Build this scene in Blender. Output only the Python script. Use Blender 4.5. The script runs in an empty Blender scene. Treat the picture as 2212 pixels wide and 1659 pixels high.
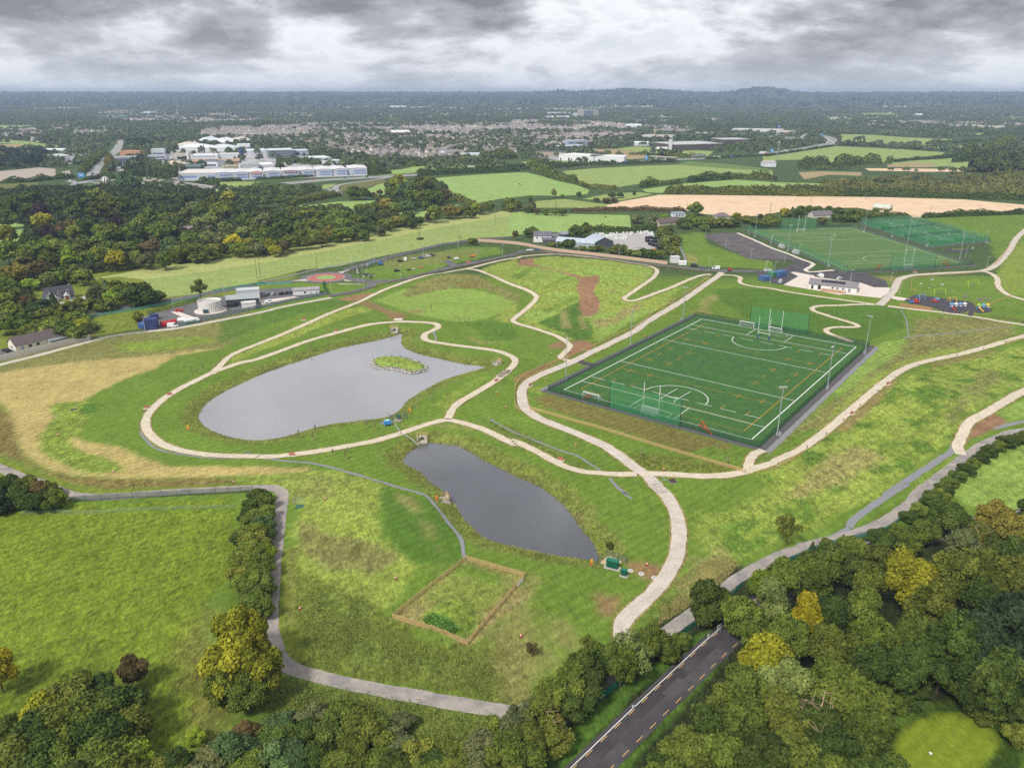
import bpy,bmesh,math,random
import numpy as np
from mathutils import Vector
scene=bpy.context.scene
R=math.radians
COL=scene.collection
# ------------------------------------------------------------------ camera
CAM_H=112.5
FOC=1660.0  # focal length in survey units (picture width = 2212)
PITCH=math.atan((829.5-200.0)/FOC)
cam_data=bpy.data.cameras.new("camera")
cam=bpy.data.objects.new("camera",cam_data)
COL.objects.link(cam)
cam_data.sensor_fit='HORIZONTAL'
cam_data.sensor_width=36.0
cam_data.lens=FOC/2212.0*36.0
cam_data.clip_start=1.0
cam_data.clip_end=60000.0
cam.location=(0,0,CAM_H)
cam.rotation_euler=(math.pi/2-PITCH,0,0)
scene.camera=cam
# ------------------------------------------------------------------ world, sun, exposure
SUN_EL,SUN_AZ=48.0,215.0  # degrees; azimuth clockwise from +Y (behind the camera, to the left)
world=bpy.data.worlds.new("World")
scene.world=world
world.use_nodes=True
wn,wl=world.node_tree.nodes,world.node_tree.links
wn.clear()
w_out=wn.new("ShaderNodeOutputWorld")
w_bg=wn.new("ShaderNodeBackground")
w_bg.inputs["Strength"].default_value=0.1
sky=wn.new("ShaderNodeTexSky")
sky.sky_type='NISHITA'
sky.sun_disc=False
sky.sun_elevation=R(SUN_EL)
sky.sun_rotation=R(SUN_AZ)
sky.altitude=100
sky.dust_density=2.0
w_tc=wn.new("ShaderNodeTexCoord")
w_sep=wn.new("ShaderNodeSeparateXYZ")
wl.new(w_tc.outputs["Generated"],w_sep.inputs[0])
def wmath(op,a,b=None,c=None):
 n=wn.new("ShaderNodeMath")
 n.operation=op
 for i,q in enumerate((a,b,c)):
  if q is None:
   continue
  if isinstance(q,(int,float)):
   n.inputs[i].default_value=q
  else:
   wl.new(q,n.inputs[i])
 return n.outputs[0]
w_z=wmath('MAXIMUM',w_sep.outputs[2],0.0)
w_den=wmath('ADD',w_z,0.3)
w_comb=wn.new("ShaderNodeCombineXYZ")
wl.new(wmath('DIVIDE',w_sep.outputs[0],w_den),w_comb.inputs[0])
wl.new(wmath('DIVIDE',w_sep.outputs[1],w_den),w_comb.inputs[1])
def wnoise(scale,detail,rough,dist,off):
 m=wn.new("ShaderNodeMapping")
 m.inputs["Location"].default_value=off
 wl.new(w_comb.outputs[0],m.inputs[0])
 n=wn.new("ShaderNodeTexNoise")
 n.inputs["Scale"].default_value=scale
 n.inputs["Detail"].default_value=detail
 n.inputs["Roughness"].default_value=rough
 n.inputs["Distortion"].default_value=dist
 wl.new(m.outputs[0],n.inputs["Vector"])
 return n.outputs["Fac"]
def wramp(fac,stops):
 r=wn.new("ShaderNodeValToRGB")
 els=r.color_ramp.elements
 while len(els)<len(stops):
  els.new(0.5)
 for e,(p,c)in zip(els,stops):
  e.position=p
  e.color=(c[0],c[1],c[2],1)
 wl.new(fac,r.inputs[0])
 return r.outputs["Color"]
def wmix(fac,a,b,mode='MIX'):
 n=wn.new("ShaderNodeMix")
 n.data_type='RGBA'
 n.blend_type=mode
 if isinstance(fac,(int,float)):
  n.inputs["Factor"].default_value=fac
 else:
  wl.new(fac,n.inputs["Factor"])
 for s,q in(("A",a),("B",b)):
  k=[i for i in n.inputs if i.name==s and i.type=='RGBA'][0]
  if isinstance(q,tuple):
   k.default_value=(q[0],q[1],q[2],1)
  else:
   wl.new(q,k)
 return[o for o in n.outputs if o.type=='RGBA'][0]
 # cloud deck: big soft masses with finer billows, plus a thin bright veil behind it
CL_OFF=(7.4,0.3,0.0)
n_big=wnoise(1.35,8.0,0.57,0.2,CL_OFF)
n_fine=wnoise(4.6,7.0,0.55,0.2,(9.0,4.0,2.0))
n_sum=wmath('ADD',wmath('MULTIPLY',n_big,0.74),wmath('MULTIPLY',n_fine,0.26))
cl_col=wramp(n_sum,[(0.44,(5.5,5.6,5.8)),(0.485,(4.3,4.4,4.65)),(0.525,(2.8,2.9,3.15)),(0.60,(1.45,1.49,1.64))])
veil=wmix(0.86,sky.outputs["Color"],(3.7,3.9,4.25))
cl_fac=wmath('MULTIPLY',wmath('SUBTRACT',n_sum,0.34),9.0)
cl_fac=wmath('MINIMUM',wmath('MAXIMUM',cl_fac,0.0),1.0)
sky_col=wmix(cl_fac,veil,cl_col)
hor=wmath('POWER',wmath('SUBTRACT',1.0,wmath('MINIMUM',wmath('MULTIPLY',w_z,9.0),1.0)),2.0)
sky_col=wmix(wmath('MULTIPLY',hor,0.72),sky_col,(3.8,4.02,4.4))
wl.new(sky_col,w_bg.inputs["Color"])
wl.new(w_bg.outputs[0],w_out.inputs["Surface"])
sun_data=bpy.data.lights.new("sun",'SUN')
sun_data.energy=1.9
sun_data.angle=R(11)
sun_data.color=(1.0,0.965,0.91)
sun=bpy.data.objects.new("sun",sun_data)
COL.objects.link(sun)
sun.rotation_euler=(R(90-SUN_EL),0,R(180-SUN_AZ))
scene.view_settings.view_transform='Standard'
scene.view_settings.look='None'
scene.view_settings.exposure=0.88
scene.view_settings.gamma=1.0
scene.view_settings.use_curve_mapping=False
scene.cycles.use_denoising=False
scene.cycles.max_bounces=6
scene.cycles.diffuse_bounces=2
scene.cycles.glossy_bounces=2
scene.cycles.transmission_bounces=2
scene.cycles.volume_bounces=0
scene.cycles.transparent_max_bounces=12
# ------------------------------------------------------------------ survey helpers
rng=np.random.default_rng(7)
random.seed(7)
FR={'w':(0,0,0.56386),'p':(2060,1130,1.6507),
'd1':(0,2150,2.095),'d2':(980,2100,1.970),'d3':(1960,1850,1.519),'d4':(2923,1850,1.519)}
for _i,_x in enumerate((0,980,1960,2923)):
 FR['a%d'%(_i+1)]=(_x,300,2.212)
 FR['b%d'%(_i+1)]=(_x,700,2.212)
for _k,_x,_y in(('c1',0,1400),('c2',980,1400),('c3',1960,1150),('c4',2923,1150)):
 FR[_k]=(_x,_y,2.212)
NAT=1.77351
def px(s):
 """'b2 1800,730 1900,745 w 10,20' -> survey-sheet coordinates (one list)."""
 out,fr=[],FR['w']
 for t in s.split():
  if ',' not in t:
   fr=FR[t]
   continue
  a,b=t.split(',')
  out.append(((fr[0]+float(a)/fr[2])/NAT,(fr[1]+float(b)/fr[2])/NAT))
 return np.array(out)
CP,SP=math.cos(PITCH),math.sin(PITCH)
def on_plane(uv,z=0.0):
 """survey-sheet points -> world x, y on the level z."""
 uv=np.atleast_2d(np.asarray(uv,float))
 x,yv=uv[:,0]-1106.0,uv[:,1]-829.5
 dx,dy,dz=x,FOC*CP-yv*SP,-FOC*SP-yv*CP
 t=(np.asarray(z)-CAM_H)/dz
 return np.stack([dx*t,dy*t],1)
def sstep(t):
 t=np.clip(t,0,1)
 return t*t*(3-2*t)
def vnoise(x,y,scale,seed=0,octaves=3):
 """smooth lattice noise, about -1..1"""
 r=np.random.default_rng(1000+seed)
 out,amp,tot=np.zeros_like(x),1.0,0.0
 for o in range(octaves):
  T=r.random((64,64))
  fx,fy=x/scale+13.7*o,y/scale+7.3*o
  ix,iy=np.floor(fx).astype(int),np.floor(fy).astype(int)
  tx,ty=fx-ix,fy-iy
  tx,ty=tx*tx*(3-2*tx),ty*ty*(3-2*ty)
  i0,i1,j0,j1=ix%64,(ix+1)%64,iy%64,(iy+1)%64
  v=(T[i0,j0]*(1-tx)+T[i1,j0]*tx)*(1-ty)+(T[i0,j1]*(1-tx)+T[i1,j1]*tx)*ty
  out+=amp*(v*2-1)
  tot+=amp
  amp*=0.5
  scale/=2.0
 return out/tot
def sdf(poly,x,y):
 """signed distance to a closed polygon, negative inside"""
 n=len(poly)
 d=np.full(x.shape,1e18)
 ins=np.zeros(x.shape,bool)
 for i in range(n):
  ax,ay=poly[i]
  bx,by=poly[(i+1)%n]
  ex,ey=bx-ax,by-ay
  L=ex*ex+ey*ey+1e-12
  t=np.clip(((x-ax)*ex+(y-ay)*ey)/L,0,1)
  d=np.minimum(d,(x-ax-t*ex)**2+(y-ay-t*ey)**2)
  c=((ay>y)!=(by>y))
  with np.errstate(divide='ignore',invalid='ignore'):
   c&=x<(bx-ax)*(y-ay)/(by-ay+1e-12)+ax
  ins^=c
 d=np.sqrt(d)
 return np.where(ins,-d,d)
def smooth_poly(P,closed=True,n=4):
 P=np.asarray(P,float)
 m=len(P)
 out=[]
 rngi=range(m if closed else m-1)
 for i in rngi:
  if closed:
   p0,p1,p2,p3=P[(i-1)%m],P[i],P[(i+1)%m],P[(i+2)%m]
  else:
   p0,p1,p2,p3=P[max(i-1,0)],P[i],P[i+1],P[min(i+2,m-1)]
  for k in range(n):
   t=k/n
   out.append(0.5*((2*p1)+(-p0+p2)*t+(2*p0-5*p1+4*p2-p3)*t*t+(-p0+3*p1-3*p2+p3)*t**3))
 if not closed:
  out.append(P[-1])
 return np.array(out)
 # ------------------------------------------------------------------ terrain height
WATER_A,WATER_B=-1.6,-2.2
POND_A=smooth_poly(on_plane(px('w 431,901 437,885 452,868 480,850 520,830 570,808 620,790 680,770 720,757 770,745 820,735 850,727 867,722 865,735 868,748 '
'880,756 905,765 945,775 985,784 1020,790 1047,793 1020,802 985,812 955,822 930,835 905,848 880,865 866,882 848,896 825,903 '
'780,908 730,914 680,924 640,936 600,946 560,951 520,948 485,940 455,928 438,915'),WATER_A),True,3)
POND_B=smooth_poly(on_plane(px('c2 1460,660 1380,695 1300,740 1262,785 1255,815 1290,850 1400,905 1480,990 1560,1040 1640,1120 1690,1180 1760,1290 1850,1380 1930,1450 2020,1490 2150,1525 '
'd3 0,365 130,395 250,420 400,440 490,455 508,440 470,350 400,270 340,180 250,90 150,20 c2 2212,950 2050,870 1900,790 1780,720 1680,680 1560,672'),WATER_B),True,3)
ISLE=smooth_poly(on_plane(px('b2 980,1530 1000,1500 1080,1480 1200,1480 1300,1500 1400,1535 1455,1565 1440,1595 1390,1610 1310,1620 1240,1600 1180,1585 1100,1580 1020,1570'),WATER_A),True,3)
BUMPS=[  # survey point, radius across, radius along, height
('b3 700,760',34,40,4.2),('b3 300,900',26,30,3.0),('b2 1650,830',34,16,3.4),('b2 1150,900',16,20,1.2),
('c4 1500,900',40,45,4.0),('c4 700,1500',30,26,2.2),('c1 500,200',45,40,1.6),('c1 900,980',40,14,1.2),
('c2 700,1250',20,22,1.3),('d2 1480,520',6.5,7.5,1.9),('b2 400,1150',30,24,1.5),('c3 600,1330',12,9,-0.8),('b4 1500,1250',40,20,1.2)]
BUMPS=[(on_plane(px(s))[0],a,b,h)for s,a,b,h in BUMPS]
FLATS=[on_plane(px('p 20,600 1400,985 2140,325 990,120'))]
_FAR_HILLS=[(1345,8200,420,480,62),(1430,8600,300,480,34),(1610,8300,330,480,74),(1220,8800,520,480,36),(480,9000,900,600,8),
(2060,7200,1300,700,10),(60,7000,900,700,8),(1650,8600,260,400,14)]
def hgt(x,y):
 x=np.asarray(x,float)
 y=np.asarray(y,float)
 z=np.zeros(np.broadcast(x,y).shape)
 for(c,a,b,h)in BUMPS:
  z=z+h*np.exp(-((x-c[0])/a)**2-((y-c[1])/b)**2)
 near=(y<700)&(y>80)&(np.abs(x)<600)
 if near.any():
  xs,ys=(x[near],y[near])if z.ndim else(np.array([float(x)]),np.array([float(y)]))
  zz=z[near]if z.ndim else np.array([float(z)])
  f=sdf(FLATS[0],xs,ys)
  zz=zz*sstep(f/14.0)
  for P,wlev,bank in((POND_A,WATER_A,9.0),(POND_B,WATER_B,8.0)):
   lo,hi=P.min(0)-14,P.max(0)+14
   m=(xs>lo[0])&(xs<hi[0])&(ys>lo[1])&(ys<hi[1])
   if m.any():
    d=sdf(P,xs[m],ys[m])
    land=wlev+(zz[m]-wlev)*sstep(d/bank)**0.8
    bed=wlev-np.minimum(1.4,0.22*np.abs(d))
    q=np.where(d>0,land,bed)
    if P is POND_A:
     di=sdf(ISLE,xs[m],ys[m])
     q=np.maximum(q,wlev+np.clip(-di*0.55+0.1,-1.3,0.9+0.12*np.minimum(-di,4)))
    zz[m]=q
  if z.ndim:
   z[near]=zz
  else:
   z=zz[0]
 dist=y
 z=z+84.0*sstep((dist-3800.0)/7500.0)
 for(u,yy,rx,ry,h)in _FAR_HILLS:
  cx=(u-1106.0)/FOC*yy
  z=z+h*np.exp(-((x-cx)/rx)**2-((y-yy)/ry)**2)
 if z.ndim:
  fm=dist>3500
  if fm.any():
   z[fm]+=7.0*vnoise(x[fm],y[fm],1300.0,5)*sstep((dist[fm]-3500)/2500)
 elif dist>3500:
  z=z+float(7.0*vnoise(np.array([float(x)]),np.array([float(y)]),1300.0,5)[0]*sstep((dist-3500)/2500))
 return z
def survey(s,up=0.0):
 """survey-sheet points -> world points standing on the terrain (n x 3)"""
 uv=px(s)if isinstance(s,str)else np.atleast_2d(np.asarray(s,float))
 z=np.zeros(len(uv))
 for _ in range(8):
  p=on_plane(uv,z+up)
  z=0.5*z+0.5*hgt(p[:,0],p[:,1])
 z=hgt(p[:,0],p[:,1])
 return np.column_stack([p,z])
 # ------------------------------------------------------------------ mesh helpers
def mesh_np(name,V,F,tint=None):
 """V n x 3, F m x k (k = 3 or 4)"""
 V=np.asarray(V,np.float32)
 F=np.asarray(F,np.int32)
 k=F.shape[1]
 me=bpy.data.meshes.new(name)
 me.vertices.add(len(V))
 me.vertices.foreach_set("co",V.ravel())
 me.loops.add(F.size)
 me.loops.foreach_set("vertex_index",F.ravel())
 me.polygons.add(len(F))
 me.polygons.foreach_set("loop_start",np.arange(0,F.size,k,dtype=np.int32))
 me.polygons.foreach_set("loop_total",np.full(len(F),k,np.int32))
 if tint is not None:
  a=me.attributes.new("tint",'FLOAT','POINT')
  a.data.foreach_set("value",np.asarray(tint,np.float32))
 me.update(calc_edges=True)
 return me
class MB:
 """collects shapes into one mesh"""
 def __init__(self):
  self.v,self.f=[],[]
 def add(self,vs,fs):
  o=len(self.v)
  self.v+=[tuple(map(float,q))for q in vs]
  self.f+=[tuple(i+o for i in q)for q in fs]
  return self
 def box(self,c,s,rz=0.0):
  x,y,z=s[0]/2,s[1]/2,s[2]/2
  cr,sr=math.cos(rz),math.sin(rz)
  vs=[]
  for sx,sy,sz in((-1,-1,-1),(1,-1,-1),(1,1,-1),(-1,1,-1),(-1,-1,1),(1,-1,1),(1,1,1),(-1,1,1)):
   a,b=sx*x,sy*y
   vs.append((c[0]+a*cr-b*sr,c[1]+a*sr+b*cr,c[2]+sz*z))
  return self.add(vs,[(0,3,2,1),(4,5,6,7),(0,1,5,4),(1,2,6,5),(2,3,7,6),(3,0,4,7)])
 def bar(self,a,b,r,n=6,r2=None):
  a,b=Vector(a),Vector(b)
  d=(b-a)
  if d.length<1e-6:
   return self
  d.normalize()
  u=d.orthogonal().normalized()
  w=d.cross(u)
  r2=r if r2 is None else r2
  vs=[]
  for P,rr in((a,r),(b,r2)):
   for i in range(n):
    t=2*math.pi*i/n
    vs.append(P+u*(rr*math.cos(t))+w*(rr*math.sin(t)))
  fs=[(i,(i+1)%n,n+(i+1)%n,n+i)for i in range(n)]+[tuple(range(n-1,-1,-1)),tuple(range(n,2*n))]
  return self.add(vs,fs)
 def tube(self,pts,r,n=6):
  for a,b in zip(pts[:-1],pts[1:]):
   self.bar(a,b,r,n)
  return self
 def prism(self,prof,a,b,axis='y'):
  """profile in x,z extruded along y from a to b (or profile y,z along x)"""
  n=len(prof)
  if axis=='y':
   vs=[(p[0],a,p[1])for p in prof]+[(p[0],b,p[1])for p in prof]
  elif axis=='x':
   vs=[(a,p[0],p[1])for p in prof]+[(b,p[0],p[1])for p in prof]
  else:
   vs=[(p[0],p[1],a)for p in prof]+[(p[0],p[1],b)for p in prof]
  fs=[(i,(i+1)%n,n+(i+1)%n,n+i)for i in range(n)]+[tuple(range(n-1,-1,-1)),tuple(range(n,2*n))]
  return self.add(vs,fs)
 def lathe(self,prof,c=(0,0,0),n=24):
  vs,fs=[],[]
  for(r,z)in prof:
   for i in range(n):
    t=2*math.pi*i/n
    vs.append((c[0]+r*math.cos(t),c[1]+r*math.sin(t),c[2]+z))
  for k in range(len(prof)-1):
   for i in range(n):
    j=(i+1)%n
    fs.append((k*n+i,k*n+j,(k+1)*n+j,(k+1)*n+i))
  fs.append(tuple(range((len(prof)-1)*n,len(prof)*n)))
  fs.append(tuple(range(n-1,-1,-1)))
  return self.add(vs,fs)
 def quad(self,a,b,c,d):
  return self.add([a,b,c,d],[(0,1,2,3)])
 def mesh(self,name):
  me=bpy.data.meshes.new(name)
  me.from_pydata(self.v,[],self.f)
  bm=bmesh.new()
  bm.from_mesh(me)
  bmesh.ops.recalc_face_normals(bm,faces=bm.faces)
  bm.to_mesh(me)
  bm.free()
  return me
def obj(name,me,mat=None,parent=None,loc=None,rz=None,color=None):
 if isinstance(me,MB):
  me=me.mesh(name)
 if mat is not None and len(me.materials)==0:
  me.materials.append(mat)
 o=bpy.data.objects.new(name,me)
 COL.objects.link(o)
 if parent is not None:
  o.parent=parent
 if loc is not None:
  o.location=loc
 if rz is not None:
  o.rotation_euler=(0,0,rz)
 if color is not None:
  o.color=(color[0],color[1],color[2],1)
 return o
def tag(o,label,cat,group=None):
 o['label']=label
 o['category']=cat
 if group:
  o['group']=group
 return o
def thing(name,label,cat,loc=(0,0,0),rz=0.0,group=None):
 o=bpy.data.objects.new(name,None)
 COL.objects.link(o)
 o.location=loc
 o.rotation_euler=(0,0,rz)
 o.empty_display_size=0.5
 return tag(o,label,cat,group)
def struct(name,me,mat,kind='structure',parent=None):
 o=obj(name,me,mat,parent)
 if parent is None:
  o['kind']=kind
 return o
def copy_tree(src,parent=None):
 c=src.copy()
 COL.objects.link(c)
 if parent is not None:
  c.parent=parent
 for ch in src.children:
  copy_tree(ch,c)
 return c
 # ------------------------------------------------------------------ materials
def lin(r,g=None,b=None):
 if g is None:
  r,g,b=r
 f=lambda c:(c/255/12.92)if c<=10 else((c/255+0.055)/1.055)**2.4
 return(f(r),f(g),f(b))
GAIN=1.0/1.12  # how bright an albedo of 1 shows in daylight here
def alb(r,g,b):
 """photographed colour (0-255) -> surface colour"""
 return tuple(min(0.85,c*GAIN)for c in lin(r,g,b))
_M={}
def mat(name,c,rough=0.85,var=0.12,scale=0.6,bump=0.0,bscale=None,metal=0.0,spec=0.3,c2=None,detail=5,obj_color=False,streak=None):
 if name in _M:
  return _M[name]
 m=bpy.data.materials.new(name)
 m.use_nodes=True
 nt=m.node_tree
 b=nt.nodes["Principled BSDF"]
 b.inputs["Roughness"].default_value=rough
 b.inputs["Metallic"].default_value=metal
 b.inputs["Specular IOR Level"].default_value=spec
 tc=nt.nodes.new("ShaderNodeTexCoord")
 vec=tc.outputs["Object"]
 if streak:
  mp=nt.nodes.new("ShaderNodeMapping")
  mp.inputs["Scale"].default_value=streak
  nt.links.new(vec,mp.inputs[0])
  vec=mp.outputs[0]
 ns=nt.nodes.new("ShaderNodeTexNoise")
 ns.inputs["Scale"].default_value=scale
 ns.inputs["Detail"].default_value=detail
 ns.inputs["Roughness"].default_value=0.6
 nt.links.new(vec,ns.inputs["Vector"])
 mr=nt.nodes.new("ShaderNodeMapRange")
 mr.inputs["From Min"].default_value=0.3
 mr.inputs["From Max"].default_value=0.7
 mr.inputs["To Min"].default_value=1-var
 mr.inputs["To Max"].default_value=1+var
 nt.links.new(ns.outputs["Fac"],mr.inputs["Value"])
 if obj_color:
  oi=nt.nodes.new("ShaderNodeObjectInfo")
  src=oi.outputs["Color"]
 else:
  rgb=nt.nodes.new("ShaderNodeRGB")
  rgb.outputs[0].default_value=(c[0],c[1],c[2],1)
  src=rgb.outputs[0]
 if c2 is not None:
  mx=nt.nodes.new("ShaderNodeMix")
  mx.data_type='RGBA'
  n2=nt.nodes.new("ShaderNodeTexNoise")
  n2.inputs["Scale"].default_value=scale*0.31
  n2.inputs["Detail"].default_value=4
  nt.links.new(vec,n2.inputs["Vector"])
  m2=nt.nodes.new("ShaderNodeMapRange")
  m2.inputs["From Min"].default_value=0.42
  m2.inputs["From Max"].default_value=0.6
  nt.links.new(n2.outputs["Fac"],m2.inputs["Value"])
  nt.links.new(m2.outputs[0],mx.inputs["Factor"])
  ia=[i for i in mx.inputs if i.type=='RGBA']
  nt.links.new(src,ia[0])
  ia[1].default_value=(c2[0],c2[1],c2[2],1)
  src=[o for o in mx.outputs if o.type=='RGBA'][0]
 vm=nt.nodes.new("ShaderNodeVectorMath")
 vm.operation='SCALE'
 nt.links.new(src,vm.inputs[0])
 nt.links.new(mr.outputs[0],vm.inputs["Scale"])
 nt.links.new(vm.outputs[0],b.inputs["Base Color"])
 if bump>0:
  bp=nt.nodes.new("ShaderNodeBump")
  bp.inputs["Strength"].default_value=min(1.0,bump)
  bp.inputs["Distance"].default_value=0.1
  if bscale:
   nb=nt.nodes.new("ShaderNodeTexNoise")
   nb.inputs["Scale"].default_value=bscale
   nb.inputs["Detail"].default_value=4
   nt.links.new(vec,nb.inputs["Vector"])
   nt.links.new(nb.outputs["Fac"],bp.inputs["Height"])
  else:
   nt.links.new(ns.outputs["Fac"],bp.inputs["Height"])
  nt.links.new(bp.outputs[0],b.inputs["Normal"])
 _M[name]=m
 return m
def net_mat(name,c,solid):
 """woven netting / weld-mesh seen from afar: mostly open"""
 if name in _M:
  return _M[name]
 m=bpy.data.materials.new(name)
 m.use_nodes=True
 nt=m.node_tree
 out=nt.nodes["Material Output"]
 b=nt.nodes["Principled BSDF"]
 b.inputs["Base Color"].default_value=(c[0],c[1],c[2],1)
 b.inputs["Roughness"].default_value=0.8
 tr=nt.nodes.new("ShaderNodeBsdfTransparent")
 mx=nt.nodes.new("ShaderNodeMixShader")
 mx.inputs[0].default_value=solid
 nt.links.new(tr.outputs[0],mx.inputs[1])
 nt.links.new(b.outputs[0],mx.inputs[2])
 nt.links.new(mx.outputs[0],out.inputs["Surface"])
 _M[name]=m
 return m
def leaf_mat(name):
 """leaves: the plant's own colour (object colour) varied leaf clump by leaf clump"""
 m=bpy.data.materials.new(name)
 m.use_nodes=True
 nt=m.node_tree
 out=nt.nodes["Material Output"]
 b=nt.nodes["Principled BSDF"]
 b.inputs["Roughness"].default_value=0.75
 b.inputs["Specular IOR Level"].default_value=0.15
 oi=nt.nodes.new("ShaderNodeObjectInfo")
 at=nt.nodes.new("ShaderNodeAttribute")
 at.attribute_name="tint"
 hs=nt.nodes.new("ShaderNodeHueSaturation")
 mh=nt.nodes.new("ShaderNodeMapRange")  # yellower where the tint runs high
 mh.inputs["To Min"].default_value=0.512
 mh.inputs["To Max"].default_value=0.49
 nt.links.new(at.outputs["Fac"],mh.inputs["Value"])
 mv=nt.nodes.new("ShaderNodeMapRange")
 mv.inputs["To Min"].default_value=0.62
 mv.inputs["To Max"].default_value=1.5
 nt.links.new(at.outputs["Fac"],mv.inputs["Value"])
 nt.links.new(mh.outputs[0],hs.inputs["Hue"])
 nt.links.new(mv.outputs[0],hs.inputs["Value"])
 nt.links.new(oi.outputs["Color"],hs.inputs["Color"])
 nt.links.new(hs.outputs[0],b.inputs["Base Color"])
 tl=nt.nodes.new("ShaderNodeBsdfTranslucent")
 nt.links.new(hs.outputs[0],tl.inputs["Color"])
 mx=nt.nodes.new("ShaderNodeMixShader")
 mx.inputs[0].default_value=0.22
 nt.links.new(b.outputs[0],mx.inputs[1])
 nt.links.new(tl.outputs[0],mx.inputs[2])
 nt.links.new(mx.outputs[0],out.inputs["Surface"])
 return m
LEAF=leaf_mat("leaves")
BARK=mat("bark",alb(92,80,64),0.95,0.25,3.0)
PAINT=mat("paint",(1,1,1),0.35,0.05,0.8,spec=0.5,obj_color=True)
MATTE=mat("matte_paint",(1,1,1),0.8,0.10,0.7,obj_color=True)
GLASS=mat("window_glass",(0.03,0.035,0.045),0.12,0.1,0.5,spec=0.6)
TYRE=mat("tyre_rubber",(0.02,0.02,0.022),0.9)
TIMBER=mat("timber",alb(205,172,120),0.85,0.18,2.5)
TIMBER_DK=mat("weathered_timber",alb(120,95,70),0.9,0.2,2.5)
STEEL=mat("galvanised_steel",alb(168,176,180),0.5,0.08,1.5,metal=0.0,spec=0.5)
GREENSTEEL=mat("green_coated_steel",alb(28,70,52),0.6,0.1,1.0)
DARKSTEEL=mat("dark_steel",alb(45,48,50),0.6,0.1,1.0)
WHITE=mat("white_paint",alb(232,232,230),0.6,0.05,0.6)
CONC=mat("concrete",alb(198,190,178),0.9,0.10,0.5,c2=alb(180,172,160))
# ------------------------------------------------------------------ ground sheet
def spread(lo,hi,step,out_lo,out_hi,g,cap):
 mid=list(np.arange(lo,hi+step*0.5,step))
 a,s=[],step
 p=lo
 while p>out_lo:
  s=min(cap,s*g)
  p-=s
  a.append(p)
 b,s=[],step
 p=mid[-1]
 while p<out_hi:
  s=min(cap,s*g)
  p+=s
  b.append(p)
 return np.array(a[::-1]+mid+b)
GX=spread(-330,350,1.5,-12500,12500,1.07,170.0)
GY=spread(95,500,1.5,-160,14500,1.055,150.0)
gx,gy=np.meshgrid(GX,GY)
fx,fy=gx.ravel(),gy.ravel()
gz=hgt(fx,fy)
C={k:np.array(alb(*v))for k,v in dict(
lawn=(105,130,48),lawn_dark=(85,116,42),lawn_bright=(134,158,72),lime=(138,153,66),lime2=(126,144,58),olive=(126,126,70),hay=(176,160,100),
brown=(122,110,62),soil=(150,114,86),field=(113,131,40),field_dk=(94,110,34),strip=(140,152,84),rough=(108,116,48),weeds=(98,112,48),dry=(146,138,84),
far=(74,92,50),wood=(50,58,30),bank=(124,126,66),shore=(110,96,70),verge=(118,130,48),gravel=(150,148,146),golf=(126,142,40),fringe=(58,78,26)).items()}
col=np.tile(C['lawn'],(len(fx),1))
rgh=np.full(len(fx),0.25)
n1=vnoise(fx,fy,16.0,1)
n2=vnoise(fx,fy,5.0,2,2)
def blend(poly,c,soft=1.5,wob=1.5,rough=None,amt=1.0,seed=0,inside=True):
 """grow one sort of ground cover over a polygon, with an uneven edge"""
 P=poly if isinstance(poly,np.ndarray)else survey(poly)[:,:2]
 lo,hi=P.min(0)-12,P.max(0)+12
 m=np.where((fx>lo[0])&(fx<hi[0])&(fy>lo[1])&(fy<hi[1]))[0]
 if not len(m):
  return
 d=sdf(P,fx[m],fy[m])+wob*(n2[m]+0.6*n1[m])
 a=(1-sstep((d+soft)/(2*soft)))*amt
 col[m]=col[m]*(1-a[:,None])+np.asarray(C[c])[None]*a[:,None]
 if rough is not None:
  rgh[m]=rgh[m]*(1-a)+rough*a
  # beyond the park
far_m=fy>470
a=sstep((fy-470)/40)
col=col*(1-a[:,None])+C['far']*a[:,None]
rgh=rgh*(1-a)+0.8*a
# left: hay strips, brown verge, bright island, meadow
blend('w -80,1040 -80,640 300,560 640,520 640,600 480,655 330,700 150,745 0,790','verge',2,2,0.5)
blend('c1 -250,60 0,60 300,-60 900,-110 1900,-150 1500,-80 1330,20 1000,140 800,240 720,300 780,380 700,470 640,600 720,640 1000,690 1200,780 1440,860 1800,855 2212,855 2600,870 2650,900 2212,930 1500,955 1000,962 600,935 350,860 180,740 120,600 90,430 0,330 -250,200','hay',1.2,1.2,0.35)
blend('c1 0,-100 900,-330 2000,-480 2300,-420 1900,-150 1000,-60 400,-10 0,60','olive',3,3,0.6)
blend('c1 1000,-180 1700,-260 1800,-200 1500,-130 1000,-110','lime2',2,3,0.6)
blend('c1 440,330 560,310 720,305 850,330 850,390 760,420 700,480 680,580 600,620 620,690 760,750 1000,820 1040,880 1000,915 740,920 640,880 480,800 340,720 320,640 380,550 420,480 490,430 430,400','lime2',0.9,1.0,0.9)
blend('c1 700,320 850,330 840,390 720,430 690,380','lawn_dark',2,2,0.7)
blend('c1 -200,240 0,340 90,440 130,600 200,760 350,870 600,940 1000,965 1500,960 1980,955 1960,1000 1500,1030 900,1050 560,1000 300,880 100,800 0,770 -200,700','brown',1.0,1.0,0.8)
blend('c1 -200,720 0,790 300,900 560,1010 900,1055 1600,1030 2212,990 2212,1060 1600,1080 1000,1120 500,1110 300,1010 -200,870','verge',1.0,1.2,0.5)
blend('c1 -300,1010 200,1050 560,1160 1000,1180 1960,1120 d1 2000,0 1600,330 1640,700 1660,1150 1400,1659 -500,1900 -500,0','field',1.5,1.5,0.8)
blend('d1 -300,700 600,760 1200,900 1700,700 1700,1200 1500,1800 -400,1900','field_dk',6,6,1.0,0.75)
blend('d1 1450,550 1700,400 1900,1100 1700,1700 1500,1500','brown',3,4,1.0,0.5)
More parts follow.
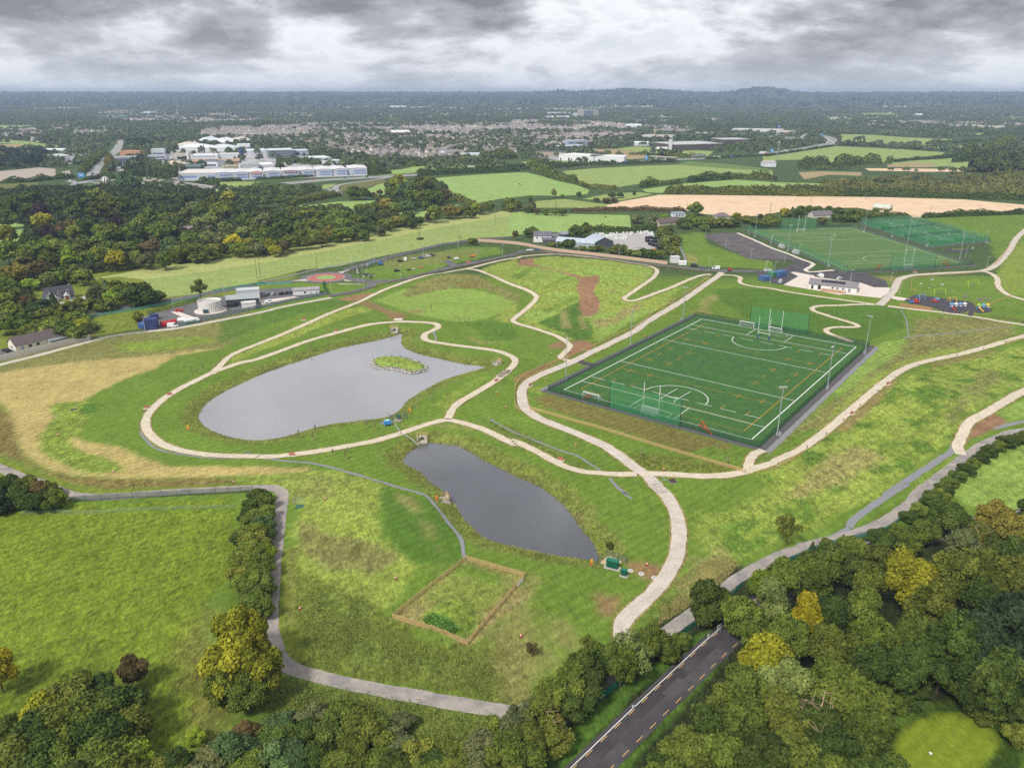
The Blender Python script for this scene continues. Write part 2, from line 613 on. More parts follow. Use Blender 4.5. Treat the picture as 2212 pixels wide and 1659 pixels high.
# middle: lime rough, olive disc, weeds at the bottom
blend('c2 -300,960 0,935 400,900 650,890 900,950 1040,1010 1065,1100 1050,1300 1100,1430 1200,1550 1350,1680 d2 1100,350 950,480 600,420 320,250 c2 330,1400 330,1200 270,1050 150,1000','lime',1.5,2.5,0.8)
blend('c2 300,940 700,960 650,1100 420,1200 330,1090','olive',3,4,0.7,0.5)
blend('c2 1070,1030 1200,1050 1600,1200 1760,1500 1780,1659 1350,1680 1200,1550 1100,1430 1055,1300','lawn_dark',1.2,0.8,0.2)
blend('c2 390,1300 560,1400 800,1470 1050,1500 1180,1570 1195,1640 d2 1000,140 850,180 600,160 450,100 330,20','olive',1.2,1.5,0.8)
blend('c2 1180,1080 1300,1120 1400,1240 1330,1260 1220,1160','dry',1.5,2,0.5,0.8)
blend('c2 1420,1320 1500,1350 1560,1480 1600,1600 1500,1560 1430,1400','dry',1.5,2,0.5,0.5)
blend('d2 180,0 320,0 330,600 420,900 200,850 170,600','verge',1.2,0.6,0.5)
blend('d2 250,0 280,0 290,600 240,600','olive',0.8,0.4,0.5)
blend('d2 320,200 560,260 900,480 1040,520 1300,700 1600,770 1990,700 1990,1200 1500,1130 1000,1020 500,930 360,850 300,600','rough',2.5,4,1.0)
blend('d2 500,330 680,320 760,520 1000,640 1300,780 1500,900 1200,950 700,860 450,760 430,560','weeds',4,5,1.0)
blend('d2 1500,900 1990,800 1990,1180 1600,1130','weeds',4,5,1.0,0.7)
blend('d2 150,930 500,990 1000,1090 1970,1270 2100,1659 0,1659 0,900','weeds',2,3,1.0)
# paddock and its mound
blend('d2 1030,520 1590,80 2190,250 1600,745','dry',0.5,0.4,0.7)
blend('d2 1250,400 1500,200 1970,230 1960,330 1700,480 1400,400','lime2',3,3,0.7,0.8)
blend('d2 1530,110 1950,230 1900,300 1520,190','lawn',1.5,1.5,0.5)
blend('d2 1260,540 1300,470 1400,400 1520,390 1700,480 1700,530 1640,620 1560,675 1450,660 1330,610','lime2',0.8,0.6,0.9)
blend('d2 1270,540 1330,520 1480,600 1650,560 1700,530 1640,620 1560,675 1450,660 1330,610','lawn',1.2,.8,0.9)
# between paddock and main path
blend('d3 0,540 100,560 150,640 130,800 200,950 300,1010 250,1100 0,1250 -100,1100 -60,700','dry',3,4,0.6,0.6)
blend('d3 120,600 300,560 560,620 560,800 480,900 300,860 160,760','lawn',3,4,0.4)
blend('d3 180,760 320,780 430,900 420,1000 280,980','dry',3,3,0.5,0.6)
blend('d3 500,660 560,650 640,640 650,700 600,790 500,780','soil',1.5,1.5,0.4,0.8)
blend('d3 660,460 760,470 880,490 860,560 760,560 680,500','soil',1.5,2,0.4,0.8)
# right-hand hillside
HILL='c4 480,1130 620,1130 700,1050 900,860 1050,750 1300,600 1700,500 2300,350 2400,700 2212,740 1750,1000 1650,1080 1640,1180 1400,1350 1000,1680 d3 1480,380 1380,440 1150,420 1090,330 1100,180 1330,150 1500,0 c3 2060,1480'
blend(HILL,'lime2',1.5,2.5,0.85)
hp=survey(HILL)[:,:2]
m=np.where((fx>hp[:,0].min())&(fx<hp[:,0].max())&(fy>hp[:,1].min())&(fy<hp[:,1].max()))[0]
sp=vnoise(fx[m],fy[m],6.0,21,2)
aa=sstep((sp-0.02)/0.16)*(sdf(hp,fx[m],fy[m])<-1.5)
col[m]=col[m]*(1-aa[:,None])+C['lime']*aa[:,None]
aa=sstep((-sp-0.12)/0.2)*(sdf(hp,fx[m],fy[m])<-1.5)*0.8
col[m]=col[m]*(1-aa[:,None])+C['lawn_dark']*aa[:,None]
blend('c4 650,1250 850,1240 1050,1330 950,1420 650,1550 280,1680 200,1680 450,1420','dry',2.5,3,1.0,0.85)
blend('c4 1850,590 2000,600 2050,640 1950,730 1750,860 1700,980 1600,1040 1510,980 1600,880','olive',2.5,3,1.0,0.9)
blend('d3 1050,420 1250,380 1330,480 1200,600 1000,740 880,740 950,600','dry',3,4,1.0,0.75)
blend('d3 840,690 1000,640 1080,700 900,830 780,860 740,780','weeds',3,3,0.9,0.8)
blend('c4 580,1110 760,960 960,780 1080,690 1120,690 1000,830 860,980 720,1090 640,1130','soil',1.2,1.2,0.4,0.6)
blend('c4 1400,540 1640,480 2000,420 2020,440 1680,520 1440,580','soil',1.2,1.5,0.5,0.45)
blend('c4 1780,1010 1950,945 2080,1040 1950,1100 1700,1210 1720,1110','soil',1.0,1.0,0.4)
blend('c4 1960,940 2400,750 2400,1020 2080,1035','lawn_bright',1.5,1.5,0.5)
blend('c4 1200,1659 1500,1420 1620,1300 1660,1340 1480,1500 1320,1659','lime2',1.2,1.5,0.7)
# big meadow right of the lane
blend('c4 1480,1659 1700,1400 1850,1290 2000,1200 2400,1100 d4 1700,-50 1700,250 1200,120 1040,60','lawn_bright',1.5,2,0.6)
# bank right of the pitch
blend('c4 0,1380 200,1130 480,920 700,780 880,620 1000,560 1100,440 1230,300 1300,160 1500,130 1900,170 2150,220 2150,280 1700,430 1300,530 1050,680 750,930 500,1130','olive',2,3,0.9)
blend('c4 930,390 1180,330 1230,310 1150,450 900,620 640,820 600,780 800,560','lawn_bright',1.5,2,0.5)
blend('c4 500,1080 760,880 1000,700 1200,560 1650,440 1700,410 1500,420 1150,530 880,680 620,920','lime',1.5,1.5,0.5,0.85)
blend('c4 0,1370 250,1150 420,1080 510,1090 300,1250 0,1420','lawn',1.5,1.5,0.3)
blend('c4 900,60 1170,80 1230,310 920,350 830,240 900,180','lawn',2,2,0.3)
# south of the pitch
blend('c3 150,790 300,790 1700,1180 1900,1280 1950,1370 1900,1400 1000,1130 200,910','lawn',2,1,0.4)
blend('c3 190,830 330,800 1000,985 1650,1160 1830,1210 1850,1270 1700,1230 1500,1290 1000,1130 280,910','brown',0.8,0.6,0.5,0.85)
blend('c3 1020,1340 1300,1320 1900,1400 1960,1440 1700,1470 1300,1440 1080,1420','rough',2,2,0.9)
blend('c3 -200,1000 0,1090 350,1260 600,1390 700,1440 600,1460 300,1340 0,1190 -200,1110','weeds',1.5,1.5,0.9,0.85)
blend('c3 120,760 250,720 330,750 260,800','lime2',1,1,0.4)
# the mounds north of the ponds
blend('b2 1000,1000 1250,900 1500,890 1850,900 2080,960 2200,1010 2150,1080 1950,1160 1750,1180 1400,1130','lawn_bright',1.5,1.5,0.25)
blend('b2 1230,930 1350,860 1560,790 1850,780 2000,850 2120,890 2212,960 2212,1010 2050,950 1940,900 1850,890 1700,880 1480,930 1280,980','olive',1.6,2,0.8)
blend('b2 1900,740 2000,700 2212,650 2212,870 2100,830','lime',1.5,2,0.6)
blend('b2 1700,850 1900,830 1960,870 1900,900 1720,900','brown',1.5,2,0.8,0.7)
blend('b2 2000,1160 2212,1030 2212,1180 2130,1200','lime',1.5,2,0.6)
HILLB='b3 -60,720 60,690 200,640 340,625 700,650 1000,690 1190,720 1215,750 1140,830 1000,930 940,980 960,1010 1080,1010 1300,930 1650,800 1700,810 1400,1000 1000,1190 760,1330 560,1350 420,1290 150,1210 60,1160 120,1090 240,980 220,930 100,880 0,850'
blend(HILLB,'lime',1.2,1.5,0.8)
hp=survey(HILLB)[:,:2]
m=np.where((fx>hp[:,0].min())&(fx<hp[:,0].max())&(fy>hp[:,1].min())&(fy<hp[:,1].max()))[0]
sp=vnoise(fx[m]*0.7+fy[m]*0.4,fy[m]-fx[m]*0.2,14.0,33,3)
aa=sstep((sp+0.02)/0.25)*(sdf(hp,fx[m],fy[m])<-1.0)*0.75
col[m]=col[m]*(1-aa[:,None])+C['lawn_bright']*aa[:,None]
blend('b3 -20,800 170,700 200,720 60,830','lawn',1.5,1.5,0.5,0.8)
blend('b3 220,1190 590,1000 600,1130 650,1160 690,1250 700,1330 560,1340 430,1270','lawn_dark',1.2,1.2,0.6)
blend('b3 400,1100 470,1080 500,1240 430,1230','dry',1.2,1.2,0.6,0.8)
blend('b3 560,1130 610,1130 640,1240 590,1240','dry',1.2,1.2,0.6,0.7)
blend('b3 280,880 480,790 500,800 300,900','lawn',1,1,0.5,0.8)
blend('b3 260,1080 560,960 580,975 300,1100','lawn',1,1,0.5,0.7)
blend('b3 680,1160 850,1150 950,1060 1090,1015 1105,1055 880,1200 720,1235','dry',0.8,1.0,1.0,0.85)
blend('b3 700,1250 900,1190 1080,1090 1200,1060 900,1250 760,1330','lawn_bright',1,1,0.5)
blend('b3 50,700 80,650 200,635 180,690 400,750 600,800 740,790 745,830 690,930 755,1000 745,1070 680,1135 600,1130 575,1060 580,970 550,900 570,820 450,770 250,720 120,705','soil',0.6,0.7,0.4)
blend('b3 490,1360 600,1335 710,1370 600,1420 490,1490 465,1450','soil',0.7,0.9,0.4)
blend('b3 300,1390 400,1350 460,1340 470,1360 420,1410 330,1400','soil',0.9,1.1,0.4,0.9)
blend('b3 0,1659 300,1530 420,1470 430,1490 300,1570 60,1690','soil',0.8,0.8,0.4,0.8)
blend('b3 830,910 880,905 890,930 840,930','dry',1.0,1.0,0.5,0.8)
blend('b2 690,990 850,950 1000,930 870,1015 790,1010','soil',0.9,1.5,0.4,0.9)
blend('b2 890,1025 960,1005 1060,1050 1240,1120 1300,1150 1170,1165 1080,1110 960,1050','soil',1.2,2,0.4,0.8)
blend('b2 1280,1080 1400,1070 1430,1100 1320,1110','dry',1.0,1.5,0.4,0.8)
blend('b2 1750,1290 1900,1340 2100,1350 1900,1370','dry',1.0,1.2,0.4,0.7)
blend('b2 1820,1200 2000,1170 2212,1190 2212,1330 1950,1350','lawn_dark',2,2,0.6,0.8)
blend('b2 -200,1470 0,1390 300,1230 700,1090 900,1050 985,1080 600,1200 200,1370 0,1440 -200,1530','lime',0.9,1.2,0.7)
blend('b2 -300,1150 0,1100 640,990 850,1010 600,1060 0,1250 -300,1360','lawn_dark',1.5,1.5,0.3,0.8)
blend('c2 1250,510 1700,500 2000,560 2212,640 2212,700 1900,560 1600,520','dry',1.0,1.0,0.4,0.6)
blend('c2 1500,330 1700,200 1900,90 1960,100 1760,260 1620,380','lime2',1.5,1.5,0.5,0.8)
# behind the pitch, round the pavilion
blend('b4 -500,900 0,900 800,1010 1200,1070 1180,1240 900,1330 780,1360 400,1290 -150,1150','lawn_dark',2,2,0.25)
blend('b3 1480,800 1780,830 1700,1000 1640,1100 1560,1110 1300,1100','lawn',2,2,0.35)
blend('b3 1570,1060 1640,960 1740,950 1750,990 1660,1050 1700,1130 1560,1110','dry',1.5,2,0.4,0.7)
blend('b3 1420,440 1640,420 1660,520 2000,640 2212,670 2212,740 1480,700','lawn',1.5,1.5,0.4)
blend('b3 1480,600 1600,640 1560,680 1480,680','dry',1.5,2,0.4,0.7)
blend('b4 900,790 1280,800 1200,830 1050,840','dry',1.0,1.5,0.4,0.6)
blend('b4 1250,300 2212,250 2600,250 2600,700 2000,700 1900,480 1450,330','lawn',2,2,0.5)
blend('b4 1980,760 2100,560 2400,420 2600,500 2600,1000 2100,950 1990,860','lime2',2,2,0.6)
blend('b4 1180,860 1300,800 1800,790 1940,800 1960,900 2080,970 1900,1040 1600,940 1260,940','lawn',2,2,0.3)
# grass car park, roundabout verges
blend('b2 860,760 1100,680 1500,600 1800,540 2050,545 2100,600 1700,680 1350,780 1060,820','lawn',1.5,1.5,0.4)
blend('b2 1080,660 1450,590 1880,560 1950,590 1600,680 1300,720 1100,730','olive',1.5,2,0.5,0.7)
blend('b1 700,1150 1200,1060 1650,980 1660,1010 1240,1110 1160,1260 800,1310 760,1200','verge',1,1.5,0.6)
# pond fringes
for P,wlev in((POND_A,WATER_A),(POND_B,WATER_B)):
 lo,hi=P.min(0)-16,P.max(0)+16
 m=np.where((fx>lo[0])&(fx<hi[0])&(fy>lo[1])&(fy<hi[1]))[0]
 d=sdf(P,fx[m],fy[m])
 w=1.2*n2[m]
 for c,reach,soft,am,rr in(('bank',6.0,1.5,0.75,1.0),('lime2',4.0,1.2,0.5,1.0),('shore',1.1,0.9,0.8,0.8)):
  aa=(1-sstep((d-reach+2*w+soft)/(2*soft)))*am
  col[m]=col[m]*(1-aa[:,None])+C[c]*aa[:,None]
  rgh[m]=rgh[m]*(1-aa)+rr*aa
di=sdf(ISLE,fx,fy)
aa=1-sstep((di+2.0)/0.8)
col=col*(1-aa[:,None])+C['lime']*0.95*aa[:,None]
aa*=sstep((di+5.5)/2.0)
col=col*(1-aa[:,None])+C['lawn_bright']*aa[:,None]
# foreground wood floor, verges of the big road, golf green
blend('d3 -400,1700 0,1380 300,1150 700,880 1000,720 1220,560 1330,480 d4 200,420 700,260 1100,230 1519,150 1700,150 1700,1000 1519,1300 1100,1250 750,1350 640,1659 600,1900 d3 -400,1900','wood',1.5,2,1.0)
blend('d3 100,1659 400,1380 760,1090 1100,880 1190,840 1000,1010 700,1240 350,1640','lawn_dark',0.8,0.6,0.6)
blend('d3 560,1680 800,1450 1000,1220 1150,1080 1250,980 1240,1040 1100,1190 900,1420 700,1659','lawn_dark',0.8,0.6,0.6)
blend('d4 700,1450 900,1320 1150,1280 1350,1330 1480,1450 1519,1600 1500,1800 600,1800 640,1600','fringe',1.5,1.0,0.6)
blend('d4 760,1470 900,1380 1080,1340 1230,1370 1350,1460 1365,1540 1300,1620 1200,1800 700,1800 740,1600','golf',0.8,0.4,0.15)
blend('d4 600,1180 720,1110 760,1130 650,1220 630,1280','soil',1.0,1.0,0.5,0.35)
big=vnoise(fx,fy,60.0,9,3)
patch=vnoise(fx,fy,900.0,14,3)
for c,lo_,hi_ in((alb(132,148,92),.05,.2),(alb(170,158,122),.28,.4)):
 aa=sstep((patch-lo_)/(hi_-lo_))*sstep((fy-1800)/600)*.8
 col=col*(1-aa[:,None])+np.array(c)*aa[:,None]
col*=(1+0.09*big+0.06*n1)[:,None]
nx,ny=len(GX),len(GY)
i=np.arange(nx*ny).reshape(ny,nx)
F=np.stack([i[:-1,:-1].ravel(),i[:-1,1:].ravel(),i[1:,1:].ravel(),i[1:,:-1].ravel()],1)
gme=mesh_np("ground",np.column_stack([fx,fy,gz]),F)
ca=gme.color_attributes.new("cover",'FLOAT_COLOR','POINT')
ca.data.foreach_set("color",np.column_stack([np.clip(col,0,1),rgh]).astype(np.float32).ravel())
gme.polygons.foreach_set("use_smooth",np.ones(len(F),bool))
gm=bpy.data.materials.new("ground_cover")
gm.use_nodes=True
gt=gm.node_tree
gb=gt.nodes["Principled BSDF"]
gb.inputs["Roughness"].default_value=0.95
gb.inputs["Specular IOR Level"].default_value=0.1
def gnode(t,**kw):
 n=gt.nodes.new(t)
 for k,v in kw.items():
  if k in n.inputs:
   n.inputs[k].default_value=v
  else:
   setattr(n,k,v)
 return n
def grass_detail(nt,color_out,rough_out,bsdf,mow=None):
 """blade-scale to clump-scale variation of a grass colour"""
 L=nt.links
 tc=nt.nodes.new("ShaderNodeTexCoord")
 prev=color_out
 for sc,det,var,wr,st in((0.06,3,0.12,False,None),(0.45,5,0.36,True,(1,0.5,1)),(1.5,5,0.5,True,(1,0.55,1))):
  v=tc.outputs["Object"]
  if st:
   mp=nt.nodes.new("ShaderNodeMapping")
   mp.inputs["Scale"].default_value=st
   mp.inputs["Rotation"].default_value=(0,0,0.5*sc)
   L.new(v,mp.inputs[0])
   v=mp.outputs[0]
  ns=nt.nodes.new("ShaderNodeTexNoise")
  ns.inputs["Scale"].default_value=sc
  ns.inputs["Detail"].default_value=det
  ns.inputs["Roughness"].default_value=0.65
  ns.inputs["Distortion"].default_value=0.6
  L.new(v,ns.inputs["Vector"])
  sub=nt.nodes.new("ShaderNodeMath")
  sub.operation='SUBTRACT'
  L.new(ns.outputs["Fac"],sub.inputs[0])
  sub.inputs[1].default_value=0.5
  mu=nt.nodes.new("ShaderNodeMath")
  mu.operation='MULTIPLY'
  L.new(sub.outputs[0],mu.inputs[0])
  if wr and rough_out is not None:
   ma=nt.nodes.new("ShaderNodeMath")
   ma.operation='MULTIPLY_ADD'
   L.new(rough_out,ma.inputs[0])
   ma.inputs[1].default_value=var*5.0
   ma.inputs[2].default_value=var*1.2
   L.new(ma.outputs[0],mu.inputs[1])
  else:
   mu.inputs[1].default_value=var*4
  ad=nt.nodes.new("ShaderNodeMath")
  ad.operation='ADD'
  ad.inputs[1].default_value=1.0
  L.new(mu.outputs[0],ad.inputs[0])
  sc_=nt.nodes.new("ShaderNodeVectorMath")
  sc_.operation='SCALE'
  L.new(prev,sc_.inputs[0])
  L.new(ad.outputs[0],sc_.inputs["Scale"])
  prev=sc_.outputs[0]
  last=ns
  # bands left by the mower on short grass
 wv=nt.nodes.new("ShaderNodeTexWave")
 wv.inputs["Scale"].default_value=0.11
 wv.inputs["Distortion"].default_value=9.0
 wv.inputs["Detail"].default_value=1.0
 wv.inputs["Detail Scale"].default_value=0.12
 mp=nt.nodes.new("ShaderNodeMapping")
 mp.inputs["Rotation"].default_value=(0,0,0.9)
 L.new(tc.outputs["Object"],mp.inputs[0])
 L.new(mp.outputs[0],wv.inputs["Vector"])
 wr_=nt.nodes.new("ShaderNodeMapRange")
 wr_.inputs["To Min"].default_value=0.93
 wr_.inputs["To Max"].default_value=1.07
 L.new(wv.outputs["Fac"],wr_.inputs["Value"])
 sc_=nt.nodes.new("ShaderNodeVectorMath")
 sc_.operation='SCALE'
 L.new(prev,sc_.inputs[0])
 L.new(wr_.outputs[0],sc_.inputs["Scale"])
 prev=sc_.outputs[0]
 # patches of paler, drier blades
 nd=nt.nodes.new("ShaderNodeTexNoise")
 nd.inputs["Scale"].default_value=0.17
 nd.inputs["Detail"].default_value=6
 nd.inputs["Roughness"].default_value=0.7
 L.new(tc.outputs["Object"],nd.inputs["Vector"])
 md=nt.nodes.new("ShaderNodeMapRange")
 md.inputs["From Min"].default_value=0.5
 md.inputs["From Max"].default_value=0.75
 md.inputs["To Max"].default_value=0.3
 L.new(nd.outputs["Fac"],md.inputs["Value"])
 mx=nt.nodes.new("ShaderNodeMix")
 mx.data_type='RGBA'
 mx.blend_type='MULTIPLY'
 ia=[q for q in mx.inputs if q.type=='RGBA']
 L.new(md.outputs[0],mx.inputs["Factor"])
 L.new(prev,ia[0])
 ia[1].default_value=(1.28,1.12,1.2,1)
 L.new([q for q in mx.outputs if q.type=='RGBA'][0],bsdf.inputs["Base Color"])
 bp=nt.nodes.new("ShaderNodeBump")
 bp.inputs["Distance"].default_value=0.25
 bp.inputs["Strength"].default_value=0.35
 L.new(last.outputs["Fac"],bp.inputs["Height"])
 L.new(bp.outputs[0],bsdf.inputs["Normal"])
gat=gnode("ShaderNodeAttribute",attribute_name="cover")
grass_detail(gt,gat.outputs["Color"],gat.outputs["Alpha"],gb)
struct("ground",gme,gm)
def field_mat(name,c,rough=0.4):
 if name in _M:
  return _M[name]
 m=bpy.data.materials.new(name)
 m.use_nodes=True
 nt=m.node_tree
 rgb=nt.nodes.new("ShaderNodeRGB")
 rgb.outputs[0].default_value=(*c,1)
 va=nt.nodes.new("ShaderNodeValue")
 va.outputs[0].default_value=rough
 b=nt.nodes["Principled BSDF"]
 b.inputs["Roughness"].default_value=0.95
 b.inputs["Specular IOR Level"].default_value=0.1
 grass_detail(nt,rgb.outputs[0],va.outputs[0],b)
 _M[name]=m
 return m
 # ------------------------------------------------------------------ draped sheets and ribbons
from mathutils.geometry import delaunay_2d_cdt
def drape(P,lift,step=6.0):
 P=np.asarray(P)[:,:2]
 lo,hi=P.min(0),P.max(0)
 step=max(step,(hi-lo).max()/60.0)
 xs,ys=np.meshgrid(np.arange(lo[0]+step/2,hi[0],step),np.arange(lo[1]+step/2,hi[1],step))
 xs,ys=xs.ravel(),ys.ravel()
 k=sdf(P,xs,ys)<-step*0.35
 pts=[Vector(q)for q in P]+[Vector(q)for q in np.column_stack([xs[k],ys[k]])]
 n=len(P)
 ve,_,fa,*_=delaunay_2d_cdt(pts,[(q,(q+1)%n)for q in range(n)],[],1,1e-4)
 V=np.array([(v[0],v[1])for v in ve])
 Z=hgt(V[:,0],V[:,1])+lift
 F=np.array([f for f in fa if len(f)==3])
 # face up
 a,b,c=V[F[:,0]],V[F[:,1]],V[F[:,2]]
 fl=((b[:,0]-a[:,0])*(c[:,1]-a[:,1])-(b[:,1]-a[:,1])*(c[:,0]-a[:,0]))<0
 F[fl]=F[fl][:,::-1]
 return mesh_np("sheet",np.column_stack([V,Z]),F)
def sheet(name,s,mt,lift=0.05,step=6.0,smooth=0,parent=None,kind='structure'):
 P=survey(s)[:,:2]if isinstance(s,str)else np.asarray(s)[:,:2]
 if smooth:
  P=smooth_poly(P,True,smooth)
 return struct(name,drape(P,lift,step),mt,kind,parent)
def resample(P,step):
 P=np.asarray(P,float)
 seg=np.linalg.norm(np.diff(P[:,:2],axis=0),axis=1)
 s=np.concatenate([[0],np.cumsum(seg)])
 n=max(2,int(round(s[-1]/step))+1)
 t=np.linspace(0,s[-1],n)
 return np.column_stack([np.interp(t,s,P[:,k])for k in range(P.shape[1])])
def line_pts(s,step=2.0,smooth=6):
 P=survey(s)[:,:2]if isinstance(s,str)else np.asarray(s,float)[:,:2]
 if smooth:
  P=smooth_poly(P,False,smooth)
 return resample(P,step)
def normals2(P):
 d=np.gradient(P,axis=0)
 d/=np.linalg.norm(d,axis=1)[:,None]+1e-9
 return np.column_stack([-d[:,1],d[:,0]])
def ribbon_mesh(P,width,lift,across=4,wob=0.0,off=0.0):
 N=normals2(P)
 n=len(P)
 w=width/2*np.ones(n)
 jl=wob*vnoise(P[:,0],P[:,1],3.0,3,2)
 jr=wob*vnoise(P[:,0]+50,P[:,1]+31,3.0,4,2)
 V=[]
 for k in range(across+1):
  t=k/across
  o=(-(w+jl))*(1-t)+(w+jr)*t+off
  xy=P+N*o[:,None]
  V.append(np.column_stack([xy,hgt(xy[:,0],xy[:,1])+lift]))
 V=np.stack(V,1).reshape(-1,3)
 i=np.arange(n*(across+1)).reshape(n,across+1)
 F=np.stack([i[:-1,:-1].ravel(),i[1:,:-1].ravel(),i[1:,1:].ravel(),i[:-1,1:].ravel()],1)
 a,b,c=V[F[0,0]],V[F[0,1]],V[F[0,2]]
 if np.cross(b-a,c-a)[2]<0:
  F=F[:,::-1]
 me=mesh_np("ribbon",V,F)
 me.polygons.foreach_set("use_smooth",np.ones(len(F),bool))
 return me
def ribbon(name,s,width,mt,lift=0.07,step=1.0,wob=0.26,across=4,smooth=6,off=0.0,parent=None):
 P=line_pts(s,step,smooth)
 if name=='path' and width>2:  # trodden, half bare verge
  struct('worn_verge',ribbon_mesh(P,width+1.1,lift-.035,4,.5),VERGE)
 return struct(name,ribbon_mesh(P,width,lift,across,wob,off),mt,'structure',parent),P
VERGE=field_mat('worn_verge',alb(140,130,78),.9)
GRAVEL=mat("cream_gravel",alb(214,202,180),0.95,0.13,1.3,c2=alb(203,190,166))
CONCRETE_PATH=mat("pale_concrete_path",alb(206,196,182),0.92,0.12,0.9,c2=alb(194,184,169))
LANE=mat("worn_lane",alb(168,158,148),0.92,0.16,0.7,c2=alb(146,140,136))
GREYSTONE=mat("grey_stone_chips",alb(138,138,142),0.95,0.18,2.5)
ASPHALT=mat("asphalt",alb(112,110,110),0.9,0.10,0.5,c2=alb(100,98,99))
ASPHALT_DK=mat("dark_asphalt",alb(86,82,84),0.85,0.12,0.5,c2=alb(74,70,73))
ASPHALT_NEW=mat("fresh_dark_asphalt",alb(68,62,64),0.85,0.14,0.5,c2=alb(82,76,76))
PAVE=mat("pale_paving",alb(222,208,196),0.9,0.06,0.5)
WHITELINE=mat("white_line",alb(225,228,220),0.8,0.08,1.0)
YELLOWLINE=mat("yellow_line",alb(205,165,95),0.8,0.1,1.0)
P_MAIN='d3 650,930 640,880 640,830 670,780 740,715 820,640 900,540 950,440 972,340 970,240 940,140 890,60 820,0 c3 1290,1640 1150,1490 1050,1420 960,1350 800,1240 600,1150 400,1070 250,1010 150,950 100,890 85,820 90,760 130,700 220,645 350,590 500,530 650,455 850,360 1050,260 b3 1130,1190 1300,1090 1450,1000 1580,910 1680,840 1760,785 1775,760'
P_LOOP='c3 1060,1475 900,1475 700,1462 550,1440 420,1395 280,1320 150,1250 0,1190 c2 2212,675 2100,625 1950,550 1800,500 1700,475 1630,462 1560,472 1450,500 1300,550 1150,600 1000,640 800,680 600,715 400,745 200,768 0,775 c1 2212,772 2000,768 1800,760 1600,735 1450,700 1330,640 1260,570 1235,500 1245,440 1290,370 1380,290 1500,210 1640,140 1780,70 1900,25 2050,-25 b2 0,1500 200,1430 450,1340 700,1270 950,1205 1150,1183 1300,1180 1450,1187 1530,1200 1545,1225 1500,1255 1440,1280 1425,1310 1450,1335 1530,1355 1700,1380 1900,1405 2050,1430 2150,1465 2195,1500 2190,1540 2130,1600 2050,1650 c2 2150,40 2000,150 1850,240 1730,310 1670,370 1640,430 1625,460'
P_UPPER='c1 1790,75 1820,45 1870,0 b2 -200,1460 0,1375 250,1275 500,1165 750,1060 880,1010 1000,950 1150,885 1300,830 1480,785 1650,755 1800,728 1950,690 2100,655 2212,640 b3 100,625 340,608 560,622 800,650 1000,680 1150,705 1215,727 1232,755 1200,805 1140,850 1060,905 985,955 955,980 970,997 1015,1003 1080,990 1200,945 1350,890 1500,825 1600,788 1690,778'
P_BRANCH='b2 1780,732 1900,748 2000,790 2100,835 2212,880 b3 80,892 160,925 205,960 205,990 165,1035 100,1090 35,1140 12,1165 35,1190 120,1215 250,1255 380,1300 455,1345 490,1380 480,1410 440,1450 415,1478 440,1497 510,1515'
P_RIGHT='c3 1090,1475 1200,1470 1400,1478 1600,1490 1800,1485 1950,1460 2060,1425 2212,1380 c4 130,1350 300,1275 420,1195 520,1120 700,970 900,800 1050,680 1200,580 1400,515 1640,465 1870,405 2060,350 2250,295 2300,260 2270,230 2180,205 2000,180 1900,160 1740,135 1500,103 1250,75 1060,52'
P_TOP='b3 1760,785 1850,785 1905,792 1940,808 1932,835 1955,858 2050,880 2212,900 b4 200,925 500,970 750,1005 940,1032'
P_SQUIG='b4 950,1034 800,1033 650,1040 490,1045 425,1058 430,1085 500,1112 620,1150 720,1180 790,1203 800,1222 740,1226 610,1226 545,1240 540,1265 600,1295 680,1322 755,1350'
P_DRIVE='b4 985,1040 1060,970 1110,910 1130,860 1165,815 1280,785 1500,770 1700,760 1850,750 1950,715 2030,645 2100,555 2160,460 2300,340'
P_DOWN='b4 1870,752 1940,775 1985,815 1990,870 2030,920 2100,960 2260,1005'
P_LOW='c4 2400,690 2212,770 2050,860 1900,950 1780,1010 1725,1065 1700,1120 1665,1195 1650,1240 1680,1310'
P_LANE='c4 2450,1060 2212,1105 2080,1135 1900,1212 1760,1300 1600,1420 1450,1535 1300,1655 d4 850,130 700,232 550,292 350,345 200,390 100,425 d3 1310,560 1200,665 1060,760 900,875 740,1000 600,1110 480,1195 320,1290 180,1325 60,1325 d2 1970,1245 1600,1185 1200,1115 800,1045 500,975 330,930 230,880 165,800 125,680 110,550 120,350 140,150 c2 150,1659 180,1500 200,1300 222,1150 228,1090 190,1053 120,1035 0,1037 c1 2000,1045 1500,1072 1000,1110 750,1115 600,1100 500,1060 350,1000 200,950 100,915 0,870 -200,790'
P_WEST='b1 -100,1575 0,1545 300,1470 600,1390 900,1312 1200,1268 1500,1235 1800,1180 2212,1100 b2 200,1060 400,1020 640,975'
ribbon("path",P_MAIN,3.9,CONCRETE_PATH)
ribbon("path",P_LOOP,3.0,GRAVEL,0.085)
ribbon("path",P_UPPER,2.7,GRAVEL,0.095)
ribbon("path",P_BRANCH,2.8,GRAVEL,0.075)
ribbon("path",P_RIGHT,3.3,GRAVEL,0.08)
ribbon("path",P_TOP,2.6,GRAVEL,0.09)
ribbon("path",P_SQUIG,2.6,GRAVEL,0.08)
ribbon("path",P_DRIVE,4.2,CONCRETE_PATH,0.09)
ribbon("path",P_DOWN,3.2,GRAVEL,0.08)
ribbon("path",P_LOW,3.4,GRAVEL,0.08)
ribbon("path",'c3 2000,1465 2010,1390 2050,1310 2130,1270',3.0,GRAVEL,0.09)
ribbon("path",'c3 -250,1600',1,GRAVEL)if False else None
ribbon("lane",P_LANE,3.6,LANE,0.075)
ribbon("lane",P_WEST,3.6,CONCRETE_PATH,0.075)
